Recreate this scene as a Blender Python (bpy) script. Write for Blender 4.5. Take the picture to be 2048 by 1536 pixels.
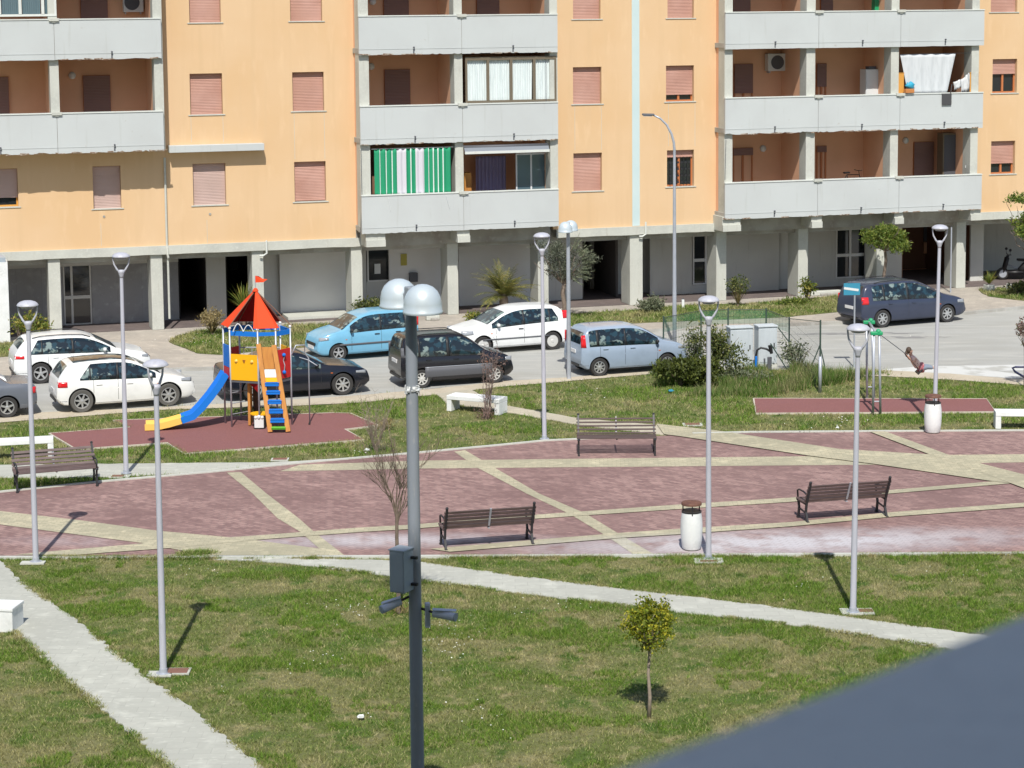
import bpy, bmesh, math, random
import numpy as np
from mathutils import Vector, Matrix
R = math.radians
sc = bpy.context.scene
C = sc.collection
for o in list(bpy.data.objects): bpy.data.objects.remove(o)

# ------------------------------------------------------------ camera
CF, CPY, CPIT, CROL, CH = 4267.0, 503.4, 0.1146, 0.0092, 11.5
_r0 = Vector((1, 0, 0)); FW = Vector((0, math.cos(CPIT), -math.sin(CPIT))); _u0 = Vector((0, math.sin(CPIT), math.cos(CPIT)))
RT = math.cos(CROL)*_r0 - math.sin(CROL)*_u0; UP = math.cos(CROL)*_u0 + math.sin(CROL)*_r0
cd = bpy.data.cameras.new('camera'); cam = bpy.data.objects.new('camera', cd); C.objects.link(cam)
cam.matrix_world = Matrix(((RT.x, UP.x, -FW.x, 0), (RT.y, UP.y, -FW.y, 0), (RT.z, UP.z, -FW.z, CH), (0, 0, 0, 1)))
cd.sensor_fit = 'HORIZONTAL'; cd.sensor_width = 36; cd.lens = CF/2048*36
cd.shift_y = (CPY-768)/2048; cd.clip_start = .1; cd.clip_end = 3000
cd.dof.use_dof = True; cd.dof.focus_distance = 52; cd.dof.aperture_fstop = 6.3
sc.camera = cam
# ------------------------------------------------------------ sky, sun, exposure
SUN_EL, SUN_DX = 52.0, 0.004
w = bpy.data.worlds.new('World'); sc.world = w; w.use_nodes = True
nt = w.node_tree; sky = nt.nodes.new('ShaderNodeTexSky'); sky.sky_type = 'NISHITA'; sky.sun_disc = False
sky.sun_elevation = R(SUN_EL); sky.sun_rotation = R(178)
bg = nt.nodes['Background']; bg.inputs['Strength'].default_value = .105
nt.links.new(sky.outputs[0], bg.inputs['Color'])
sl = bpy.data.lights.new('sun', 'SUN'); sl.energy = 4.4; sl.angle = R(.5); sl.color = (1, .955, .88)
so = bpy.data.objects.new('sun', sl); C.objects.link(so)
_sd = Vector((SUN_DX*math.cos(R(SUN_EL)), math.cos(R(SUN_EL)), -math.sin(R(SUN_EL))))
so.rotation_euler = _sd.to_track_quat('-Z', 'Y').to_euler(); so.location = (0, -20, 60)
sc.view_settings.view_transform = 'Standard'; sc.view_settings.look = 'None'
sc.view_settings.exposure = .17; sc.view_settings.gamma = 1

# ------------------------------------------------------------ pixel rays -> places in the world
def ray(u, v): return (RT*((u-1024)/CF) + UP*((CPY-v)/CF) + FW)
def G(u, v, z=0.0):
    d = ray(u, v); t = (z-CH)/d.z
    return Vector((d.x*t, d.y*t, z))
def AtY(u, v, y):                      # point of the ray at world depth y
    d = ray(u, v); t = y/d.y
    return Vector((d.x*t, y, CH+d.z*t))
YAW, OFF = .2921, 79.35
CY, SY = math.cos(YAW), math.sin(YAW)
def fac(u, v, Y=0.0):                  # facade coordinates (along, up) on the plane at depth Y
    d = ray(u, v)
    oy = -OFF*CY; dy = -SY*d.x + CY*d.y; t = (Y-oy)/dy
    return ((-OFF*SY + (CY*d.x+SY*d.y)*t), CH+d.z*t)
def fxs(u, Y=0.0, v=300): return fac(u, v, Y)[0]

# ------------------------------------------------------------ materials
def mat(name, col, rough=.8, metal=0, spec=.5, coat=0, noise=None, bump=None, rand=None, ntex=None, trans=0):
    m = bpy.data.materials.new(name); m.use_nodes = True; n = m.node_tree; b = n.nodes['Principled BSDF']
    b.inputs['Base Color'].default_value = (*col, 1); b.inputs['Roughness'].default_value = rough
    b.inputs['Metallic'].default_value = metal; b.inputs['Specular IOR Level'].default_value = spec
    b.inputs['Coat Weight'].default_value = coat
    src = None
    if noise or bump or rand:
        tc = n.nodes.new('ShaderNodeTexCoord')
    if noise:                          # list of (scale, colour, lo, hi[, (sx,sy,sz)])
        prev = None
        for q in noise:
            t = n.nodes.new('ShaderNodeTexNoise'); t.inputs['Scale'].default_value = q[0]; t.inputs['Detail'].default_value = 6
            if len(q) > 4:
                mp = n.nodes.new('ShaderNodeMapping'); mp.inputs['Scale'].default_value = q[4]
                n.links.new(tc.outputs['Object'], mp.inputs[0]); n.links.new(mp.outputs[0], t.inputs['Vector'])
            else: n.links.new(tc.outputs['Object'], t.inputs['Vector'])
            r = n.nodes.new('ShaderNodeMapRange'); r.inputs[1].default_value = q[2]; r.inputs[2].default_value = q[3]
            n.links.new(t.outputs[0], r.inputs[0])
            x = n.nodes.new('ShaderNodeMix'); x.data_type = 'RGBA'; n.links.new(r.outputs[0], x.inputs[0])
            if prev: n.links.new(prev, x.inputs[6])
            else: x.inputs[6].default_value = (*col, 1)
            x.inputs[7].default_value = (*q[1], 1); prev = x.outputs[2]
        src = prev
    if rand:                           # per island variation: (dark factor, bright factor, alt colour, alt share)
        g = n.nodes.new('ShaderNodeNewGeometry'); r = n.nodes.new('ShaderNodeMapRange')
        n.links.new(g.outputs['Random Per Island'], r.inputs[0]); r.inputs[3].default_value = rand[0]; r.inputs[4].default_value = rand[1]
        x = n.nodes.new('ShaderNodeMix'); x.data_type = 'RGBA'; x.blend_type = 'MULTIPLY'; x.inputs[0].default_value = 1
        if src: n.links.new(src, x.inputs[6])
        else: x.inputs[6].default_value = (*col, 1)
        n.links.new(r.outputs[0], x.inputs[7]); src = x.outputs[2]
        if len(rand) > 2:
            mu = n.nodes.new('ShaderNodeMath'); mu.operation = 'MULTIPLY'; mu.inputs[1].default_value = 37.7
            fr = n.nodes.new('ShaderNodeMath'); fr.operation = 'FRACT'; lt = n.nodes.new('ShaderNodeMath'); lt.operation = 'LESS_THAN'
            lt.inputs[1].default_value = rand[3]
            n.links.new(g.outputs['Random Per Island'], mu.inputs[0]); n.links.new(mu.outputs[0], fr.inputs[0]); n.links.new(fr.outputs[0], lt.inputs[0])
            y = n.nodes.new('ShaderNodeMix'); y.data_type = 'RGBA'; n.links.new(lt.outputs[0], y.inputs[0])
            n.links.new(src, y.inputs[6]); y.inputs[7].default_value = (*rand[2], 1); src = y.outputs[2]
    if src: n.links.new(src, b.inputs['Base Color'])
    if bump:
        t = n.nodes.new('ShaderNodeTexNoise'); t.inputs['Scale'].default_value = bump[0]; t.inputs['Detail'].default_value = 5
        n.links.new(tc.outputs['Object'], t.inputs['Vector'])
        k = n.nodes.new('ShaderNodeBump'); k.inputs['Strength'].default_value = bump[1]; k.inputs['Distance'].default_value = bump[2]
        n.links.new(t.outputs[0], k.inputs['Height']); n.links.new(k.outputs[0], b.inputs['Normal'])
    if trans:
        tr = n.nodes.new('ShaderNodeBsdfTranslucent'); tr.inputs[0].default_value = (*[min(1, c*1.3) for c in col], 1)
        if src: n.links.new(src, tr.inputs[0])
        mx = n.nodes.new('ShaderNodeMixShader'); mx.inputs[0].default_value = trans
        n.links.new(b.outputs[0], mx.inputs[1]); n.links.new(tr.outputs[0], mx.inputs[2])
        n.links.new(mx.outputs[0], n.nodes['Material Output'].inputs[0])
    return m

def brick_mat(name, c1, c2, mort, bw, bh, rot=0, stain=None, off=.5):
    m = mat(name, c1, .85); n = m.node_tree; b = n.nodes['Principled BSDF']
    tc = n.nodes.new('ShaderNodeTexCoord'); mp = n.nodes.new('ShaderNodeMapping'); mp.inputs['Rotation'].default_value = (0, 0, rot)
    n.links.new(tc.outputs['Object'], mp.inputs[0])
    br = n.nodes.new('ShaderNodeTexBrick'); n.links.new(mp.outputs[0], br.inputs['Vector'])
    br.inputs['Color1'].default_value = (*c1, 1); br.inputs['Color2'].default_value = (*c2, 1); br.inputs['Mortar'].default_value = (*mort, 1)
    br.inputs['Scale'].default_value = 1; br.inputs['Brick Width'].default_value = bw; br.inputs['Row Height'].default_value = bh
    br.inputs['Mortar Size'].default_value = .006; br.offset = off; br.inputs['Mortar Smooth'].default_value = .3
    src = br.outputs[0]
    def nz(scale, lo, hi, col, src, sc3=None, amt=1, voro=False):
        t = n.nodes.new('ShaderNodeTexNoise'); t.inputs['Scale'].default_value = scale; t.inputs['Detail'].default_value = 6
        if sc3:
            q = n.nodes.new('ShaderNodeMapping'); q.inputs['Scale'].default_value = sc3; n.links.new(tc.outputs['Object'], q.inputs[0]); n.links.new(q.outputs[0], t.inputs['Vector'])
        else: n.links.new(tc.outputs['Object'], t.inputs['Vector'])
        r = n.nodes.new('ShaderNodeMapRange'); r.inputs[1].default_value = lo; r.inputs[2].default_value = hi; r.inputs[4].default_value = amt
        n.links.new(t.outputs[0], r.inputs[0])
        x = n.nodes.new('ShaderNodeMix'); x.data_type = 'RGBA'; n.links.new(r.outputs[0], x.inputs[0]); n.links.new(src, x.inputs[6]); x.inputs[7].default_value = (*col, 1)
        return x.outputs[2], r
    src, _ = nz(.35, .42, .68, tuple(a*.88 for a in c2), src)
    src, _ = nz(2.2, .55, .8, tuple(min(1, a*1.5) for a in c1), src, amt=.5)
    src, _ = nz(5.5, .60, .72, tuple(min(1, a*1.35) for a in c1), src, (1, 3, 1), .7)
    src, _ = nz(4.0, .60, .75, tuple(a*.75 for a in c2), src, (1, 2.5, 1), .6)
    if stain:
        for (cx, cy, rx, ry, ang, col, amt) in stain:
            q = n.nodes.new('ShaderNodeMapping'); q.vector_type = 'TEXTURE'; q.inputs['Location'].default_value = (cx, cy, 0); q.inputs['Rotation'].default_value = (0, 0, ang); q.inputs['Scale'].default_value = (rx, ry, 1)
            n.links.new(tc.outputs['Object'], q.inputs[0])
            ln = n.nodes.new('ShaderNodeVectorMath'); ln.operation = 'LENGTH'; n.links.new(q.outputs[0], ln.inputs[0])
            r = n.nodes.new('ShaderNodeMapRange'); r.inputs[1].default_value = 1.15; r.inputs[2].default_value = .25; r.inputs[3].default_value = -.05; r.inputs[4].default_value = amt
            n.links.new(ln.outputs['Value'], r.inputs[0])
            t = n.nodes.new('ShaderNodeTexNoise'); t.inputs['Scale'].default_value = 1.6; t.inputs['Detail'].default_value = 9; n.links.new(tc.outputs['Object'], t.inputs['Vector'])
            s2 = n.nodes.new('ShaderNodeMapRange'); s2.inputs[1].default_value = .24; s2.inputs[2].default_value = .52; n.links.new(t.outputs[0], s2.inputs[0])
            mu = n.nodes.new('ShaderNodeMath'); mu.operation = 'MULTIPLY'; mu.use_clamp = True; n.links.new(r.outputs[0], mu.inputs[0]); n.links.new(s2.outputs[0], mu.inputs[1])
            fk = n.nodes.new('ShaderNodeMath'); fk.operation = 'MULTIPLY'; fk.inputs[1].default_value = 1
            f2 = n.nodes.new('ShaderNodeMapRange'); f2.inputs[3].default_value = 1; f2.inputs[4].default_value = .45; n.links.new(br.outputs['Fac'], f2.inputs[0])
            n.links.new(mu.outputs[0], fk.inputs[0]); n.links.new(f2.outputs[0], fk.inputs[1])
            x = n.nodes.new('ShaderNodeMix'); x.data_type = 'RGBA'; n.links.new(fk.outputs[0], x.inputs[0]); n.links.new(src, x.inputs[6]); x.inputs[7].default_value = (*col, 1); src = x.outputs[2]
    n.links.new(src, b.inputs['Base Color'])
    return m

M = {}
M['orange'] = mat('orange_plaster', (.675, .475, .285), .9, noise=[(.35, (.65, .44, .245), .4, .65), (1.1, (.635, .44, .255), .52, .75, (2.5, 2.5, .12)), (1.6, (.71, .505, .305), .56, .8, (2, 2, .5))], bump=(40, .15, .01))
M['orange_deep'] = mat('orange_plaster_loggia', (.80, .46, .29), .9, noise=[(.9, (.74, .42, .26), .4, .7)])
M['panel'] = mat('grey_balcony_panel', (.51, .54, .54), .8, noise=[(.7, (.485, .51, .51), .4, .65), (2.2, (.42, .44, .42), .60, .85, (3, 3, .25)), (5, (.38, .36, .32), .70, .85)], bump=(60, .1, .005))
M['cap'] = mat('white_coping', (.62, .65, .62), .8, noise=[(4, (.6, .6, .56), .5, .75)])
M['conc'] = mat('pale_concrete', (.52, .53, .48), .88, noise=[(1.1, (.45, .46, .42), .42, .68), (3, (.40, .39, .34), .6, .85, (3, 3, .3)), (14, (.56, .57, .52), .5, .8)], bump=(30, .3, .01))
M['conc_d'] = mat('worn_concrete', (.40, .40, .37), .9, noise=[(1.5, (.30, .28, .25), .4, .65), (6, (.46, .45, .42), .5, .75)])
M['rust'] = mat('exposed_rust', (.20, .13, .09), .9, noise=[(14, (.42, .36, .29), .45, .6)])
M['gfwall'] = mat('ground_floor_wall', (.58, .58, .55), .85, noise=[(.8, (.52, .52, .50), .4, .7), (2.5, (.46, .45, .42), .6, .8, (3, 3, .3))])
M['gfwall_l'] = mat('ground_floor_pale_wall', (.76, .76, .75), .85, noise=[(.8, (.69, .69, .68), .4, .7)])
M['stone'] = brick_mat('grey_stone_cladding', (.36, .36, .37), (.31, .31, .32), (.24, .24, .24), .9, .3)
M['shutter'] = mat('brown_shutter', (.455, .25, .19), .7, noise=[(.45, (.50, .29, .235), .42, .58), (1.2, (.42, .225, .175), .4, .7)])
M['shutter_g'] = mat('faded_shutter', (.50, .36, .32), .7, noise=[(1.2, (.46, .33, .29), .4, .7)])
M['shutter_d'] = mat('dark_shutter', (.26, .15, .13), .7)
for k in ('shutter', 'shutter_g', 'shutter_d'):
    n = M[k].node_tree; b = n.nodes['Principled BSDF']; tc = n.nodes.new('ShaderNodeTexCoord'); wv = n.nodes.new('ShaderNodeTexWave')
    wv.bands_direction = 'Z'; wv.inputs['Scale'].default_value = 6; n.links.new(tc.outputs['Object'], wv.inputs['Vector'])
    bp = n.nodes.new('ShaderNodeBump'); bp.inputs['Strength'].default_value = .25; bp.inputs['Distance'].default_value = .02
    n.links.new(wv.outputs['Fac'], bp.inputs['Height']); n.links.new(bp.outputs[0], b.inputs['Normal'])
M['wood_o'] = mat('orange_wood_frame', (.50, .17, .06), .5)
M['wood_y'] = mat('yellow_wood_frame', (.62, .30, .06), .5)
M['glass'] = mat('dark_window_glass', (.02, .024, .028), .06, spec=.8)
M['glassb'] = mat('bluish_window_glass', (.10, .16, .19), .08, spec=.8)
M['white'] = mat('white_paint', (.70, .72, .72), .5)
M['whitec'] = mat('white_concrete', (.74, .76, .76), .8, noise=[(3, (.62, .64, .63), .45, .75), (14, (.8, .81, .8), .5, .8)], bump=(30, .2, .01))
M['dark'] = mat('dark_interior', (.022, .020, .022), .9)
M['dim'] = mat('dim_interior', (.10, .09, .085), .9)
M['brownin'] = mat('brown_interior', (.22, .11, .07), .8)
M['bronze'] = mat('bronze_frame', (.19, .155, .11), .5, metal=.3)
M['curtain_w'] = mat('white_curtain', (.66, .73, .73), .9, noise=[(3, (.52, .60, .61), .45, .7, (8, 8, .4))])
M['galv'] = mat('galvanised_steel', (.46, .49, .55), .45, metal=.35, noise=[(4, (.40, .43, .48), .4, .7)])
M['lamp_grey'] = mat('lamp_grey_paint', (.47, .48, .545), .45, noise=[(3, (.42, .43, .48), .5, .7, (4, 4, .8))])
M['mast'] = mat('grey_mast_paint', (.27, .30, .345), .45, noise=[(3, (.26, .285, .305), .4, .7, (4, 4, .6)), (9, (.36, .37, .38), .62, .75, (3, 3, .8))])
M['dome'] = mat('silver_dome', (.56, .64, .69), .36, metal=.2)
M['box'] = mat('grey_cabinet', (.36, .42, .47), .5, noise=[(5, (.32, .37, .42), .4, .7)])
M['iron'] = mat('black_cast_iron', (.022, .022, .026), .5)
M['slat'] = mat('brown_bench_slat', (.115, .080, .078), .55, rand=(.7, 1.25), noise=[(5, (.22, .15, .14), .45, .75, (.5, 6, 6))])
M['slat_p'] = mat('weathered_bench_slat', (.095, .066, .062), .8, rand=(.7, 1.25), noise=[(5, (.15, .11, .105), .45, .75, (.5, 6, 6))])
M['rubber'] = mat('red_rubber', (.215, .090, .088), .9, noise=[(.7, (.21, .085, .078), .4, .7), (40, (.30, .13, .12), .5, .75)])
M['rubedge'] = mat('rubber_edging', (.52, .47, .39), .9)
M['red'] = mat('red_panel', (.55, .018, .018), .6)
M['roofred'] = mat('orange_red_roof', (.74, .07, .02), .75, spec=.2)
M['roofdark'] = mat('darker_red_roof', (.30, .012, .012), .8, spec=.2)  # rear roof panels coloured a darker red than the front ones
M['yel'] = mat('yellow_panel', (.82, .43, .008), .6, spec=.3)
M['yel2'] = mat('pale_yellow_slide', (.86, .52, .12), .4)
M['blue'] = mat('blue_plastic', (.008, .17, .62), .6, spec=.3)
M['grn'] = mat('green_plastic', (.02, .33, .14), .4)
M['lime'] = mat('lime_plastic', (.12, .48, .03), .4)
M['owood'] = mat('orange_stained_wood', (.56, .25, .055), .7, noise=[(3, (.46, .19, .045), .4, .7, (5, 5, .5))])
M['tyre'] = mat('tyre_rubber', (.035, .034, .034), .85)
M['tyre_d'] = mat('dusty_tyre', (.10, .097, .09), .9)
M['rim'] = mat('alloy_rim', (.55, .56, .57), .35, metal=.6)
M['offwhite'] = mat('dull_white_cabinet', (.52, .57, .60), .6, noise=[(2, (.46, .51, .54), .45, .7, (3, 3, .5))])
M['camgrey'] = mat('camera_housing', (.56, .61, .70), .5)
M['clothw'] = mat('white_cloth', (.58, .60, .61), .9)
M['rimw'] = mat('pale_wheel_cover', (.62, .62, .60), .45, metal=.2)
M['well'] = mat('wheel_well', (.012, .012, .012), .9)
M['trim'] = mat('black_trim', (.02, .02, .022), .5)
M['trimg'] = mat('grey_plastic_trim', (.095, .10, .115), .6)
M['lamp_r'] = mat('red_tail_lens', (.62, .015, .02), .2, coat=.5)
M['lamp_o'] = mat('amber_lens', (.7, .16, .03), .2, coat=.5)
M['lamp_c'] = mat('clear_lens', (.30, .32, .35), .1, coat=.6)
M['chrome'] = mat('chrome', (.6, .6, .62), .15, metal=.9)
M['plate'] = mat('number_plate', (.7, .7, .7), .5)
def paint(n, c, rough=.20, metal=0., coat=.2, amt=None):
    return mat(n, c, rough, metal=metal, coat=coat, noise=[(3, tuple(a*.9 for a in c), .45, .75)])
M['p_white'] = paint('white_car_paint', (.80, .81, .80)); M['p_white2'] = paint('cool_white_car_paint', (.80, .82, .82))
M['p_grey'] = paint('slate_car_paint', (.135, .15, .18)); M['p_navy'] = paint('black_blue_car_paint', (.010, .012, .022))
M['p_blue'] = paint('light_blue_car_paint', (.17, .42, .60)); M['p_black'] = paint('black_car_paint', (.013, .014, .02))
M['p_panda'] = paint('grey_blue_car_paint', (.30, .375, .48)); M['p_zaf'] = paint('dark_blue_car_paint', (.04, .05, .085))
M['cglass'] = mat('car_glass', (.012, .020, .028), .05, spec=.6, noise=[(3.1, (.20, .26, .25), .56, .60, (1, 1, 1.6)), (6, (.02, .05, .07), .5, .56)])  # opaque glass; pale patches painted in for light showing through
M['bark'] = mat('grey_bark', (.20, .155, .12), .9, noise=[(12, (.13, .10, .08), .4, .7)])
M['bark_l'] = mat('pale_bark', (.34, .28, .22), .9, noise=[(12, (.24, .19, .15), .4, .7)])
M['bark_r'] = mat('reddish_twig', (.20, .145, .13), .9)
def leafm(n, c, alt, share, d=.55, b=1.35): return mat(n, c, .6, rand=(d, b, alt, share), trans=.35)
M['lf_topi'] = leafm('yellow_green_leaf', (.17, .22, .015), (.46, .43, .03), .33)
M['lf_olive'] = leafm('olive_leaf', (.085, .10, .065), (.21, .23, .17), .30)
M['lf_palm'] = leafm('palm_leaf', (.16, .18, .045), (.32, .28, .08), .35)
M['lf_dark'] = leafm('dark_green_leaf', (.075, .10, .018), (.16, .19, .035), .30)
M['lf_mid'] = leafm('mid_green_leaf', (.10, .16, .02), (.24, .28, .05), .35)
M['lf_bush'] = leafm('bush_leaf', (.075, .105, .022), (.22, .23, .07), .30)
M['lf_red'] = leafm('dry_red_leaf', (.22, .15, .13), (.30, .18, .14), .35)
M['lf_tan'] = leafm('dry_tan_leaf', (.28, .22, .10), (.42, .34, .17), .40)
M['lf_yucca'] = leafm('yucca_leaf', (.14, .19, .03), (.34, .30, .06), .35)
M['lf_gray'] = leafm('grey_green_leaf', (.16, .19, .11), (.28, .30, .20), .35)
M['net'] = mat('green_net', (.05, .22, .13), .8)
M['wire'] = mat('dark_green_wire', (.045, .075, .06), .6)
_n = M['net'].node_tree; _t = _n.nodes.new('ShaderNodeBsdfTransparent'); _m = _n.nodes.new('ShaderNodeMixShader'); _m.inputs[0].default_value = .62
_n.links.new(_n.nodes['Principled BSDF'].outputs[0], _m.inputs[1]); _n.links.new(_t.outputs[0], _m.inputs[2]); _n.links.new(_m.outputs[0], _n.nodes['Material Output'].inputs[0])
M['wiremesh'] = mat('chain_link', (.10, .13, .12), .6)
_n = M['wiremesh'].node_tree; _t = _n.nodes.new('ShaderNodeBsdfTransparent'); _m = _n.nodes.new('ShaderNodeMixShader'); _m.inputs[0].default_value = .88
_n.links.new(_n.nodes['Principled BSDF'].outputs[0], _m.inputs[1]); _n.links.new(_t.outputs[0], _m.inputs[2]); _n.links.new(_m.outputs[0], _n.nodes['Material Output'].inputs[0])

# ------------------------------------------------------------ mesh helper
class MB:
    def __init__(s): s.v = []; s.f = []; s.m = []; s.mi = 0
    def add(s, vs, fs):
        b = len(s.v); s.v += [tuple(p) for p in vs]; s.f += [tuple(b+i for i in f) for f in fs]; s.m += [s.mi]*len(fs); return s
    def box(s, c, d, rz=0, rx=0, ry=0):
        c = Vector(c); h = Vector(d)/2; rot = Matrix.Rotation(rz, 3, 'Z') @ Matrix.Rotation(ry, 3, 'Y') @ Matrix.Rotation(rx, 3, 'X')
        vs = [c + rot @ Vector((x*h.x, y*h.y, z*h.z)) for z in (-1, 1) for y in (-1, 1) for x in (-1, 1)]
        return s.add(vs, [(0, 2, 3, 1), (4, 5, 7, 6), (0, 1, 5, 4), (2, 6, 7, 3), (0, 4, 6, 2), (1, 3, 7, 5)])
    def bx(s, x0, x1, y0, y1, z0, z1): return s.box(((x0+x1)/2, (y0+y1)/2, (z0+z1)/2), (x1-x0, y1-y0, z1-z0))
    def bar(s, p, q, wd, h=None):      # square bar between two points
        p, q = Vector(p), Vector(q); h = h or wd; d = (q-p).normalized(); up = Vector((0, 0, 1)) if abs(d.z) < .95 else Vector((0, 1, 0))
        a = d.cross(up).normalized()*wd/2; b = a.cross(d).normalized()*h/2
        vs = [e+sx*a+sz*b for e in (p, q) for sx, sz in ((-1, -1), (1, -1), (1, 1), (-1, 1))]
        return s.add(vs, [(3, 2, 1, 0), (4, 5, 6, 7), (0, 1, 5, 4), (1, 2, 6, 5), (2, 3, 7, 6), (3, 0, 4, 7)])
    def tube(s, pts, r, n=10, cap=True):
        pts = [Vector(p) for p in pts]; rs = r if isinstance(r, (list, tuple)) else [r]*len(pts)
        rings = []; pa = None
        for i, p in enumerate(pts):
            d = (pts[min(i+1, len(pts)-1)]-pts[max(i-1, 0)])
            d = d.normalized() if d.length > 1e-9 else Vector((0, 0, 1))
            if pa is None: pa = d.orthogonal().normalized()
            pa = (pa - d*pa.dot(d)); pa = pa.normalized() if pa.length > 1e-6 else d.orthogonal().normalized()
            b = d.cross(pa)
            rings.append([p + rs[i]*(math.cos(2*math.pi*k/n)*pa + math.sin(2*math.pi*k/n)*b) for k in range(n)])
        vs = [q for rg in rings for q in rg]; fs = []
        for i in range(len(pts)-1):
            for k in range(n):
                a = i*n+k; b2 = i*n+(k+1) % n; fs.append((a, b2, b2+n, a+n))
        if cap: fs.append(tuple(range(n-1, -1, -1))); fs.append(tuple(range((len(pts)-1)*n, len(pts)*n)))
        return s.add(vs, fs)
    def lathe(s, c, prof, n=24, axis='Z', cap=True):   # prof [(r, h)]
        c = Vector(c); vs = []
        for r, h in prof:
            for k in range(n):
                a = 2*math.pi*k/n; x, y = r*math.cos(a), r*math.sin(a)
                vs.append(c + (Vector((x, y, h)) if axis == 'Z' else Vector((x, h, -y)) if axis == 'Y' else Vector((h, x, y))))
        fs = []
        for i in range(len(prof)-1):
            for k in range(n):
                a = i*n+k; b = i*n+(k+1) % n; fs.append((a, b, b+n, a+n))
        if cap: fs.append(tuple(range(n-1, -1, -1))); fs.append(tuple(range((len(prof)-1)*n, len(prof)*n)))
        return s.add(vs, fs)
    def prism(s, pts, z0, z1):
        n = len(pts); vs = [(p[0], p[1], z0) for p in pts]+[(p[0], p[1], z1) for p in pts]
        ar = sum(pts[i][0]*pts[(i+1) % n][1]-pts[(i+1) % n][0]*pts[i][1] for i in range(n))
        fs = [tuple(range(n-1, -1, -1)), tuple(range(n, 2*n))]+[(i, (i+1) % n, (i+1) % n+n, i+n) for i in range(n)]
        if ar < 0: fs = [f[::-1] for f in fs]
        return s.add(vs, fs)
    def sphere(s, c, r, n=12, m=8, sc=(1, 1, 1)):
        c = Vector(c); vs = []; fs = []
        for i in range(m+1):
            th = math.pi*i/m
            for k in range(n):
                ph = 2*math.pi*k/n; vs.append(c+Vector((r*sc[0]*math.sin(th)*math.cos(ph), r*sc[1]*math.sin(th)*math.sin(ph), r*sc[2]*math.cos(th))))
        for i in range(m):
            for k in range(n): a = i*n+k; b = i*n+(k+1) % n; fs.append((a, a+n, b+n, b))
        return s.add(vs, fs)
    def grid(s, rows):                 # rows of equal length lists of points
        n = len(rows[0]); vs = [p for r in rows for p in r]; fs = []
        for i in range(len(rows)-1):
            for k in range(n-1): fs.append((i*n+k, i*n+k+1, (i+1)*n+k+1, (i+1)*n+k))
        return s.add(vs, fs)
    def mesh(s, name, mats, smooth=False):
        me = bpy.data.meshes.new(name); me.from_pydata(s.v, [], s.f)
        for m_ in (mats if isinstance(mats, (list, tuple)) else [mats]): me.materials.append(M[m_] if isinstance(m_, str) else m_)
        me.polygons.foreach_set('material_index', s.m)
        if smooth: me.polygons.foreach_set('use_smooth', [True]*len(me.polygons))
        me.update(); return me
    def build(s, name, mats, parent=None, smooth=False, bevel=0, ang=None):
        o = bpy.data.objects.new(name, s.mesh(name, mats, smooth)); C.objects.link(o); o.parent = parent
        if bevel:
            b = o.modifiers.new('bevel', 'BEVEL'); b.width = bevel; b.segments = 2; b.limit_method = 'ANGLE'; b.angle_limit = R(40)
        if smooth and ang is not None:
            try: o.data.set_sharp_from_angle(angle=R(ang))
            except Exception: pass
        return o
def tag(o, label=None, cat=None, group=None, kind=None):
    if label: o['label'] = label
    if cat: o['category'] = cat
    if group: o['group'] = group
    if kind: o['kind'] = kind
    return o
def empty(name, loc=(0, 0, 0), rz=0, label=None, cat=None, group=None):
    o = bpy.data.objects.new(name, None); C.objects.link(o); o.location = loc; o.rotation_euler = (0, 0, rz); o.empty_display_size = .2
    return tag(o, label, cat, group)
def kids(o): return [c for c in C.objects if c.parent == o]
def copy_tree(o, parent=None):
    c = o.copy(); C.objects.link(c); c.parent = parent
    for ch in kids(o): copy_tree(ch, c)
    return c
rnd = random.Random(7)
exec_order = []
# ============================================================ ground and paving
def densify(pts, step, jit, rg, closed=True):
    out = []; n = len(pts)
    for i in range(n if closed else n-1):
        a, b = pts[i], pts[(i+1) % n]; L = math.hypot(b[0]-a[0], b[1]-a[1]); k = max(1, int(L/step)); nx, ny = -(b[1]-a[1])/max(L, 1e-6), (b[0]-a[0])/max(L, 1e-6)
        for j in range(k):
            t = j/k; q = rg.uniform(-jit, jit) if j else 0
            out.append((a[0]+(b[0]-a[0])*t+nx*q, a[1]+(b[1]-a[1])*t+ny*q))
    return out
def W(px): return [tuple(G(u, v)[:2]) for u, v in px]
def sheet(name, pts, z, m, jit=0, step=.12, thick=.0, kind='structure', label=None, cat=None):
    p = densify(pts, step, jit, random.Random(3)) if jit else pts
    b = MB()
    if thick: b.prism(p, z-thick, z)
    else:
        n = len(p); ar = sum(p[i][0]*p[(i+1) % n][1]-p[(i+1) % n][0]*p[i][1] for i in range(n))
        b.add([(x, y, z) for x, y in p], [tuple(range(n)) if ar > 0 else tuple(range(n-1, -1, -1))])
    o = b.build(name, m); tag(o, label, cat, None, kind)
    bm = bmesh.new(); bm.from_mesh(o.data); bmesh.ops.triangulate(bm, faces=bm.faces); bm.to_mesh(o.data); bm.free()
    return o
M['ground'] = mat('lawn_soil', (.115, .138, .034), .95, noise=[(.55, (.175, .168, .07), .46, .60), (2.6, (.235, .215, .10), .54, .68), (.8, (.075, .12, .016), .54, .62), (1.7, (.055, .10, .010), .58, .66), (22, (.07, .08, .03), .5, .8)], bump=(16, .8, .04))
M['road'] = mat('pale_asphalt', (.385, .39, .37), .9, noise=[(.30, (.35, .35, .325), .42, .62, (1, 2.5, 1)), (1.3, (.44, .44, .41), .5, .7, (.5, 2, 1)), (30, (.32, .32, .30), .5, .8)], bump=(60, .3, .004))
M['kerbtan'] = mat('tan_kerb_strip', (.50, .44, .34), .9, noise=[(1.3, (.42, .36, .27), .4, .7), (12, (.55, .5, .4), .5, .75)])
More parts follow.
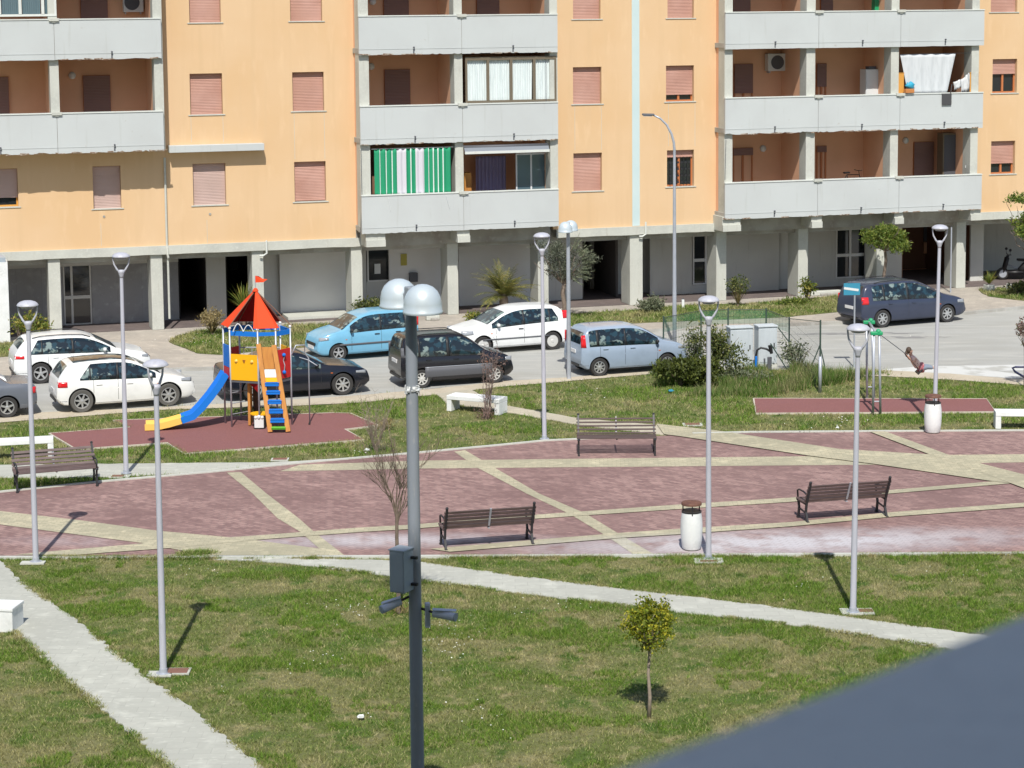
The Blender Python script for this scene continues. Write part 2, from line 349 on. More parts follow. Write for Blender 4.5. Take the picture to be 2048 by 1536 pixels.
M['pathc'] = brick_mat('pale_path_paving', (.47, .475, .42), (.43, .435, .385), (.36, .36, .32), .5, .25)
M['pathy'] = brick_mat('cream_path_paving', (.50, .455, .355), (.46, .42, .325), (.36, .33, .26), .4, .2)
for _k in ('pathc', 'pathy'): pass
M['side'] = brick_mat('beige_pavement', (.44, .40, .34), (.38, .345, .30), (.28, .26, .23), .6, .3, rot=YAW)
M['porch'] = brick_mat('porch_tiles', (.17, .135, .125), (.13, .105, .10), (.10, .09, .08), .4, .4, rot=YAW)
s1 = G(1560, 1085); s2 = G(150, 1085); s3 = G(760, 1080)
stn = [(s1.x, s1.y-.1, 6.4, 1.25, R(4), (.52, .50, .52), 1.05), (s3.x, s3.y-.15, 4.0, .75, R(0), (.50, .47, .49), .85), (s2.x, s2.y, 2.0, .6, R(-6), (.42, .36, .38), .4)]
M['brick'] = brick_mat('mauve_red_pavers', (.355, .228, .205), (.222, .132, .124), (.13, .10, .095), .22, .12, rot=R(38), stain=stn)
M['tan'] = brick_mat('cream_pavers', (.52, .47, .325), (.385, .36, .255), (.27, .25, .18), .21, .105, rot=R(2), stain=[(s1.x, s1.y, 6, .9, R(3), (.6, .6, .6), .6)])
g = MB(); g.add([(-400, -60, 0), (400, -60, 0), (400, 600, 0), (-400, 600, 0)], [(0, 1, 2, 3)])
tag(g.build('ground', 'ground'), kind='structure')

# local facade -> world helper for ground work beside the building
def fw(s, Y, z=0): return Vector((CY*s - SY*Y, OFF + SY*s + CY*Y, z))
# road (everything between the tan strip and the building pavement)
ROAD = W([(-700, 872), (-60, 846), (334, 814), (580, 801), (720, 791), (880, 776), (1127, 760), (1299, 745), (1440, 740), (1640, 741), (1765, 742), (1900, 748), (2048, 760), (2700, 800), (2700, 588), (2048, 618), (1925, 630), (1685, 648), (1140, 672), (900, 690), (640, 707), (422, 741), (334, 743), (-60, 766), (-700, 800)])
sheet('road', ROAD, .008, 'road')
SIDE = [tuple(fw(s, Y)[:2]) for s, Y in ((-60, .2), (60, .2))] + W([(2700, 588), (2048, 618), (1925, 630), (1685, 648), (1140, 672), (900, 690), (640, 707), (422, 741), (334, 743), (-60, 766), (-700, 800)])
sheet('sidewalk', SIDE, .10, 'side', thick=.095)
KERB = W([(-700, 800), (-60, 766), (334, 743), (422, 741), (640, 707), (900, 690), (1140, 672), (1685, 648), (1925, 630), (2048, 618), (2700, 588)])
def strip(line, wd, z0, z1, m, name, kind='structure', side=0):
    b = MB(); n = len(line); L = [Vector((x, y, 0)) for x, y in line]; lf = []; rt = []
    for i in range(n):
        d = (L[min(i+1, n-1)]-L[max(i-1, 0)]).normalized(); nn = Vector((-d.y, d.x, 0))
        lf.append(L[i]+nn*wd*(.5+side)); rt.append(L[i]-nn*wd*(.5-side))
    for i in range(n-1):
        q = [rt[i], rt[i+1], lf[i+1], lf[i]]
        b.prism([(p.x, p.y) for p in q], z0, z1)
    return tag(b.build(name, m), kind=kind)
strip(KERB, .16, .0, .115, 'conc_d', 'kerb')
# porch floor, darker tiles under the building
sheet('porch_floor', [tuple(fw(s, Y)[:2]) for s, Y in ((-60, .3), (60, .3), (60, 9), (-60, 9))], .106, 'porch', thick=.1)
# pale run of smoother pavement in front of the cars at the left
# tan edging strip beside the road
TS = [((-700, 884), (-700, 864)), ((0, 846), (0, 829)), ((334, 820), (334, 815)), ((580, 813), (580, 800)), ((720, 806), (720, 791)), ((873, 790), (880, 777)), ((996, 775), (996, 764)), ((1127, 764), (1127, 756)), ((1299, 749), (1299, 742))]
TSP = W([a for a, b in TS]+[b for a, b in TS][::-1])
sheet('road_edge', TSP, .016, 'kerbtan', jit=.03, step=.4)
TS2 = [((1640, 755), (1640, 741)), ((1765, 753), (1765, 741)), ((1900, 760), (1900, 748)), ((2048, 771), (2048, 760)), ((2600, 810), (2600, 795))]
TS2P = W([a for a, b in TS2]+[b for a, b in TS2][::-1])
sheet('road_edge', TS2P, .016, 'kerbtan', jit=.03, step=.4)
# concrete repairs / pale worn marks on the road
M['roadpale'] = mat('worn_pale_road', (.58, .59, .57), .9, noise=[(1.2, (.42, .42, .39), .5, .62)])
M['oil'] = mat('road_stain', (.24, .24, .235), .9, noise=[(2, (.37, .37, .345), .45, .6)])
def blob(u, v, rx, ry, m, name, z, seed=1, rot=0):
    c = G(u, v); rg = random.Random(seed); p = []
    for k in range(28):
        a = 2*math.pi*k/28; q = rg.uniform(.75, 1.1); x, y = rx*q*math.cos(a), ry*q*math.sin(a)
        p.append((c.x+x*math.cos(rot)-y*math.sin(rot), c.y+x*math.sin(rot)+y*math.cos(rot)))
    return sheet(name, p, z, m)
sheet('road_patch', W([(1755, 740), (1850, 733), (2000, 731), (2200, 728), (2200, 740), (1990, 742), (2048, 752), (2200, 757), (2200, 764), (2048, 759), (1900, 748), (1800, 743)]), .0125, 'roadpale', jit=.05, step=.3)
blob(1820, 675, 1.4, .25, 'oil', 'road_stain', .0125, 6); blob(1700, 668, 2.4, .3, 'oil', 'road_stain', .0125, 2)

# plaza
PLZ = W([(-250, 1018), (0, 987), (205, 966), (420, 947), (620, 927), (840, 908), (1000, 893), (1090, 884), (1320, 874), (1500, 868), (2048, 864), (2600, 862), (2600, 1106), (2048, 1108), (1400, 1112), (640, 1116), (0, 1117), (-250, 1119)])
sheet('plaza', PLZ, .030, 'brick', thick=.028)
strip(W([(-250, 1018), (0, 987), (205, 966), (420, 947), (620, 927), (840, 908), (1000, 893), (1090, 884), (1200, 879)]), .11, 0, .06, 'conc', 'kerb')
strip(W([(1385, 870), (1500, 867), (1800, 865), (2600, 861)]), .11, 0, .06, 'conc', 'kerb')
strip(W([(-250, 1120), (0, 1117.5), (640, 1116.5), (1400, 1113), (2600, 1106)]), .12, 0, .05, 'conc', 'kerb')
def band(name, px, z): sheet('paving_band', W(px), z, 'tan')
Z = .034
band('b', [(600, 932), (849, 923.7), (1200, 919.5), (1620, 915), (1859, 912.5), (2048, 911), (2600, 906), (2600, 920), (2048, 927), (1750, 932), (1150, 937), (849, 939.5), (560, 945)], Z)
band('b', [(453.6, 948), (481.7, 947), (533, 990), (598, 1040), (626, 1065), (676, 1104), (690, 1115), (655, 1115), (601, 1067), (555.6, 1040), (505, 990)], Z+.004)
band('b', [(908.6, 906), (930, 903), (989, 938), (1078, 990), (1171, 1030), (1242, 1073.5), (1306, 1111), (1267, 1112), (1210, 1073.5), (1139, 1031), (1053, 990), (954, 938)], Z+.004)
band('b', [(-250, 995), (0, 1025.5), (160, 1044), (313, 1064.7), (462, 1078.5), (526, 1086), (640, 1101), (690, 1114), (330, 1114), (380, 1108), (295, 1091), (0, 1052.5), (-250, 1028)], Z+.008)
band('b', [(30, 1113.5), (82, 1108.5), (295, 1090), (533, 1073.5), (720, 1059), (819, 1053.5), (1075, 1033), (1355, 1013), (1574, 999.5), (1789, 983), (2048, 961), (2048, 968), (1789, 990), (1574, 1008), (1355, 1022), (1075, 1041), (819, 1062), (720, 1068), (533, 1082), (355, 1099), (213, 1109), (150, 1114)], Z+.012)
band('b', [(860, 1102), (1071, 1084), (1242, 1070), (1355, 1062), (1581, 1048.5), (1789, 1028), (2048, 1009.5), (2600, 966), (2600, 977), (2048, 1018), (1789, 1037), (1581, 1057), (1355, 1073), (1242, 1080), (1071, 1094), (900, 1108)], Z+.016)
band('b', [(1313, 851), (1444, 866), (1476, 871), (1680, 902), (1859, 912.7), (1954, 929), (2048, 953), (2600, 1090), (2600, 1106), (2048, 973), (1978, 965.5), (1750, 932), (1620, 915.5), (1363, 876.5), (1328, 872)], Z+.020)
band('b', [(1739, 867), (1771, 867), (1894, 912.7), (1996, 948), (2140, 1000), (2100, 1000), (1954, 946), (1859, 913)], Z+.024)
# footpaths
NP1 = W([(-250, 950), (0, 931), (300, 928), (541, 926), (700, 917), (840, 907), (620, 926), (420, 945), (215, 955), (0, 957), (-250, 978)])
sheet('path', NP1, .02, 'pathc', jit=.03, step=.25, thick=.018)
NP2 = W([(873, 789), (940, 780), (1003, 811), (1155, 837.5), (1313, 851.6), (1444, 867), (1400, 880), (1340, 873), (1148, 849), (1003, 823.5), (890, 806)])
sheet('path', NP2, .026, 'pathy', jit=.03, step=.25, thick=.024)
SP = W([(390, 1118), (640, 1118), (847, 1125), (1035, 1153.5), (1213, 1175), (1400, 1196.5), (1672, 1231), (1926, 1267), (2300, 1318), (2300, 1356), (1862, 1293), (1574, 1250), (1328, 1222), (1213, 1209), (1035, 1187), (851, 1164), (720, 1145), (569, 1127)])
sheet('path', SP, .022, 'pathc', jit=.035, step=.12, thick=.02)
WP = W([(-60, 1098), (0, 1123), (28, 1152), (117, 1217), (192, 1274), (270, 1338), (384, 1420), (526, 1536), (700, 1680), (450, 1680), (338, 1536), (227, 1438), (131, 1363), (30, 1267), (-80, 1180), (-260, 1100)])
sheet('path', WP, .024, 'pathc', jit=.05, step=.11, thick=.022)
# rubber mats
MAT1 = W([(98, 869), (260, 857), (225, 843), (668, 828), (701, 829), (757, 853), (690, 861), (728, 882), (369, 910), (334, 888), (152, 901)])
MAT2 = W([(1507, 799), (1973, 800), (1991, 826), (1512, 829)])
for nm, mp_ in (('play_mat', MAT1), ('play_mat', MAT2)):
    sheet(nm, mp_, .040, 'rubber', thick=.038)
    strip(mp_+[mp_[0]], .05, 0, .045, 'rubedge', 'mat_edging')
# grass islands on the pavement
ISL = [W([(338, 690), (352, 679), (400, 668), (470, 664), (620, 656), (660, 655), (618, 700), (440, 716), (394, 713)]),
       W([(1140, 634), (1270, 626), (1380, 616), (1480, 614), (1570, 607), (1680, 597), (1740, 594), (1700, 627), (1570, 640), (1325, 650), (1140, 658)]),
       W([(1957, 585), (2048, 580), (2300, 566), (2300, 588), (2048, 607), (1975, 598)]), W([(-200, 705), (20, 690), (60, 700), (60, 716), (-200, 735)])]
M['lawn2'] = M['ground']
for p in ISL: sheet('lawn_island', p, .125, 'lawn2', jit=.05, step=.3, thick=.02)
# manhole / cable pit frames at the lamp feet
M['pit'] = mat('rusty_pit_lid', (.22, .11, .08), .8)
def pad(u, v, w_, d_, lid=None, rz=0, z=.03):
    c = G(u, v); b = MB(); b.box((c.x, c.y, z/2+.005), (w_, d_, z), rz)
    o = empty('cable_pit', (c.x, c.y, 0), rz); b = MB(); b.box((0, 0, z/2+.012), (w_, d_, z)); b.build('frame', 'conc', o)
    if lid: b = MB(); b.box((lid[0], lid[1], z+.016), (lid[2], lid[3], .01)); b.build('lid', 'pit', o)
    return o
pits = [pad(1417, 1124, .60, .36, (0, -.08, .36, .10)), pad(1714, 1226, .62, .38, (.17, .02, .26, .2)), pad(320, 1351, .42, .28, None), pad(66, 1128, .50, .22, None),
        pad(352, 1346, .5, .34, (0, 0, .42, .26)), pad(560, 921, .45, .3, (0, 0, .36, .22)), pad(240, 955, .5, .3, (-.05, 0, .3, .2)), pad(1385, 851, .55, .35, (0, 0, .4, .25))]
lb = ['white cable pit with narrow rusty lid beside the post next to the white bin', 'white cable pit with rusty lid at the foot of the lamp by the diagonal path', 'small plain concrete pad under the lamp nearest the viewer, at the left path', 'plain white concrete pad at the foot of the leftmost lamp',
      'rusty lidded pit in the grass just right of the nearest lamp foot', 'small pit lid in the grass between the playground mat and plaza kerb', 'pit lid near the lamp foot behind the slatted bench at left', 'dark pit lid by the path behind the bench with white legs']
for o, l in zip(pits, lb): tag(o, l, 'pit cover', 'cable pits')

# ------------------------------------------------------------ grass blades (stuff)
def inpoly(P, poly):
    x, y = P[:, 0], P[:, 1]; ins = np.zeros(len(P), bool); n = len(poly)
    for i in range(n):
        x1, y1 = poly[i]; x2, y2 = poly[(i+1) % n]
        c = ((y1 > y) != (y2 > y)); c[c] &= (x[c] < (x2-x1)*(y[c]-y1)/(y2-y1)+x1); ins ^= c
    return ins
def shrink(poly, k=.0): return poly
def vnoise(P, sc_, seed):              # cheap smooth value noise
    rg = np.random.RandomState(seed); T = rg.rand(256, 256); q = P*sc_+1000; i = np.floor(q).astype(int); f = q-i; f = f*f*(3-2*f)
    g_ = lambda a, b: T[(i[:, 0]+a) % 256, (i[:, 1]+b) % 256]
    return (g_(0, 0)*(1-f[:, 0])+g_(1, 0)*f[:, 0])*(1-f[:, 1])+(g_(0, 1)*(1-f[:, 0])+g_(1, 1)*f[:, 0])*f[:, 1]
def blades(P, h, wd, nb, seed, z=0.0, lean=.6):
    rg = np.random.RandomState(seed); n = len(P); P = np.repeat(P, nb, 0); h = np.repeat(h, nb); k = len(P)
    P = P+rg.normal(0, wd*2.2, (k, 2)); a = rg.rand(k)*2*np.pi; hh = h*rg.uniform(.5, 1.3, k); ww = wd*rg.uniform(.7, 1.4, k)
    l = rg.normal(0, lean, (k, 2))*hh[:, None]; v = np.zeros((k, 3, 3))
    v[:, 0, :2] = P+np.stack([np.cos(a), np.sin(a)], 1)*ww[:, None]; v[:, 1, :2] = P-np.stack([np.cos(a), np.sin(a)], 1)*ww[:, None]
    v[:, 2, :2] = P+l; v[:, 2, 2] = hh; v[:, :, 2] += z
    return v.reshape(-1, 3)
def tri_mesh(name, V, m, label=None, cat=None):
    n = len(V)//3; me = bpy.data.meshes.new(name); me.vertices.add(n*3); me.vertices.foreach_set('co', V.astype(np.float32).ravel())
    me.loops.add(n*3); me.loops.foreach_set('vertex_index', np.arange(n*3, dtype=np.int32)); me.polygons.add(n)
    me.polygons.foreach_set('loop_start', np.arange(0, n*3, 3, dtype=np.int32)); me.polygons.foreach_set('loop_total', np.full(n, 3, np.int32))
    me.materials.append(M[m]); me.update(calc_edges=True); me.validate()
    o = bpy.data.objects.new(name, me); C.objects.link(o); tag(o, label, cat, None, 'stuff'); return o
M['blade'] = mat('grass_blade', (.160, .212, .042), .7, rand=(.42, 1.5, (.46, .42, .20), .16), noise=[(.55, (.275, .265, .10), .46, .60), (2.6, (.40, .355, .18), .54, .68), (.8, (.115, .20, .018), .54, .62), (1.7, (.085, .175, .010), .58, .66)], trans=.15)
M['weed'] = mat('tall_weed', (.11, .19, .03), .7, rand=(.6, 1.4, (.36, .31, .16), .15), noise=[(.9, (.22, .23, .09), .50, .65)], trans=.3)
M['clump'] = mat('green_grass_clump', (.100, .200, .010), .7, rand=(.4, 1.5, (.24, .32, .05), .25), trans=.15)
BL = [PLZ, NP1, NP2, MAT1, MAT2, ROAD]
nr = np.random.RandomState(5)
def keep_out(P, polys, fr=.0):
    k = np.ones(len(P), bool)
    for q in polys: k &= ~inpoly(P, q)
    return k
# near lawn
N1 = nr.rand(190000, 2)*np.array([24, 17])+np.array([-12.3, 28.6])
j = nr.normal(0, .03, N1.shape)
k = keep_out(N1, [PLZ]) & keep_out(N1+j, [SP, WP]) & (N1[:, 1] < 46)
N1 = N1[k]; hn = .022+.035*vnoise(N1, .9, 3)**1.5+.02*vnoise(N1, 3.1, 4)
tri_mesh('grass', blades(N1, hn, .0045, 4, 1, .0), 'blade')
# denser dark green clumps
K = nr.rand(260000, 2)*np.array([24, 17])+np.array([-12.3, 28.6]); j = nr.normal(0, .03, K.shape)
K = K[keep_out(K, [PLZ]) & keep_out(K+j, [SP, WP]) & (K[:, 1] < 46) & (vnoise(K*np.array([.75, 1.2]), 1.0, 41)*.65+vnoise(K, 3.4, 42)*.35 > .60)]
tri_mesh('grass', blades(K, .045+.05*vnoise(K, 2.1, 43), .0045, 4, 23, .0), 'clump')
K = nr.rand(160000, 2)*np.array([46, 26])+np.array([-24, 46])
K = K[keep_out(K, [PLZ, NP1, NP2, MAT1, MAT2, ROAD, SIDE, TSP, TS2P]) & (K[:, 1] < 74) & (vnoise(K*np.array([.7, 1.2]), .7, 44)*.65+vnoise(K, 2.4, 45)*.35 > .57)]
tri_mesh('grass', blades(K, .07+.07*vnoise(K, 1.6, 46), .007, 3, 24, .0), 'clump')
# far lawns
N2 = nr.rand(150000, 2)*np.array([46, 26])+np.array([-24, 46])
k = keep_out(N2, [PLZ, NP1, NP2, MAT1, MAT2, ROAD, SIDE, TSP, TS2P]) & (N2[:, 1] < 74); N2 = N2[k]
tri_mesh('grass', blades(N2, .04+.05*vnoise(N2, .7, 8), .008, 3, 2, .0), 'blade')
for q, nn in zip(ISL, (5000, 9000, 5000, 1500)):
    a = np.array(q); lo, hi = a.min(0), a.max(0); P = nr.rand(nn, 2)*(hi-lo)+lo; P = P[inpoly(P, q)]
    tri_mesh('grass', blades(P, .07+.08*vnoise(P, 1.3, 4), .011, 4, 7, .12), 'blade')
# ragged tufts creeping over the path edges and the plaza's near kerb
def edge_tufts(line, n, spread, h, seed):
    rg = np.random.RandomState(seed); L = np.array(line); seg = np.hypot(*(L[1:]-L[:-1]).T); cs = np.r_[0, np.cumsum(seg)]
    t = rg.rand(n)*cs[-1]; nn = vnoise(np.stack([t, t*0], 1), 1.7, seed); t = t[nn > .40]; i = np.clip(np.searchsorted(cs, t)-1, 0, len(seg)-1); f = (t-cs[i])/seg[i]
    P = L[i]+(L[i+1]-L[i])*f[:, None]+rg.normal(0, spread, (len(t), 2)); return blades(P, np.full(len(P), h), .006, 4, seed, .01)
ev = [edge_tufts(SP[:8], 3500, .035, .05, 11), edge_tufts(SP[9:]+[SP[0]], 3500, .04, .05, 12), edge_tufts(WP[:9], 3000, .05, .06, 13), edge_tufts(WP[9:15], 2600, .05, .06, 14),
      edge_tufts(W([(90, 1117), (640, 1119)]), 2500, .05, .07, 15), edge_tufts(W([(340, 1113), (420, 1110)]), 900, .10, .10, 21), edge_tufts(W([(900, 1117), (1370, 1115), (2048, 1110)]), 4000, .05, .06, 16), edge_tufts(MAT1[:], 1500, .06, .07, 17), edge_tufts(W([(1330, 752), (1640, 748), (1770, 747)]), 2500, .25, .14, 18)]
tri_mesh('grass', np.concatenate(ev), 'blade')
# tall weeds around the fence
a = W([(1300, 790), (1330, 745), (1480, 742), (1560, 735), (1700, 742), (1760, 752), (1650, 775), (1500, 800)]); A = np.array(a); P = nr.rand(9000, 2)*(A.max(0)-A.min(0))+A.min(0); P = P[inpoly(P, a)]
P = P[(vnoise(P, 1.2, 31) > .42) & keep_out(P, [TS2P, ROAD])]
tri_mesh('tall_weeds', blades(P, .16+.30*vnoise(P, .8, 9), .012, 3, 19, 0, .35), 'weed')
# daisies
M['daisy'] = mat('daisy_petals', (.85, .85, .80), .7)
dv = []
for u, v, n, sp in ((700, 1218, 26, .5), (880, 1252, 24, .25), (900, 1295, 34, .3), (1065, 1220, 10, .3), (1140, 1215, 8, .25), (420, 1145, 18, .4), (640, 1325, 22, .35), (700, 1222, 12, .3), (450, 1385, 3, .2), (1690, 1140, 8, .4), (1620, 1165, 9, .5), (905, 1325, 12, .3), (730, 1440, 5, .1), (960, 1445, 14, .4), (920, 1265, 10, .3),
                   (1930, 1090+55, 12, .5), (1640, 851, 14, .6), (1690, 848, 9, .4), (400, 690, 60, 1.0), (720, 907, 14, .15), (1190, 770, 10, .6), (1160, 792, 8, .7), (1780, 690, 6, .4)):
    c = G(u, v); rg = random.Random(int(u*7+v))
    for i in range(n):
        x, y = c.x+rg.gauss(0, sp), c.y+rg.gauss(0, sp*1.2); r = rg.uniform(.008, .015)*(1 if v > 1000 else 1.5); z = .065 if v > 720 else .2
        P0 = np.array([x, y]); 
        if not keep_out(P0[None], [SP, WP, PLZ])[0]: continue
        tl = rg.uniform(-.35, .35)
        for q in range(5):
            a1, a2 = 2*math.pi*q/5, 2*math.pi*(q+1)/5
            dv += [(x, y, z), (x+r*math.cos(a1), y+r*math.sin(a1), z+tl*r*math.sin(a1)), (x+r*math.cos(a2), y+r*math.sin(a2), z+tl*r*math.sin(a2))]
tri_mesh('daisies', np.array(dv), 'daisy')
# ============================================================ the apartment block across the road
BLD = empty('apartment_building', (0, OFF, 0), YAW, 'long orange and grey apartment block with balconies on concrete pillars behind the parked cars', 'building')
FL = 3.22; Z1 = 4.73                                      # parapet tops at Z1, Z1+FL, Z1+2FL
PH = 1.37                                                 # parapet height
YB = -1.05                                                # balcony face
SLT, SLB = fac(600, 480)[1], fac(600, 497)[1]             # slab band under the orange walls
print('slab', SLB, SLT)
TOPZ = 17.2
def rect(r, Y=0.0):                                       # px rectangle -> (s0, s1, z0, z1) on plane Y
    um, vm = (r[0]+r[2])/2, (r[1]+r[3])/2
    return fac(r[0], vm, Y)[0], fac(r[2], vm, Y)[0], fac(um, r[3], Y)[1], fac(um, r[1], Y)[1]
def wall_holes(name, s0, s1, z0, z1, Y, th, holes, m, parent):
    b = MB(); xs = sorted({s0, s1, *[h[0] for h in holes], *[h[1] for h in holes]}); zs = sorted({z0, z1, *[h[2] for h in holes], *[h[3] for h in holes]})
    for i in range(len(xs)-1):
        for j in range(len(zs)-1):
            cx, cz = (xs[i]+xs[i+1])/2, (zs[j]+zs[j+1])/2
            if any(h[0] < cx < h[1] and h[2] < cz < h[3] for h in holes): continue
            b.add([(xs[i], Y, zs[j]), (xs[i+1], Y, zs[j]), (xs[i+1], Y, zs[j+1]), (xs[i], Y, zs[j+1])], [(0, 1, 2, 3)])
    for h in holes:
        a, c, d, e = h; y1 = Y+th
        b.add([(a, Y, d), (c, Y, d), (c, Y, e), (a, Y, e), (a, y1, d), (c, y1, d), (c, y1, e), (a, y1, e)], [(0, 4, 5, 1), (1, 5, 6, 2), (2, 6, 7, 3), (3, 7, 4, 0)])
    b.bx(s0, s1, Y+th, Y+th+.12, z0, z1) if not holes else None
    b.add([(s0, Y, z0), (s1, Y, z0), (s1, Y+.35, z0), (s0, Y+.35, z0), (s0, Y, z1), (s1, Y, z1), (s1, Y+.35, z1), (s0, Y+.35, z1)], [(3, 0, 4, 7), (1, 2, 6, 5)])
    return b.build(name, m, parent)
def window(r, shut=1.0, mt='shutter', frame='wood_o', Y=0.0, grille=False, sill=True, depth=.19):
    s0, s1, z0, z1 = r; w_ = s1-s0; h_ = z1-z0
    o = MB(); yb = Y+depth
    # frame ring
    t = .06
    o.bx(s0+.002, s0+t, yb, yb+.05, z0+.002, z1-.002); o.bx(s1-t, s1-.002, yb, yb+.05, z0+.002, z1-.002); o.bx(s0+t, s1-t, yb, yb+.05, z0+.002, z0+t); o.bx(s0+t, s1-t, yb, yb+.05, z1-t, z1-.002)
    o.bx((s0+s1)/2-.04, (s0+s1)/2+.04, yb-.01, yb+.05, z0+t, z1-t)
    f = o.build('window', frame, BLD)
    b = MB(); b.bx(s0+t, s1-t, yb+.052, yb+.06, z0+t, z1-t); b.build('pane', 'glass', f)
    if shut > 0:
        b = MB(); zb = z1-h_*shut; k = max(3, int((z1-zb)/.055))
        zt = z1-.02
        for i in range(k):
            q0 = zb+(zt-zb)*i/k; q1 = zb+(zt-zb)*(i+1)/k
            b.add([(s0+.012, yb-.05, q0), (s1-.012, yb-.05, q0), (s1-.012, yb-.042, q0+(q1-q0)*.7), (s0+.012, yb-.042, q0+(q1-q0)*.7), (s0+.012, yb-.048, q1), (s1-.012, yb-.048, q1)], [(0, 1, 2, 3), (3, 2, 5, 4)])
        b.bx(s0+.012, s1-.012, yb-.055, yb-.02, zb-.03, zb); b.build('shutter', mt, f)
    if grille:
        b = MB()
        for i in range(1, 8): x = s0+w_*i/8; b.tube([(x, Y+.04, z0+.02), (x, Y+.04, z1-h_*shut)], .009, 5)
        for i in range(4):
            zz = z0+h_*(.12+.18*i)
            for j2 in range(6): x = s0+w_*(.14+.14*j2); b.lathe((x, Y+.04, zz), [(.045, -.006), (.045, .006)], 8, 'Y')
        b.build('grille', 'iron', f)
    if sill:
        b = MB(); b.bx(s0-.08, s1+.08, Y-.03, Y+depth, z0-.035, z0+.001); b.build('sill', 'conc', f)
    return f
rx = lambda x0, y0, x1, y1, Y=0.0: rect((x0, y0, x1, y1), Y)
# ---- walls with their windows
SL = fxs(-260); sA0, sA1 = fxs(330, 0, 250), fxs(716.5, 0, 250)
sB0, sB1 = fxs(1105, 0, 250), fxs(1443, 0, 250); sC0, sC1 = fxs(1948, 0, 250), fxs(2500, 0, 250)
WA = [(rx(378, -130, 441, -50), 1, 'shutter'), (rx(378, -38, 441, 45), 1, 'shutter'), (rx(580, -36, 644, 42), 1, 'shutter'), (rx(380, 147, 445, 229), 1, 'shutter'), (rx(585, 144, 648, 222), 1, 'shutter'), (rx(386, 327, 452, 410), 1, 'shutter_g'), (rx(589, 323, 652, 403), .96, 'shutter')]
WB = [(rx(1146, -36, 1201, 38), 1, 'shutter'), (rx(1146, 134, 1203, 208), 1, 'shutter'), (rx(1147, 306, 1204, 382), 1, 'shutter'), (rx(1335, -38, 1388, 36), 1, 'shutter'), (rx(1332, 131, 1388, 203), .79, 'shutter'), (rx(1334, 300, 1388, 373), .18, 'shutter')]
WC = [(rx(1982, -40, 2035, 24), 1, 'shutter'), (rx(1985, 118, 2034, 186), .42, 'shutter'), (rx(1982, 282, 2030, 348), .66, 'shutter'), (rx(2230, 100, 2280, 165), 1, 'shutter'), (rx(2230, 262, 2280, 328), 1, 'shutter')]
for nm, a, b_, ws in (('wall', sA0, sA1, WA), ('wall', sB0, sB1, WB), ('wall', sC0, sC1, WC)):
    wall_holes(nm, a, b_, SLT, TOPZ, 0, .26, [q[0] for q in ws], 'orange', BLD)
    for q in ws: window(q[0], q[1], q[2], grille=(q is WB[5]))
# first floor wall below the left balconies
WL = [(rx(-60, 338, 36, 415), .74, 'shutter_d'), (rx(186, 332, 242, 417), 1, 'shutter_g')]
zL = Z1+FL-PH+.02
wall_holes('wall', SL, sA0-.004, SLT, zL, 0, .26, [q[0] for q in WL], 'orange', BLD)
window(WL[0][0], .74, 'shutter_g', 'wood_y'); window(WL[1][0], 1, 'shutter_g')
# small drilled vents, pale hairline streaks
for u, v in ((208, 433), (420, 428)): b = MB(); s, z = fac(u, v); b.lathe((s, -.012, z), [(.045, -.01), (.045, .012)], 10, 'Y'); b.build('wall_vent', 'conc_d', BLD)
# slab band under the orange walls (butts against wall bottom)
for a, b_ in ((SL, sA1+.02), (sB0+.1, sB1+.02), (sC0+.1, sC1)):
    b = MB(); n = max(4, int((b_-a)/.35)); rg = random.Random(int(a*10)); 
    fr = []; 
    for i in range(n+1):
        s = a+(b_-a)*i/n; zb = SLB + rg.uniform(-.012, .012); fr.append((s, zb))
    for i in range(n):
        (p, q), (p2, q2) = fr[i], fr[i+1]
        b.add([(p, -.10, q), (p2, -.10, q2), (p2, -.10, SLT), (p, -.10, SLT), (p, .3, SLB), (p2, .3, SLB), (p, .02, SLT), (p2, .02, SLT)], [(0, 1, 2, 3), (4, 5, 1, 0), (3, 2, 7, 6)])
    b.add([(b_, -.1, SLB), (b_, .3, SLB), (b_, .3, SLT), (b_, -.1, SLT)], [(0, 1, 2, 3)])
    b.build('floor_slab_edge', 'conc', BLD)
# soffit over the arcade, set just above the slab's lower edge
b = MB(); b.bx(SL, fxs(2500), .3, 9.5, SLB+.10, SLB+.3); b.build('soffit', 'conc_d', BLD)
b = MB(); b.bx(SL, fxs(2500), .32, .60, SLB-.22, SLB+.098); b.build('edge_beam', 'conc_d', BLD)
# body behind everything and roof
b = MB(); b.bx(SL, fxs(2500), 1.62, 9.6, SLB+.31, TOPZ-.004); b.build('core', 'orange_deep', BLD)
b = MB(); b.bx(SL, fxs(2500), -1.2, 9.8, TOPZ, TOPZ+.4); b.build('roof', 'conc', BLD)
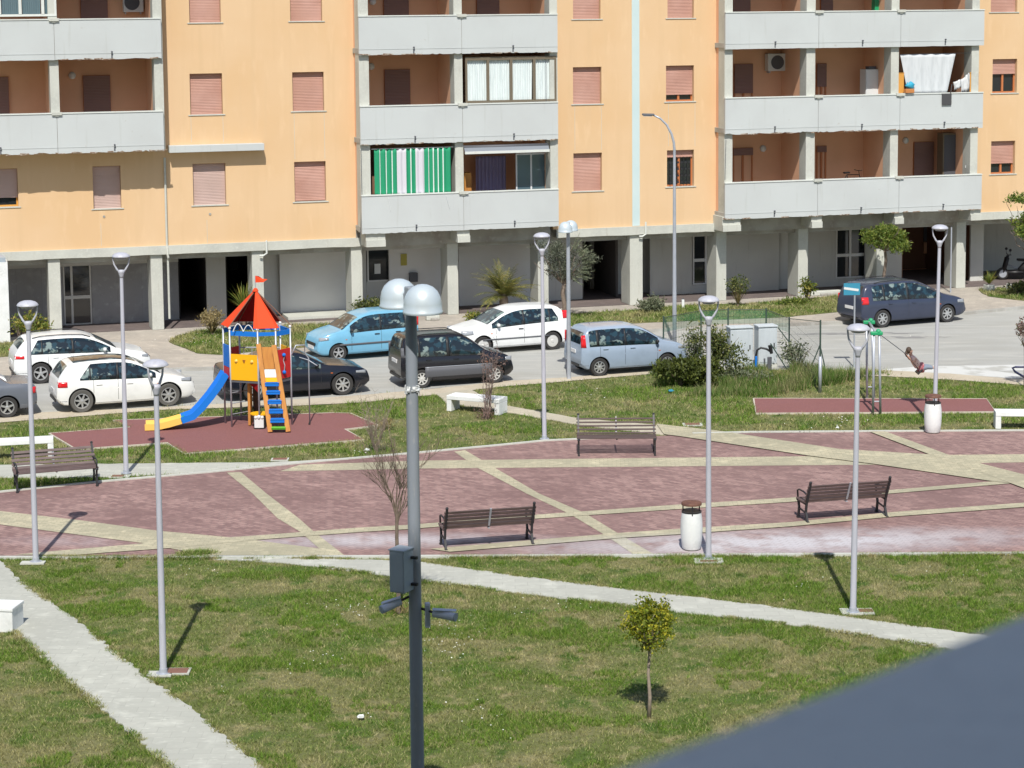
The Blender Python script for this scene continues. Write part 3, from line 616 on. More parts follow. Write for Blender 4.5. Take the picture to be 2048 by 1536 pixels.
# ---- balconies
bays = [('L', [(-130, 116), (116, 329)], (2, 3, 4)), ('M', [(721, 926), (926, 1117)], (1, 2, 3, 4)), ('R', [(1450, 1636), (1636, 1799), (1799, 1965)], (1, 2, 3, 4))]
YI = 1.45
def chipped(s0, s1, zt, zb, seed, amt):
    """panel front with an uneven, spalled lower edge"""
    b = MB(); rg = random.Random(seed); n = max(8, int((s1-s0)/.09)); pr = 0; row = []
    for i in range(n+1):
        pr = pr*.82+rg.gauss(0, amt*.45); d = max(0, pr) if rg.random() < .9 else amt
        row.append((s0+(s1-s0)*i/n, zb+min(d, .09)))
    b.mi = 0
    for i in range(n):
        (p, q), (p2, q2) = row[i], row[i+1]
        b.add([(p, YB, q), (p2, YB, q2), (p2, YB, zt), (p, YB, zt), (p, YB+.11, q), (p2, YB+.11, q2), (p2, YB+.11, zt), (p, YB+.11, zt)], [(0, 1, 2, 3), (5, 4, 7, 6), (4, 5, 1, 0)])
    b.add([(s0, YB, row[0][1]), (s0, YB, zt), (s0, YB+.11, zt), (s0, YB+.11, row[0][1]), (s1, YB, row[-1][1]), (s1, YB, zt), (s1, YB+.11, zt), (s1, YB+.11, row[-1][1])], [(0, 1, 2, 3), (7, 6, 5, 4)])
    return b
amt = {('L', 2): .045, ('L', 3): .012, ('M', 3): .02, ('M', 2): .022, ('M', 1): .018, ('R', 3): .006, ('R', 2): .035, ('R', 1): .02}
sd = 0
for sec, bs, fls in bays:
    for k in fls:
        zt = Z1+(k-1)*FL; zb = zt-PH
        for i, (u0, u1) in enumerate(bs):
            sd += 1; vv = 300; a = fxs(u0, YB, vv)+.008; c = fxs(u1, YB, vv)-.008
            am = amt.get((sec, k), .01)
            if (sec, k, i) in (('L', 3, 1), ('M', 3, 0)): am = .028
            o = chipped(a, c, zt, zb, sd*3+1, am).build('balcony', 'panel', BLD)
            # shallow moulding line above the slab and coping
            b = MB(); b.bx(a, c, YB-.010, YB-.001, zb+.20, zb+.225); b.build('ledge', 'panel', o)
            b = MB(); b.bx(a-.006, c+.006, YB-.025, YB+.15, zt+.002, zt+.042); b.build('coping', 'cap', o)
            b = MB(); b.bx(a, c, YB+.115, YI, zb+.06, zb+.24); b.build('floor', 'conc_d', o)
            b = MB(); sm = a+(c-a)*.53; b.lathe((sm, YB-.03, zb+.26), [(.028, -.05), (.028, .03)], 8, 'Y'); b.box((sm, YB-.004, zb+.14), (.05, .004, .2)); b.build('drain_spout', 'trimg', o)
            if i < len(bs)-1:
                b = MB(); b.box((c+.008, YB-.012, zt+.012), (.34, .12, .10)); b.box((c+.008, YB-.02, zt-.04), (.12, .05, .09)); b.build('coping_joint', 'conc', o)
                b = MB(); b.bx(c-.001, c+.017, YB+.03, YB+.1, zb+.02, zt); b.build('seam', 'conc_d', o)
            if am >= .02:                    # rusty broken concrete hanging off the edge
                rg = random.Random(sd); 
                for q in range(int(7*am/.02)):
                    b = MB(); s = rg.uniform(a, c); b.box((s, YB+.03, zb+rg.uniform(.0, .03)), (rg.uniform(.08, .35), .07, rg.uniform(.015, .045)), 0, 0, rg.uniform(-.12, .12)); b.build('broken_edge', 'rust', o)
# concrete dividing fins and loggia walls
fins = {'L': ((100, 118), (307, 327)), 'M': ((718, 738), (907, 925), (1098, 1115)), 'R': ((1449, 1465), (1611, 1630), (1780, 1797), (1941, 1957))}
lowk = {'L': 2, 'M': 1, 'R': 1}
SECS = {}
for sec, fs_ in fins.items():
    zlo = Z1+(lowk[sec]-1)*FL-PH
    ss = [(fxs(u0, YB+.16, 165), fxs(u1, YB+.16, 165)) for u0, u1 in fs_]; SECS[sec] = ss
    for i, (a, c) in enumerate(ss):
        b = MB(); b.bx(a+.03 if i else a, c, YB+.152, -.30, zlo+.02, TOPZ-.01); b.build('dividing_wall', 'conc', BLD)
        last = i == len(ss)-1
        if last or i > 0:
            b = MB(); b.bx(a+.035, c-.02, -.298, YI+.2, zlo+.25, TOPZ-.02); b.build('loggia_side_wall', 'orange_deep', BLD)
        elif i == 0:
            b = MB(); b.bx(a+.02, c-.02, -.298, YI+.2, zlo+.25, TOPZ-.02); b.build('loggia_side_wall', 'orange_deep', BLD)
# loggia back walls
for sec, a, c in (('L', SL, sA0), ('M', fxs(717, 0), sB0+.2), ('R', fxs(1447, 0), sC0+.2)):
    zlo = Z1+(lowk[sec]-1)*FL-PH
    b = MB(); b.bx(a, c, YI, YI+.16, zlo+.06, TOPZ-.03); b.build('loggia_wall', 'orange_deep', BLD)
# corbels hanging below the balconies
for (x0, y0, x1, y1) in ((733, 463, 772, 494), (916, 460, 941, 485), (1447, 434, 1483, 463), (1625, 432, 1646, 456), (1791, 424, 1809, 448), (1943, 420, 1964, 441)):
    s0, s1, z0, z1 = rect((x0, y0, x1, y1), YB); b = MB(); z1 = Z1-PH+.10
    b.add([(s0, YB+.115, z1), (s1, YB+.115, z1), (s1, YB+.10, z0), (s0, YB+.10, z0), (s0, .1, z1), (s1, .1, z1), (s1, .1, z0), (s0, .1, z0)], [(3, 2, 1, 0), (0, 1, 5, 4), (2, 3, 7, 6), (1, 2, 6, 5), (3, 0, 4, 7)])
    b.box(((s0+s1)/2, YB+.09, z0+.12), (s1-s0, .1, .24)); b.build('corbel', 'conc', BLD)
# soffit beams under mid and right balconies
for a, c in ((fxs(721, YB), fxs(1117, YB)), (fxs(1450, YB), fxs(1965, YB))):
    b = MB(); b.bx(a+.01, c-.01, .0, .29, SLB-.05, Z1-PH+.055); b.build('balcony_beam', 'conc_d', BLD)
# pillars of the arcade (right edge of front face at the foot)
for i, (u, v) in enumerate(((-85, 675), (125, 668), (329, 664), (530, 653), (727, 643), (918, 634), (1098, 624), (1286, 614), (1453, 606), (1616, 596), (1772, 587), (1931, 578), (2100, 570))):
    s, _ = fac(u, v, 0); wd = .52 if u == 1286 else .42
    b = MB(); b.bx(s-wd, s, .012, 1.02, .10, SLB-.002 if not (729 < u < 1000 or 1460 < u < 1960) else SLB-.052)
    b.build('pillar', 'conc', BLD, bevel=.02)
# vertical blue joint cover on the middle orange wall
s0, s1, z0, z1 = rect((1264, 0, 1279, 442)); M['bluestrip'] = mat('pale_blue_strip', (.50, .62, .63), .7, noise=[(.6, (.56, .66, .66), .4, .7)])
b = MB(); b.bx(s0, s1, -.012, .0, SLT+.02, TOPZ-.02); b.build('joint_cover', 'bluestrip', BLD)
# dark vertical joints between the building sections
for u in (719, 1446):
    s = fxs(u, 0, 250); b = MB(); b.bx(s-.045, s+.035, .05, .5, .12, TOPZ); b.build('building_joint', 'dim', BLD)
# drain pipes
s, _ = fac(331, 400); zt = fac(331, 315)[1]; b = MB(); b.tube([(s, -.07, zt), (s, -.07, SLT+.02), (s, -.16, SLB), (s+.02, -.16, SLB-.1), (s+.02, -.06, SLB-.22), (s+.02, -.06, .5)], .04, 8); b.build('drain_pipe', 'conc', BLD)
for u, v in ((533, 500), (1291, 462)):
    s, z = fac(u, v, -.12); b = MB(); b.tube([(s, -.15, z+.35), (s, -.15, z-.12), (s-.12, -.12, z-.2), (s-.25, -.1, z-.2)], .035, 8); b.build('drain_pipe', 'cap', BLD)
# loose cables and hairline joints on the plaster
for u, v0, v1 in ((203, 447, 492), (415, 440, 486), (383, 232, 284), (447, 232, 284), (590, 226, 318), (650, 226, 318), (1150, 212, 300), (1203, 212, 300), (1337, 207, 292), (1390, 207, 292)):
    s, z0 = fac(u, v1); _, z1 = fac(u, v0); b = MB(); b.bx(s-.006, s+.006, -.004, .0, z0, z1); b.build('plaster_joint', 'conc', BLD)
for pts_ in (((1092, 120), (1092, 180), (1094, 260), (1091, 290)), ((722, 300), (724, 392), (721, 470)), ((1452, 280), (1450, 360))):
    q = [fac(u, v, -.93 if u > 1000 or u < 730 else 0) for u, v in pts_]; b = MB(); b.tube([(s, -.93, z) for s, z in q], .012, 5); b.build('cable', 'trimg', BLD)
# flat canopy slab between floors
s0, s1, z0, z1 = rect((338, 288, 528, 303), -.35); b = MB(); b.bx(s0, s1, -.42, -.002, z0, z1-.02); b.build('canopy_slab', 'panel', BLD, bevel=.01)
# ---- loggia doors with shutters, wall lamps
def ldoor(x0, y0, x1, y1, shut=1.0, m='shutter_d'):
    r = rect((x0, y0, x1, y1), YI); zf = r[3]-2.25
    return window((r[0], r[1], zf, r[3]), shut, m, 'wood_o', Y=YI-.14, sill=False, depth=.10)
for q in ((166, 150, 221, 222), (-30, 153, 18, 225), (160, -26, 215, 32), (766, -28, 817, 28), (952, -30, 998, 25), (768, 138, 820, 210), (1826, 283, 1866, 350), (1632, 126, 1652, 188, .4), (1467, 127, 1505, 190, .5), (1465, 295, 1505, 362, .12), (1632, 291, 1652, 355, .1), (1465, -40, 1500, 15), (1640, -40, 1665, 15)): ldoor(*q)
def globe(u, v, Y=YI-.02):
    s, z = fac(u, v, Y); b = MB(); b.lathe((s, Y, z), [(.13, .02), (.13, -.03), (.11, -.07), (.05, -.1), (.001, -.105)], 14, 'Y'); b.build('wall_lamp', 'white', BLD, smooth=True)
globe(144, 151); globe(1526, 297); globe(1811, 281); globe(742, 133); globe(745, 3)
# ---- ground floor back wall, doors, windows
YG = 2.3
def gpan(x0, y0, x1, y1, m, name='ground_floor_wall', Y=YG, th=.1, full=True):
    s0, s1, z0, z1 = rect((x0, y0, x1, y1), Y)
    if full: z0, z1 = .108, SLB+.099
    b = MB(); b.bx(s0, s1, Y, Y+th, z0, z1); return b.build(name, m, BLD)
def panels(lst):                       # (px left, px right, material, depth)
    for x0, x1, m, Y in lst: gpan(x0, 500, x1, 640, m, Y=Y)
panels([(-300, 12, 'gfwall', 2.3), (12.3, 126, 'stone', 2.3), (183, 357, 'stone', 2.3), (413, 452, 'gfwall', 2.0), (516, 560, 'gfwall', 2.3), (560.3, 705, 'gfwall_l', 2.1), (705.3, 733, 'gfwall', 2.3), (779, 892, 'gfwall_l', 2.1), (892.3, 918, 'gfwall', 2.3), (918.3, 1066, 'gfwall_l', 2.1), (1066.3, 1165, 'gfwall', 2.3),
        (1234, 1300, 'gfwall', 3.2), (1300.3, 1384, 'gfwall', 2.3), (1421, 1558, 'gfwall', 2.1), (1558.3, 1672, 'gfwall', 2.3), (1732, 1803, 'gfwall', 2.0), (1966, 2400, 'gfwall', 4.6), (1940, 1966, 'gfwall', 1.8)])
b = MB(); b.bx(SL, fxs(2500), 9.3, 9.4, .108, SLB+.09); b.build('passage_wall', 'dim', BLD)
b = MB(); s0 = fac(12, 560, YG)[0]; s1 = fac(357, 560, YG)[0]; zc = fac(200, 530, YG)[1]; b.bx(s0, s1, YG-.03, YG-.002, zc, SLB+.095); b.build('fascia_panel', 'gfwall', BLD)
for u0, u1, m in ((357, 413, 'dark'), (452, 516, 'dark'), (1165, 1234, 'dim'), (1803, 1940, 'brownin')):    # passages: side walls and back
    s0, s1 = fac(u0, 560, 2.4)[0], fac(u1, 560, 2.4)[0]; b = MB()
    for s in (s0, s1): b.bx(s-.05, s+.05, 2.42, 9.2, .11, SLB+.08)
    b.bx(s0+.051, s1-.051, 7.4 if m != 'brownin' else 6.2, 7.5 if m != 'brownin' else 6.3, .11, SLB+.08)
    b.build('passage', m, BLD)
s0, s1, z0, z1 = rect((1192, 520, 1206, 575), 5); b = MB(); b.bx(fac(1180, 560, 5)[0], fac(1206, 560, 5)[0], 5, 5.3, .11, SLB); b.build('passage_pier', 'gfwall', BLD)
s0, s1, z0, z1 = rect((458, 505, 497, 540), 6.5); b = MB(); b.bx(s0, s1, 6.5, 6.6, z0, z1); b.build('passage_window', 'dim', BLD)
for x0, y0, x1, y1, m in ((1848, 440, 1893, 482, 'trimg'), (1848, 484, 1893, 506, 'orange_deep'), (1950, 442, 1968, 480, 'trimg'), (1950, 484, 1968, 512, 'orange_deep'), (1805, 540, 1890, 556, 'orange_deep')):
    s0, s1, z0, z1 = rect((x0, y0, x1, y1), 6.1); b = MB(); b.bx(s0, s1, 6.1, 6.15, max(z0, .12), z1); b.build('passage_back_window', m, BLD)
def gdoor(x0, y0, x1, y1, xs, ys, m='rimw', Y=YG, low=False, gl='glass'):
    s0, s1, z0, z1 = rect((x0, y0, x1, y1), Y); z0 = .16 if low else z0
    b = MB(); b.bx(s0, s1, Y+.05, Y+.08, z0, z1); f = b.build('door' if low else 'shop_window', gl, BLD)
    b = MB(); t = .05
    b.bx(s0-t, s0, Y-.03, Y+.1, z0, z1); b.bx(s1, s1+t, Y-.03, Y+.1, z0, z1); b.bx(s0-t, s1+t, Y-.031, Y+.1, z1, z1+t*1.3); b.bx(s0-t, s1+t, Y-.031, Y+.1, z0-t, z0)
    for x in xs: s = s0+(s1-s0)*x; b.bx(s-.04, s+.04, Y-.02, Y+.049, z0, z1)
    for y in ys: z = z0+(z1-z0)*y; b.bx(s0, s1, Y-.021, Y+.048, z-.06, z+.06)
    b.build('frame', m, f)
    b = MB(); b.bx(s0-.08, s1+.08, Y+.02, Y+.12, z1+t*1.3, SLB+.095); b.build('transom_wall', 'gfwall', f)
    if not low and z0 > .3: b = MB(); b.bx(s0-.08, s1+.08, Y+.02, Y+.12, .11, z0-t); b.build('lower_wall', 'gfwall', f)
    return f
gdoor(130, 530, 180, 655, (.28,), (.45,), low=True)
gdoor(737, 500, 777, 560, (), (), m='gfwall_l')
gdoor(1388, 464, 1418, 566, (.80,), (.45,), m='gfwall_l')
gdoor(1674, 450, 1730, 553, (.47,), (.42,), m='gfwall_l')
s0, s1, z0, z1 = rect((750, 528, 762, 548), YG-.1); b = MB(); b.bx(s0, s1, YG-.02, YG-.01, z0, z1); b.build('notice', 'white', BLD)
s0, s1, z0, z1 = rect((802, 508, 814, 531), 2.05); b = MB(); b.bx(s0, s1, 2.06, 2.098, z0, z1); b.build('notice', mat('yellow_notice', (.45, .40, .08), .6), BLD)
s0, s1, z0, z1 = rect((820, 546, 836, 564), 1.9); b = MB(); b.bx(s0, s1, 1.9, 2.098, z0, z1); b.build('letter_box', 'trimg', BLD, bevel=.01)
# raised pale kerb in front of the garage bay near the playground tower
s0, s1, z0, z1 = rect((575, 634, 712, 645), 1.0)
b = MB(); b.bx(fac(575, 640, .9)[0], fac(700, 640, .9)[0], .75, 2.05, .108, .20); b.build('ramp', 'conc', BLD)
# white end pillar at the far left
s0, s1 = fac(-60, 560, -1.1)[0], fac(16, 560, -1.1)[0]
b = MB(); b.bx(s0, s1, -1.15, -.3, .1, fac(8, 524, -1.1)[1]); o = b.build('entrance_block', 'whitec', BLD); b = MB(); b.bx(s0+.002, s1-.06, -1.14, -.31, fac(8, 524, -1.1)[1]+.001, fac(8, 524, -1.1)[1]+.16); b.build('cap', 'box', o)
# glazed balcony enclosure, mid wing second floor
def enclosure(x0, y0, x1, y1, cuts, fm, pm, Y=YB+.13, k=0, name='balcony_glazing'):
    s0, s1, z0, z1 = rect((x0, y0, x1, y1), Y); b = MB(); t = .075
    b.bx(s0, s0+t, Y, Y+.07, z0, z1); b.bx(s1-t, s1, Y, Y+.07, z0, z1); b.bx(s0+t, s1-t, Y, Y+.07, z0, z0+t); b.bx(s0+t, s1-t, Y, Y+.07, z1-t*1.6, z1)
    for c_ in cuts: s = s0+(s1-s0)*c_; b.bx(s-.05, s+.05, Y-.01, Y+.07, z0+t, z1-t)
    f = b.build(name, fm, BLD)
    e = [0]+list(cuts)+[1]
    for i in range(len(e)-1):
        a, c_ = s0+(s1-s0)*e[i]+.05, s0+(s1-s0)*e[i+1]-.05; rows = []
        for zz in (z0+t, z1-t*1.6):
            row = []
            for q in range(30):
                s = a+(c_-a)*q/29; pinch = (.05*math.sin(i*2.1+1)*(1 if zz == z0+t else 0)); row.append((s+pinch*(q/29-.5), Y+.10+.018*math.sin(q*1.9+i), zz))
            rows.append(row)
        b = MB(); b.grid(rows); b.build('curtain' if pm == 'curtain_w' else 'pane', pm, f, smooth=True)
    return f
enclosure(931, 113, 1113, 204, (.245, .50, .755), 'bronze', 'curtain_w')
enclosure(-40, -40, 112, 33, (.25, .52, .82), 'cap', 'glassb')
print('bldg ok')

# ---- things on the balconies
def thing_at(name, x0, y0, x1, y1, Y, label, cat, group=None):
    s0, s1, z0, z1 = rect((x0, y0, x1, y1), Y); o = empty(name, fw(s0, Y, z0), YAW, label, cat, group); return o, s1-s0, z1-z0
def ac(x0, y0, x1, y1, Y, label):
    o, w_, h_ = thing_at('air_conditioner', x0, y0, x1, y1, Y, label, 'air conditioner', 'air conditioners on the loggia walls')
    b = MB(); b.bx(0, w_, 0, .32, 0, h_); b.build('casing', 'white', o, bevel=.02)
    b = MB(); b.lathe((w_*.42, -.004, h_*.5), [(h_*.40, .0), (h_*.40, -.012)], 20, 'Y'); b.build('fan_grille', 'trimg', o)
    b = MB(); b.bx(w_*.1, w_*.13, .05, .4, -.08, 0); b.bx(w_*.85, w_*.88, .05, .4, -.08, 0); b.build('bracket', 'galv', o)
ac(1536, 107, 1581, 142, YI-.36, 'white air conditioner unit high on the loggia wall above the shuttered door')
ac(247, -14, 287, 24, YI-.36, 'pale air conditioner unit cut by the top edge of the photo at left')
def cloth(o, name, w_, h_, m, folds=6, amp=.03, sub=26, tap=0.0, y=0.0, tilt=0.0):
    rows = []
    for j_ in range(12):
        t = j_/11; rows.append([(w_*(tap*(1-t)*.5 + (i/sub)*(1-tap*(1-t))), y-tilt*(1-t)+amp*math.sin(i/sub*math.pi*2*folds+.4*math.sin(t*3)), h_*t) for i in range(sub+1)])
    b = MB(); b.grid(rows); q = b.build(name, m, o, smooth=True); s_ = q.modifiers.new('solid', 'SOLIDIFY'); s_.thickness = .004; return q
# green and white striped awning curtain
m = mat('green_white_stripes', (.75, .79, .76), .8); n = m.node_tree; tc = n.nodes.new('ShaderNodeTexCoord'); sx = n.nodes.new('ShaderNodeSeparateXYZ'); n.links.new(tc.outputs['Object'], sx.inputs[0])
cr = n.nodes.new('ShaderNodeValToRGB'); mr = n.nodes.new('ShaderNodeMapRange'); mr.inputs[2].default_value = 2.72; n.links.new(sx.outputs[0], mr.inputs[0]); n.links.new(mr.outputs[0], cr.inputs[0])
cr.color_ramp.interpolation = 'CONSTANT'; GRN = (.012, .27, .13, 1); WHT = (.66, .72, .70, 1); PNK = (.58, .57, .62, 1)
st = [(0, GRN), (.07, WHT), (.082, GRN), (.155, WHT), (.167, GRN), (.235, WHT), (.247, GRN), (.305, PNK), (.43, GRN), (.49, WHT), (.502, GRN), (.56, PNK), (.68, GRN), (.735, WHT), (.748, GRN), (.80, WHT), (.813, GRN), (.865, WHT), (.878, GRN), (.935, WHT), (.948, GRN)]
el = cr.color_ramp.elements
el[0].position, el[0].color = st[0]; el[1].position, el[1].color = st[-1]
for p_, c_ in st[1:-1]: e = el.new(p_); e.color = c_
n.links.new(cr.outputs[0], n.nodes['Principled BSDF'].inputs['Base Color']); M['stripes'] = m
o, w_, h_ = thing_at('striped_curtain', 749, 296, 902, 391, YB+.16, 'green and white striped outdoor curtain hanging over the lowest middle balcony', 'curtain')
cloth(o, 'fabric', w_, h_, 'stripes', 14, .025, 90)
b = MB(); b.tube([(-.1, .0, h_), (w_+.1, .0, h_)], .015, 8); b.build('rail', 'cap', o)
b = MB(); b.tube([(.45, -.2, -.02), (.53, -.2, -.5)], .006, 4); b.tube([(w_-.25, -.2, -.02), (w_-.12, -.2, -.48)], .006, 4); b.build('tie_cord', 'white', o)
s0, s1, z0, z1 = rect((738, 300, 752, 388), YB+.9); b = MB(); b.bx(s0-.1, s1, YB+.9, YB+.95, z0, z1); b.build('screen', 'brownin', BLD)
# awning roll, purple curtain, glass door in the next bay
o, w_, h_ = thing_at('awning', 930, 296, 1099, 306, YB-.12, 'rolled awning with a pale front bar under the middle balcony', 'awning')
b = MB(); b.tube([(0, .18, h_*1.3), (w_, .18, h_*1.3)], .07, 10); b.build('roll', 'trimg', o, smooth=True); b = MB(); b.bx(0, w_, -.03, .03, 0, .09); b.build('front_bar', 'cap', o); 
b = MB(); b.add([(0, .03, .09), (w_, .03, .09), (w_, .16, h_*1.3+.06), (0, .16, h_*1.3+.06)], [(0, 1, 2, 3)]); b.build('canvas', mat('dark_canvas', (.20, .22, .25), .8), o)
o, w_, h_ = thing_at('purple_curtain', 952, 312, 1012, 380, .7, 'long faded purple curtain in the loggia beside the glass screen', 'curtain'); cloth(o, 'fabric', w_, h_+.5, mat('purple_cloth', (.30, .26, .42), .9), 8, .04, 60); o.location.z -= .5
o, w_, h_ = thing_at('glass_screen', 1032, 306, 1096, 376, -.2, 'pale glass wind screen at the right end of the lowest middle balcony', 'screen')
b = MB(); b.bx(0, .05, 0, .05, -.5, h_); b.bx(w_-.05, w_, 0, .05, -.5, h_); b.bx(.05, w_-.05, 0, .05, h_-.06, h_); b.bx(w_*.45, w_*.5, 0, .05, -.5, h_-.06); b.build('frame', 'white', o); b = MB(); b.bx(.05, w_-.05, .02, .03, -.5, h_-.06); b.build('pane', 'glassb', o)
o, w_, h_ = thing_at('wooden_cabinet', 929, 346, 943, 380, -.2, 'orange wooden cabinet end at the left of the loggia with the purple curtain', 'cabinet'); b = MB(); b.bx(0, w_, 0, .5, -.6, h_); b.build('carcass', 'wood_y', o, bevel=.01); b = MB(); b.bx(.02, w_-.02, -.02, -.002, -.5, h_-.05); b.build('door', 'owood', o)
# sheet, towels, boxes in the upper right loggia
o, w_, h_ = thing_at('hanging_sheet', 1800, 108, 1911, 188, YB+.25, 'large white sheet hung across the upper right loggia', 'sheet', None); cloth(o, 'fabric', w_, h_, mat('white_sheet', (.58, .61, .63), .9, noise=[(3, (.50, .53, .55), .45, .7, (3, 3, .6))]), 5, .012, 70, .30)
b = MB(); b.tube([(-.3, 0, h_), (w_+.9, 0, h_+.02)], .008, 5); b.build('line', 'trimg', o)
o, w_, h_ = thing_at('towel', 1908, 150, 1945, 186, YB+.35, 'crumpled white towels drying right of the hanging sheet', 'towel')
for i in range(0):
    b = MB(); rows = [[(w_*(.28*i+.26*k_/8), -.02*i+.02*math.sin(k_*1.7+i), h_*(t_*(1-.12*i)+.10*i)+.12*i*t_) for k_ in range(9)] for t_ in (0, .4, .7, 1)]; b.grid(rows); b.build('cloth', 'white', o, smooth=True)
for (x0_, x1_, zt0, zt1, zb0, zb1, yy) in ((.0, .45, .62, .80, .15, .35, 0), (.35, .85, .75, 1.15, .0, .1, -.05), (.72, 1.0, 1.1, 1.35, .1, .55, -.1)):
    b = MB(); rows = [[(w_*(x0_+(x1_-x0_)*k_/10)+.03*math.sin(t_*5+k_), yy+.03*math.sin(k_*1.9+t_*2), h_*((zt0+(zt1-zt0)*k_/10)*t_+(zb0+(zb1-zb0)*k_/10)*(1-t_))) for k_ in range(11)] for t_ in (0, .25, .5, .75, 1)]; b.grid(rows); q = b.build('cloth', 'clothw', o, smooth=True); s_ = q.modifiers.new('s', 'SOLIDIFY'); s_.thickness = .01
o, w_, h_ = thing_at('hanging_mat', 1884, 187, 1903, 210, YB-.05, 'dark grey mat hanging over the parapet below the sheet', 'mat'); b = MB(); b.bx(0, w_, -.012, .012, 0, h_); b.bx(0, w_, .012, .17, h_-.015, h_); b.build('rubber', mat('dark_mat', (.065, .065, .07), .9), o, bevel=.008); b = MB(); b.tube([(w_*.9, 0, h_), (w_*1.15, .1, h_+.35)], .02, 6); b.build('handle', 'trim', o)
for (x0, y0, x1, y1, m_, lb_) in ((1940, 146, 1958, 186, 'wood_y', 'ochre board standing at the right end of the upper right loggia'), (1797, 147, 1808, 182, 'wood_y', 'narrow ochre board beside the pillar left of the hanging sheet')):
    o, w_, h_ = thing_at('board', x0, y0, x1, y1, YB+.18, lb_, 'board'); b = MB(); b.bx(0, w_, 0, .04, -.3, h_); b.build('panel', m_, o, bevel=.01); b = MB(); b.bx(-.01, w_+.01, -.01, .05, h_, h_+.03); b.build('edge', m_, o)
o, w_, h_ = thing_at('plastic_bag', 1811, 160, 1829, 178, YB+.16, 'bright blue plastic bag on the parapet at the sheet lower left', 'bag'); b = MB(); b.sphere((w_/2, 0, h_*.4), .5, 12, 8, (w_, .18, h_*.75)); b.v = [(x+.04*math.sin(z*40), y, z*(1+.15*math.sin(x*30))) for x, y, z in b.v]; b.build('bag', mat('cyan_plastic', (.03, .33, .50), .5), o, smooth=True)
o, w_, h_ = thing_at('tray', 1812, 178, 1829, 186, YB-.1, 'small orange tray on the parapet under the blue bag', 'tray'); b = MB(); b.bx(0, w_, 0, .2, 0, h_); b.build('tray', mat('orange_tray', (.50, .20, .06), .6), o, bevel=.01)
o, w_, h_ = thing_at('white_locker', 1732, 134, 1777, 190, .2, 'white metal locker standing in the middle loggia of the right wing', 'locker'); b = MB(); b.bx(0, w_, 0, .55, -.6, h_*.92); b.build('carcass', 'white', o, bevel=.015); b = MB(); b.bx(w_*.03, w_*.48, -.015, -.001, -.5, h_*.86); b.build('door', 'white', o); b = MB(); b.bx(w_*.52, w_*.97, -.015, -.001, -.5, h_*.86); b.build('door', 'white', o); b = MB(); b.box((w_*.3, .2, h_*.97), (.3, .3, .12)); b.build('lid', 'trimg', o)
o, w_, h_ = thing_at('metal_cabinet', 1886, 266, 1914, 352, .3, 'brown metal cabinet in the lower right loggia beside the shuttered door', 'cabinet'); b = MB(); b.bx(0, w_, 0, .5, -.6, h_); b.build('carcass', 'bronze', o, bevel=.01); b = MB(); b.bx(.05, w_-.05, -.015, -.001, -.5, h_-.08); b.build('door', 'trimg', o)
# bicycle on the lower right loggia, handlebar and wheels showing over the parapet
def bike(loc, rz, label, m='trim', sc_=1):
    o = empty('bicycle', loc, rz, label, 'bicycle')
    for x in (-.52, .52):
        b = MB(); b.lathe((x, 0, .34), [(.33, -.015), (.345, -.015), (.345, .015), (.33, .015), (.33, -.015)], 24, 'Y', False)
        w2 = b.build('wheel', 'tyre', o); b = MB()
        for k_ in range(10): a = k_*math.pi/5; b.tube([(x, 0, .34), (x+.33*math.cos(a), 0, .34+.33*math.sin(a))], .003, 4, False)
        b.build('spokes', 'galv', w2)
    b = MB(); P = dict(bb=(-.05, 0, .3), st=(-.2, 0, .82), hd=(.36, 0, .80), hb=(.40, 0, .66), rw=(-.52, 0, .34), fwl=(.52, 0, .34))
    for a_, c_ in (('bb', 'st'), ('st', 'hd'), ('bb', 'hb'), ('rw', 'bb'), ('rw', 'st'), ('hd', 'fwl')): b.tube([P[a_], P[c_]], .017, 6)
    b.build('frame', m, o); b = MB(); b.tube([(.36, 0, .80), (.33, 0, .95)], .013, 6); b.tube([(.30, -.28, .98), (.34, -.1, .96), (.34, .1, .96), (.30, .28, .98)], .014, 6); b.build('handlebar', 'trim', o)
    b = MB(); b.box((-.22, 0, .90), (.26, .13, .06)); b.build('saddle', 'trim', o, bevel=.02); return o
s, z = fac(1705, 350, .2); bike(fw(s, .3, Z1-PH+.62), YAW+.1, 'bicycle with dark handlebars parked in the lower middle loggia of the right wing')
o, w_, h_ = thing_at('garden_tools', 1932, 292, 1946, 345, YB+.5, 'white cloth and dark tools hung on the end pillar of the lower right loggia', 'tools'); b = MB(); b.box((.1, 0, .45), (.16, .03, .55), 0, 0, .2); b.build('cloth', 'white', o); b = MB(); b.tube([(.25, -.02, .9), (.1, -.02, .1)], .02, 6); b.box((.26, -.02, .85), (.3, .04, .1)); b.build('tool', 'trim', o)
o, w_, h_ = thing_at('green_panel', 1750, -6, 1762, 14, .2, 'green tall object in the top floor loggia cut by the photo edge', 'screen'); b = MB(); b.bx(0, w_, 0, .3, -1, h_+.3); b.build('panel', 'grn', o); b = MB(); b.bx(-.02, w_+.02, -.02, .32, h_+.301, h_+.35); b.build('rim', 'trim', o)
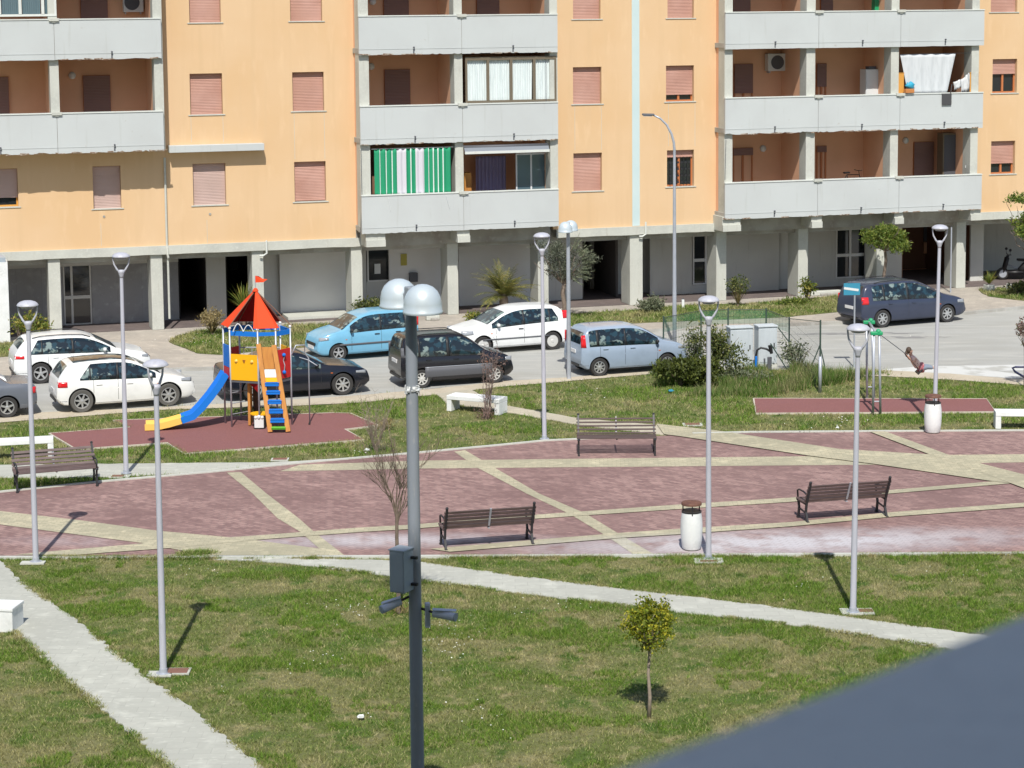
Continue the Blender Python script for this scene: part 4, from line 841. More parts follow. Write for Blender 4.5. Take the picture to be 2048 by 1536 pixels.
# ============================================================ park lamps
def make_lamp():
    o = empty('park_lamp'); H = 5.56
    b = MB(); b.tube([(0, 0, .03), (0, 0, 1.2), (0, 0, H-.62)], [.062, .058, .044], 14); b.build('pole', 'lamp_grey', o, smooth=True, ang=40)
    b = MB(); b.lathe((0, 0, 0), [(.13, .03), (.13, .045), (.075, .05), (.07, .12)], 14); b.build('base_plate', 'galv', o)
    b = MB(); b.lathe((0, 0, H-.64), [(.044, 0), (.052, .05), (.075, .13), (.085, .17), (.06, .20), (.02, .205)], 14); 
    b.build('collar', 'lamp_grey', o, smooth=True)
    b = MB()
    for s_ in (-1, 1):
        b.tube([(s_*.05, 0, H-.50), (s_*.11, 0, H-.42), (s_*.175, 0, H-.30), (s_*.195, 0, H-.17), (s_*.195, 0, H-.10)], [.026, .024, .02, .018, .018], 8)
    b.build('yoke', 'lamp_grey', o, smooth=True)
    b = MB(); b.lathe((0, 0, H-.12), [(.195, 0), (.222, .01), (.222, .022), (.205, .05), (.16, .085), (.09, .108), (.001, .115)], 28, cap=False); b.lathe((0, 0, H-.12), [(.001, -.012), (.17, -.012), (.195, 0)], 28, cap=False)
    b.build('shade', 'lamp_grey', o, smooth=True, ang=50)
    b = MB(); b.lathe((0, 0, H-.14), [(.03, -.04), (.12, -.03), (.15, .006)], 20); b.build('lens', 'lamp_c', o, smooth=True)
    return o
LAMPS = [((72, 1126), 'grey park lamp with a domed shade, leftmost of all, standing at the plaza kerb'), ((252.5, 950), 'grey park lamp at the pit lid between the slatted bench and the slide'),
         ((327, 1350), 'grey park lamp nearest the viewer, in the lawn beside the left path'), ((1089, 881.5), 'grey park lamp at the far kerb, left of the bench with shiny legs'),
         ((1417, 1119.5), 'grey park lamp close beside the white bin on the near plaza kerb'), ((1706, 1227), 'grey park lamp in the lawn by the diagonal path, in front of the swing'),
         ((1868.5, 858), 'grey park lamp rising behind the white bin at the far kerb')]
proto = make_lamp(); G_L = 'grey domed park lamps around the plaza'
tilt = [(.004, .006), (-.002, .012), (.0, .008), (0, -.012), (.002, -.002), (0, .018), (0, .03)]
for i, ((u, v), lb_) in enumerate(LAMPS):
    o = proto if i == 0 else copy_tree(proto); p = G(u, v); o.location = (p.x, p.y, .0 if v > 1000 else .02); o.rotation_euler = (tilt[i][0]*.5, tilt[i][1]*.5, R((0, 8, 60, -4, 3, -14, 2)[i]))
    tag(o, lb_, 'lamp post', G_L)
# tall curved street lamp
p = G(1349, 690); o = empty('street_lamp', (p.x, p.y, 0), 0, 'tall slim street lamp with curved arm in front of the orange wall', 'street lamp')
H = AtY(1347, 300, p.y).z
b = MB(); b.tube([(0, 0, 0), (0, 0, 1.5), (-.0, 0, H-.0), (-.02, 0, H+.25), (-.10, 0, H+.55), (-.26, 0, H+.85), (-.48, 0, H+1.07), (-.72, 0, H+1.19)], [.075, .07, .045, .042, .04, .036, .034, .032], 12); b.build('pole', 'galv', o, smooth=True)
b = MB(); b.box((-.88, 0, H+1.20), (.42, .17, .07), 0, 0, R(2)); b.build('lamp_head', 'trimg', o, bevel=.03); b = MB(); b.box((-.9, 0, H+1.155), (.3, .13, .03), 0, 0, R(2)); b.build('lens', 'lamp_c', o)
# twin dome mast, near
def twin(name, base, H, r, ph, dome_r, off, sep, rz, mt='mast'):
    o = empty(name, base, rz)
    b = MB(); b.tube([(0, 0, 0), (0, 0, 3), (0, 0, H-.02)], [r*1.08, r, ph], 20); b.build('pole', mt, o, smooth=True, ang=50)
    b = MB(); b.box((0, 0, H+.03), (off*1.3, .10, .12)); b.box((0, 0, H+.09), (.12, .12, .16)); b.build('bracket', mt, o, bevel=.015)
    for s_ in (-1, 1):
        c = (s_*off, 0, H-.11); b = MB(); R0 = dome_r
        b.lathe(c, [(R0, -.0), (R0*1.02, .012), (R0*1.02, .03), (R0*.985, .04), (R0*.975, R0*.50), (R0*.90, R0*.86), (R0*.76, R0*1.13), (R0*.54, R0*1.34), (R0*.27, R0*1.46), (.001, R0*1.50)], 36, cap=False)
        d = b.build('dome', 'dome', o, smooth=True, ang=60)
        b = MB(); b.lathe(c, [(R0*.97, .004), (R0*.9, .03), (.001, .035)], 24, cap=False); b.build('lens', 'trimg', d)
    return o
ym = 24.6; top = AtY(822, 636, ym); bx_ = AtY(840, 1500, ym)
o = twin('lamp_mast', (top.x, ym, 0), top.z+.20, .079, .068, .228, .30, 1, R(-60)); tag(o, 'tall near mast with two silver dome lamps and a grey cabinet clamped on', 'lamp mast')
MX = top.x
# the cabinet and the two cameras on the near mast, a rag tied round it
c = AtY(803, 1140, ym-.12); o = empty('control_cabinet', (c.x, c.y, c.z-.27), R(-28), 'grey metal cabinet clamped on the near lamp mast', 'cabinet')
b = MB(); b.box((0, 0, .27), (.20, .22, .50)); q = b.build('casing', 'box', o, bevel=.008); b = MB(); b.box((0, -.114, .27), (.175, .008, .47)); b.build('door', 'box', q, bevel=.004)
b = MB(); b.box((-.104, .0, .36), (.008, .03, .05)); b.build('lock', 'trim', o); b = MB(); b.box((0, 0, .527), (.22, .24, .012)); b.build('rain_lid', 'box', o)
b = MB(); b.box((.13, .06, .1), (.10, .04, .03)); b.box((.13, .06, .42), (.10, .04, .03)); b.build('clamp', 'trim', o)
def seccam(u, v, u2, v2, label, dy):
    a = AtY(u, v, ym-.05); e = AtY(u2, v2, ym-.05+dy); o = empty('security_camera', a, 0, label, 'security camera', 'security cameras on the mast')
    d = (e-a); b = MB(); b.tube([Vector((0, 0, 0)), d], .050, 14); b.build('housing', 'camgrey', o, smooth=True, ang=40)
    dn = d.normalized(); b = MB(); b.tube([d*1.0, d*1.01+dn*.012], [.051, .051], 14); b.build('front_ring', 'box', o)
    b = MB(); sd_ = 1 if u < 830 else -1; b.tube([d*.1, (Vector((MX, ym, 0))-a)*Vector((1, 1, 0))*.55 + Vector((0, 0, .04)), (Vector((MX, ym, 0))-a)*Vector((1, 1, 0)) + Vector((0, 0, .06))], .016, 8); b.build('arm', 'trim', o)
    b = MB(); b.box(d*.5+Vector((0, 0, .062)), (abs(d.x)*1.0+.03, .09, .008), 0, 0, math.atan2(-d.z, d.x)); b.build('sun_hood', 'camgrey', o)
seccam(800, 1202, 764, 1219, 'bullet camera pointing left under the cabinet of the near mast', -.12)
seccam(868, 1226, 910, 1234, 'bullet camera pointing right on the near mast', -.12)
c = AtY(855, 1230, ym-.02); o = empty('junction_box', c, R(10), 'small vertical junction box beside the right camera on the near mast', 'junction box'); b = MB(); b.box((0, 0, 0), (.06, .06, .30)); b.build('casing', 'camgrey', o, bevel=.008); b = MB(); b.box((0, -.033, 0), (.045, .005, .24)); b.build('lid', 'box', o)
c = AtY(829, 776, ym); o = empty('rag', (MX, ym, c.z), 0, 'ragged white tape tied around the near mast', 'tape'); b = MB(); rg = random.Random(4)
for k in range(46):
    a = rg.uniform(0, 6.28); z = rg.gauss(0, .018)-(.05 if rg.random() < .25 else 0)*rg.random()*2; b.box((.082*math.cos(a), .082*math.sin(a), z), (.035, .008, rg.uniform(.012, .05)), a+1.57, rg.uniform(-.7, .7))
b.build('tape', 'white', o)
# far twin dome mast
p = G(1138, 758); H2 = AtY(1135, 456, p.y).z
o = twin('lamp_mast', (p.x, p.y, 0), H2+.0, .062, .055, .22, .24, 1, R(-112), 'galv'); tag(o, 'grey mast with silver dome lamps between the white hatchback and the grey blue car', 'lamp mast')

# ============================================================ benches
def make_bench(L=2.0, slat='slat', leg='iron', arms=True, sw=.082, bh=.068):
    o = empty('park_bench'); cs = 5
    sy = [-.23+.105*i for i in range(cs)]               # seat slats; front is -y
    for y in sy: b = MB(); b.box((0, y, .445+(.012 if abs(y) > .15 else 0)), (L, sw, .03)); b.build('seat_slat', slat, o, bevel=.006)
    for i in range(5):
        z = .50+.085*i; y = .235+.045*i; b = MB(); b.box((0, y, z), (L, .026, bh), 0, R(-26)); b.build('back_slat', slat, o, bevel=.006)
    for s_ in (-1, 1):
        x = s_*(L/2-.05); b = MB()
        b.bar((x, -.25, .0), (x, -.20, .25), .045, .05); b.bar((x, -.20, .25), (x, -.25, .42), .045, .05); b.bar((x, -.27, .415), (x, .24, .405), .045, .04)
        b.bar((x, .30, .0), (x, .19, .22), .045, .05); b.bar((x, .19, .22), (x, .23, .42), .045, .05); b.bar((x, .22, .40), (x, .455, .93), .045, .05)
        b.bar((x, -.24, .24), (x, .20, .20), .03, .03); b.sphere((x, -.28, .425), .04, 8, 6); b.sphere((x, .46, .945), .035, 8, 6); b.bar((x, -.29, .015), (x, -.2, .015), .06, .03); b.bar((x, .26, .015), (x, .35, .015), .06, .03)
        b.build('leg_frame', leg, o)
        if arms:
            b = MB(); b.tube([(x, .30, .62), (x, .05, .66), (x, -.2, .655), (x, -.30, .62), (x, -.27, .42)], .02, 8); b.build('armrest', leg, o, smooth=True)
    b = MB(); b.box((0, .02, .42), (.04, .5, .018)); b.box((0, .36, .68), (.04, .02, .46), 0, R(-26)); b.build('middle_strap', 'galv' if leg == 'iron' else leg, o)
    return o
def bench_at(o, ul, vl, ur, vr, back, label, z=.03):
    a, b_ = G(ul, vl), G(ur, vr); m_ = (a+b_)/2; ang = math.atan2((b_-a).y, (b_-a).x)
    o.location = (m_.x, m_.y, z); o.rotation_euler = (0, 0, ang+(math.pi if back else 0)); tag(o, label, 'bench', 'slatted park benches')
    f = Matrix.Rotation(o.rotation_euler.z, 3, 'Z') @ Vector((0, .28 if not back else -.28, 0))
    o.location += f if not back else Matrix.Rotation(o.rotation_euler.z, 3, 'Z') @ Vector((0, -.28, 0))
bp = make_bench(); bench_at(bp, 32, 989, 198, 975, False, 'dark slatted bench facing the viewer at the left kerb, behind the leftmost lamp')
b2 = copy_tree(bp); bench_at(b2, 885, 1104, 1072, 1091, True, 'dark slatted bench seen from behind, just right of the near lamp mast')
b3 = copy_tree(bp); bench_at(b3, 1606, 1049, 1781, 1036, True, 'dark slatted bench seen from behind, crossed by the lamp in the lawn')
M['legw'] = mat('glinting_bench_leg', (.07, .07, .075), .25, metal=.6)
bw = make_bench(2.05, 'slat_p', 'legw', False, .055, .042); bench_at(bw, 1153, 915, 1315, 914, False, 'pale slatted bench with shiny legs on the far side of the plaza')
# concrete benches
def cbench(ul, vl, ur, vr, label, h=.45, d=.5, rough=False):
    a, b_ = G(ul, vl), G(ur, vr); L = (b_-a).length; o = empty('concrete_bench', a, math.atan2((b_-a).y, (b_-a).x), label, 'bench', 'white concrete benches')
    o.location.z = .01
    b = MB(); b.box((L/2, d/2, h-.06), (L, d, .12)); b.build('seat', 'whitec', o, bevel=.012)
    for x in (.075, L-.075): b = MB(); b.box((x, d/2, (h-.12)/2), (.15, d*.96, h-.122)); b.build('leg', 'whitec', o, bevel=.01)
    return o
cbench(893, 823, 998, 832, 'white concrete bench behind the bare shrub in the middle of the far lawn', .46, .55)
cbench(-60, 925, 108, 916, 'white concrete bench at the left edge, behind the dark slatted bench', .5, .45)
cbench(1991, 859, 2170, 861, 'white concrete bench cut by the right edge beside the far kerb', .47, .5)
a, c = G(-90, 1262), G(28, 1264); o = empty('concrete_block', a, math.atan2((c-a).y, (c-a).x)-.06, 'solid white concrete block seat beside the left path at the photo edge', 'bench', 'white concrete benches'); L_ = (c-a).length
b = MB(); b.box((L_/2, .28, .20), (L_, .56, .40)); b.build('base', 'whitec', o, bevel=.015); b = MB(); b.box((L_/2, .28, .435), (L_+.03, .59, .065)); b.build('seat', 'whitec', o, bevel=.012)
# bins
def make_bin():
    o = empty('litter_bin'); b = MB()
    b.lathe((0, 0, 0), [(.185, .02), (.20, .05), (.225, .25), (.235, .45), (.228, .65), (.205, .80), (.19, .80), (.18, .74), (.001, .70)], 30, cap=False); b.build('body', 'whitec', o, smooth=True, ang=40)
    b = MB(); b.lathe((0, 0, 0), [(.15, 0), (.19, .022)], 24); b.build('foot', 'conc_d', o)
    b = MB(); b.lathe((0, 0, .965), [(.215, 0), (.218, .03), (.205, .055), (.12, .075), (.001, .08)], 26, cap=False); b.lathe((0, 0, .965), [(.001, .0), (.215, .0)], 26, cap=False); b.build('lid', mat('rusty_brown_lid', (.16, .075, .05), .7, noise=[(9, (.11, .05, .04), .45, .7)]) if 'binlid' not in M else M['binlid'], o, smooth=True, ang=40)
    b = MB(); b.lathe((0, 0, .80), [(.17, -.002), (.21, .004), (.21, .03), (.16, .03)], 26); b.build('inner_ring', 'trim', o)
    for k in range(3): a = math.radians(-90+120*k); b = MB(); b.bar((.20*math.cos(a), .20*math.sin(a), .72), (.20*math.cos(a), .20*math.sin(a), .995), .025, .02); b.build('stay', 'iron', o)
    return o
bn = make_bin(); p = G(1384, 1104); bn.location = (p.x, p.y+.12, .03); tag(bn, 'white concrete litter bin with brown lid beside the lamp on the near kerb', 'litter bin', 'white litter bins')
bn2 = copy_tree(bn); p = G(1867, 869); bn2.location = (p.x, p.y+.12, .03); tag(bn2, 'white concrete litter bin at the far kerb near the swing mat', 'litter bin', 'white litter bins')

# ============================================================ play tower
PT = G(512, 858); PTY = PT.y+.55
o = empty('play_tower', (PT.x, PTY, .04), 0, 'colourful climbing tower with red roof, blue slide and ladder on the red mat', 'play tower')
o.name = 'play_tower'
def L(u, v, dy): q = AtY(u, v, PTY+dy); return Vector((q.x-PT.x, dy, q.z-.04))
# plan vertices: px at ring height, local depth
ring = {'a': (446, 655, .10), 'b': (459, 660, -.42), 'c': (515, 664, -.72), 'd': (551, 661, -.66), 'e': (580, 653, -.18), 'f': (560, 645, .52), 'g': (478, 645, .62)}
PV = {k: L(*q) for k, q in ring.items()}
XY = {k: (q.x, q.y) for k, q in PV.items()}
zf, zr = 1.30, 2.62                                     # floor and ring heights
for k in 'abcdefg':
    x, y = XY[k]; b = MB(); b.tube([(x, y, 0), (x, y, zr+.12)], .026, 8); b.build('post', 'galv', o, smooth=True)
b = MB(); b.prism([XY[k] for k in 'abcdefg'], zf-.05, zf); b.build('platform', 'trimg', o)
def between(k1, k2, z0, z1, m, name, inset=.04, th=.02, parent=None, wav=0):
    a, c = Vector((*XY[k1], 0)), Vector((*XY[k2], 0)); d = (c-a).normalized(); n_ = Vector((d.y, -d.x, 0)); a2 = a+d*inset; c2 = c-d*inset; b = MB(); k = 10
    for i in range(k):
        p0, p1 = a2+(c2-a2)*i/k, a2+(c2-a2)*(i+1)/k; e0 = wav*math.sin(i/k*math.pi); e1 = wav*math.sin((i+1)/k*math.pi)
        q = [p0-n_*th/2, p1-n_*th/2, p1+n_*th/2, p0+n_*th/2]
        b.add([(*q[0][:2], z0), (*q[1][:2], z0), (*q[2][:2], z0), (*q[3][:2], z0), (*q[0][:2], z1+e0), (*q[1][:2], z1+e1), (*q[2][:2], z1+e1), (*q[3][:2], z1+e0)], [(3, 2, 1, 0), (4, 5, 6, 7), (0, 1, 5, 4), (2, 3, 7, 6)]+([(3, 0, 4, 7)] if i == 0 else [])+([(1, 2, 6, 5)] if i == k-1 else []))
    return b.build(name, m, parent or o)
pn = between('b', 'c', zf+.02, zf+.74, 'yel', 'front_panel', .02, .025)
for t_, zz, rr in ((.22, .55, .05), (.78, .55, .05)):
    a = Vector((*XY['b'], zf+zz)); c = Vector((*XY['c'], zf+zz)); q = a+(c-a)*t_; b = MB(); b.lathe(q+Vector((0, -.018, 0)), [(rr, .0), (rr*.8, -.02), (.001, -.024)], 12, 'Y', False); b.build('knob', 'yel2', pn, smooth=True)
a = Vector((*XY['b'], zf+.6)); c = Vector((*XY['c'], zf+.6)); q = a+(c-a)*.5; b = MB(); b.add([q+Vector((-.05, -.02, 0)), q+Vector((0, -.02, -.12)), q+Vector((.05, -.02, 0)), q+Vector((0, -.075, .0))], [(0, 1, 3), (1, 2, 3), (0, 3, 2), (0, 2, 1)]); b.build('nose', 'owood', pn)
rp = between('d', 'e', zf+.05, zf+.86, 'red', 'side_panel', -.02, .025)
for zz in (.22, .70):
    a = Vector((*XY['d'], zf+zz)); c = Vector((*XY['e'], zf+zz)); q = a+(c-a)*.5; b = MB(); b.sphere(q+Vector((.02, -.04, 0)), .055, 10, 7); b.build('knob', 'blue', rp, smooth=True)
a = Vector((*XY['d'], zf+.46)); c = Vector((*XY['e'], zf+.46)); q = a+(c-a)*.5; b = MB(); b.tube([q+Vector((.02, -.04, -.2)), q+Vector((.04, -.05, -.05)), q+Vector((.0, -.03, .08)), q+Vector((.03, -.05, .2))], .014, 6); b.build('maze_track', 'galv', rp)
between('a', 'b', zf+.35, zf+.95, 'blue', 'slide_side_panel', .0, .03); between('a', 'b', zf+.02, zf+.34, 'red', 'slide_sill', .0, .03)
between('g', 'a', zf+.3, zf+.80, 'red', 'rear_panel'); between('e', 'f', zf+.2, zf+.85, 'yel', 'rear_panel'); 
b = MB(); 
for i in range(5):
    t_ = (i+.5)/5; a = Vector((*XY['g'], 0)); c = Vector((*XY['f'], 0)); q = a+(c-a)*t_; b.tube([(q.x, q.y, zf), (q.x, q.y, zf+.75)], .012, 6)
b.tube([(*XY['g'], zf+.75), (*XY['f'], zf+.75)], .018, 6); b.build('rear_railing', 'galv', o)
for k1, k2 in ('bc', 'de', 'ef', 'fg', 'ga'): between(k1, k2, zr-.07, zr+.06, 'blue', 'ring_board', .03, .03)
b = MB(); b.bar((*XY['c'], zr), (*XY['d'], zr), .03, .1); b.build('ring_board', 'blue', o)
for k in 'abcdefg':                                     # white bracket wheels on the ring
    x, y = XY[k]; b = MB(); b.sphere((x, y, zr+.13), .045, 8, 6); b.build('post_cap', 'white', o, smooth=True)
b = MB(); b.tube([(XY['b'][0]+.12+.28*t_/8, (XY['b'][1]+XY['c'][1])/2-.03, zr+.06+.22*math.sin(t_/8*math.pi)) for t_ in range(9)], .015, 6); b.tube([(XY['b'][0]+.40+.28*t_/8, (XY['b'][1]+XY['c'][1])/2-.03, zr+.06+.18*math.sin(t_/8*math.pi)) for t_ in range(9)], .013, 6); b.build('wire_ornament', 'white', o)
# roof of red panels on some faces
ap = L(512, 577, 0); cx = sum(XY[k][0] for k in 'abcdefg')/7; cy = sum(XY[k][1] for k in 'abcdefg')/7
EV = {k: Vector((cx+(XY[k][0]-cx)*1.06, cy+(XY[k][1]-cy)*1.06, zr+.16)) for k in 'abcdefg'}
apx = Vector((cx+.0, cy, ap.z))
def roofp(k1, k2, m, t0=0, t1=1):
    a, c = EV[k1].lerp(EV[k2], t0), EV[k1].lerp(EV[k2], t1); top1, top2 = apx+(a-apx)*.07, apx+(c-apx)*.07
    n_ = (a-apx).cross(c-apx).normalized()*.008; b = MB(); b.add([a+n_, c+n_, top2+n_, top1+n_, a-n_, c-n_, top2-n_, top1-n_], [(0, 1, 2, 3), (7, 6, 5, 4), (0, 4, 5, 1), (1, 5, 6, 2), (3, 2, 6, 7), (0, 3, 7, 4)]); return b.build('roof_panel', m, o)
roofp('a', 'b', 'roofred'); roofp('c', 'd', 'roofred'); roofp('f', 'g', 'roofdark'); roofp('g', 'a', 'roofdark'); roofp('b', 'c', 'roofred', .86, 1.0); roofp('d', 'e', 'roofred', 0, .15)
for k in 'abcdefg':
    b = MB(); b.tube([EV[k]+Vector((0, 0, -.03)), apx+(EV[k]-apx)*.05+Vector((0, 0, -.03))], .014, 6); b.tube([(XY[k][0], XY[k][1], zr+.1), EV[k]+Vector((0, 0, -.02))], .012, 5); b.build('rafter', 'brownin', o)
b = MB(); b.lathe(apx, [(.09, -.06), (.05, .01), (.03, .03)], 8); b.build('roof_cap', 'roofred', o)
b = MB(); b.tube([apx, apx+Vector((0, 0, .36))], .013, 6); q = b.build('flag_pole', 'galv', o)
b = MB(); zz = apx.z+.18; b.prism([(0, 0), (0, 0)], 0, 0) if 0 else None
b.add([apx+Vector((0, -.01, .18)), apx+Vector((.22, -.03, .19)), apx+Vector((.34, -.01, .27)), apx+Vector((.20, .02, .28)), apx+Vector((.1, -.02, .36)), apx+Vector((0, -.01, .37))], [(0, 1, 2, 3, 4, 5)]); f_ = b.build('flag', 'roofred', o); s_ = f_.modifiers.new('s', 'SOLIDIFY'); s_.thickness = .012
# slide: blue chute and yellow foot
top_ = L(451, 752, -.16); P = [L(453, 748, -.20), L(441, 768, -.24), L(424, 792, -.30), L(405, 815, -.36), L(387, 833, -.42), L(364, 841, -.48), L(340, 848, -.53), L(315, 857, -.58), L(291, 864, -.62)]
def chute(pts, name, m, wd=.29, hh=.15):
    b = MB(); rows = []
    for i, p_ in enumerate(pts):
        d = (pts[min(i+1, len(pts)-1)]-pts[max(0, i-1)]).normalized(); sd_ = Vector((0, 0, 1)).cross(d).normalized(); up = d.cross(sd_)
        prof = [(-wd-.03, hh), (-wd-.035, -.03), (wd+.035, -.03), (wd+.03, hh), (wd, hh), (wd-.03, .02), (0, 0), (-wd+.03, .02), (-wd, hh), (-wd-.03, hh)]
        rows.append([p_+sd_*x+up*z_ for x, z_ in prof])
    b.grid(rows); b.add(rows[0][:-1], [tuple(range(9))]); b.add(rows[-1][:-1], [tuple(range(8, -1, -1))]); return b.build(name, m, o, smooth=True, ang=40)
for q in P: q.z = max(q.z, .05)
chute(P[:6], 'slide_chute', 'blue'); chute([P[5]+(P[6]-P[5])*.02, P[6], P[7], P[8]], 'slide_foot', 'yel2', .285, .14)
b = MB(); b.box(P[5]+Vector((0, -.0, .03)), (.05, .62, .12)); b.build('slide_joint', 'grn', o)
# ladder: two wide board rails with blue treads
lt, lbm = [L(517, 688, -.72), L(548, 690, -.70)], [L(541, 876, -1.30), L(577, 876, -1.28)]
ltz = 2.02
for i in range(2):
    a, c = lt[i].copy(), lbm[i].copy(); c.z = .02; a.y = -.72
    b = MB(); b.bar(a, c, .13, .10); b.build('ladder_rail', 'owood', o, bevel=.01)
def lp(t_): 
    a, c = (lt[0]+lt[1])/2, (lbm[0]+lbm[1])/2; c = Vector((c.x, c.y, .02)); a = Vector((a.x, -.72, a.z)); return a.lerp(c, t_)
wl = abs(lbm[1].x-lbm[0].x)-.08
for t_, m_, h_ in ((.955, 'lime', .05), (.87, 'blue', .10), (.765, 'blue', .10), (.66, 'blue', .09), (.55, 'blue', .09), (.455, 'blue', .09)):
    q = lp(t_); b = MB(); b.box(q, (wl-.02 if t_ > .7 else wl*.92, .20, h_*.9)); b.box(q+Vector((0, -.0, h_*.5)), (wl-.02, .23, .02)); b.build('tread', m_, o, bevel=.008)
q = lp(.33); b = MB(); b.box(q+Vector((0, -.02, 0)), (wl*.8, .03, .22), 0, R(-15)); b.build('sign_board', 'whitec', o); q = lp(.39); b = MB(); b.box(q+Vector((0, -.02, -.03)), (wl*.85, .04, .12), 0, R(-15)); b.build('step_board', 'yel', o)
b = MB(); a, c = L(517, 694, -.55), L(548, 694, -.52); b.add([a, c, L(552, 738, -.60)+Vector((-.03, .0, 0)), L(522, 738, -.62)], [(3, 2, 1, 0)]); q = b.build('entrance_back_board', 'owood', o); s_ = q.modifiers.new('s', 'SOLIDIFY'); s_.thickness = .02
# bits under the platform
b = MB(); b.box((L(500, 800, -.1).x, -.1, .62), (.07, .5, 1.2)); b.build('wooden_upright', 'owood', o, bevel=.01)
b = MB(); b.box((L(513, 800, .1).x, .12, .55), (.20, .05, 1.05)); b.build('climbing_wall', 'slat_p', o, bevel=.01)
q = L(520, 832, -.45); b = MB(); b.lathe((q.x, -.45, .36), [(.27, 0), (.27, .03)], 18); b.build('play_table', 'yel', o); b = MB(); b.tube([(q.x, -.45, 0), (q.x, -.45, .36)], .03, 8); b.build('table_leg', 'galv', o)
q = L(518, 858, -.85); b = MB(); b.box((q.x, -.80, .17), (.26, .03, .27)); b.sphere((q.x-.09, -.80, .33), .05, 8, 6); b.sphere((q.x+.09, -.80, .33), .05, 8, 6); b.sphere((q.x, -.80, .34), .06, 8, 6); b.build('paw_seat', 'white', o, bevel=.03)
b = MB(); b.prism([(q.x-.16, -.72), (q.x+.16, -.72), (q.x+.16, -.4), (q.x-.16, -.4)], 0, .30); b.build('seat_block', 'trim', o)
b = MB(); a = L(450, 800, -.2); 
for i in range(3): b.tube([(XY['b'][0], XY['b'][1], .35+.3*i), (XY['b'][0]+.5, .1, .35+.3*i)], .012, 6)
b.build('side_rungs', 'galv', o)
b = MB(); b.add([Vector((XY['b'][0]+.45, XY['b'][1]+.1, zf-.05)), Vector((*XY['c'], zf-.05)), Vector((*XY['c'], zf-.32))], [(0, 1, 2), (2, 1, 0)]); b.build('under_panel', 'red', o)
# fireman's pole on a bowed arm
fp = L(621, 842, .10); fp0 = L(617, 716, .10)
b = MB(); b.tube([(XY['e'][0], XY['e'][1], 1.9), (XY['e'][0]+.15, XY['e'][1], 2.22), (XY['e'][0]+.38, .0, 2.20), (fp0.x-.1, .08, fp0.z+.15), (fp0.x, .1, fp0.z), (fp0.x, .1, 0)], .019, 8); b.tube([(fp0.x-.25, .05, fp0.z+.03), (fp0.x, .1, fp0.z-.06), (fp0.x+.25, -.1, fp0.z-.18)], .014, 6); b.build('climbing_pole', 'galv', o, smooth=True)
b = MB(); b.bar((fp0.x, .1, 0), (fp0.x+.02, -.25, .02), .05, .03); b.build('pole_foot', 'trim', o)

# ============================================================ swing with a child on it
A0, A1 = G(1741, 799), G(1753, 829)
o = SWG = empty('swing', (0, 0, .02), 0, 'steel swing with green corner caps on the long red mat, its seat swung right', 'swing')
hz = 2.22; T0, T1 = AtY(1738, 646, A0.y), AtY(1753, 668, A1.y); hz0, hz1 = T0.z, T1.z
for (bs, tp) in ((A0, T0), (A1, T1)):
    for dx in (-.10, .11):
        b = MB(); b.tube([(bs.x+dx, bs.y, 0), (tp.x+dx*.7, tp.y, tp.z)], .036, 10); b.build('leg', 'galv', o, smooth=True)
    b = MB(); b.box((tp.x, tp.y, tp.z), (.34, .13, .10)); b.sphere((tp.x+.05, tp.y, tp.z+.05), .075, 10, 7); b.build('corner_cap', 'grn', o, bevel=.02)
b = MB(); b.tube([T0, T1], .034, 10); b.build('top_beam', 'galv', o, smooth=True)
b = MB(); b.tube([(A0.x-.1, A0.y, .35), (A0.x+.11, A0.y, .35)], .02, 6); b.tube([(A1.x-.1, A1.y, .35), (A1.x+.11, A1.y, .35)], .02, 6); b.build('brace', 'galv', o)
ysw = (A0.y+A1.y)/2; hub = AtY(1757, 671, ysw); hub = Vector((T0.lerp(T1, .5).x+.02, ysw, T0.lerp(T1, .5).z-.03)); seat = AtY(1838, 741, ysw)
seat0 = seat; seat = Vector((0, 0, 0)); hub = hub-Vector((0, 0, .02)); ofs = seat0-Vector((0, 0, .02))
for dy in (-.22, .22): b = MB(); b.tube([hub+Vector((0, dy, 0)), AtY(1812, 708, ysw)+Vector((0, dy, -.02)), ofs+Vector((0, dy, 0))], .009, 5); b.build('chain', 'trimg', o)
b = MB(); b.box(ofs+Vector((0, 0, -.01)), (.20, .46, .035), 0, 0, R(-45)); b.build('seat', 'trim', o, bevel=.012)
seat = seat0
def person(base, joints, edges, rad, label, mats, clothes):
    o = empty('person', base, 0, label, 'person')
    me = bpy.data.meshes.new('body'); me.from_pydata([Vector(j) for j in joints], edges, []); b = bpy.data.objects.new('body', me); C.objects.link(b); b.parent = o; me.materials.append(M[mats])
    s_ = b.modifiers.new('skin', 'SKIN'); s_.use_smooth_shade = True; u_ = b.modifiers.new('sub', 'SUBSURF'); u_.levels = 1; u_.render_levels = 2
    for i, r in enumerate(rad): me.skin_vertices[0].data[i].radius = (r, r)
    me.skin_vertices[0].data[0].use_root = True
    return o, b
M['skin'] = mat('skin', (.55, .32, .24), .6); M['hair'] = mat('brown_hair', (.07, .045, .03), .7)
M['floral'] = mat('pink_floral_cloth', (.85, .58, .50), .9, noise=[(38, (.28, .10, .11), .58, .62), (55, (.85, .74, .64), .58, .62)]); M['pinkred'] = mat('dusty_red_cloth', (.36, .10, .12), .9, noise=[(25, (.5, .25, .26), .5, .6)]); M['jean'] = mat('blue_grey_cloth', (.20, .24, .30), .9)
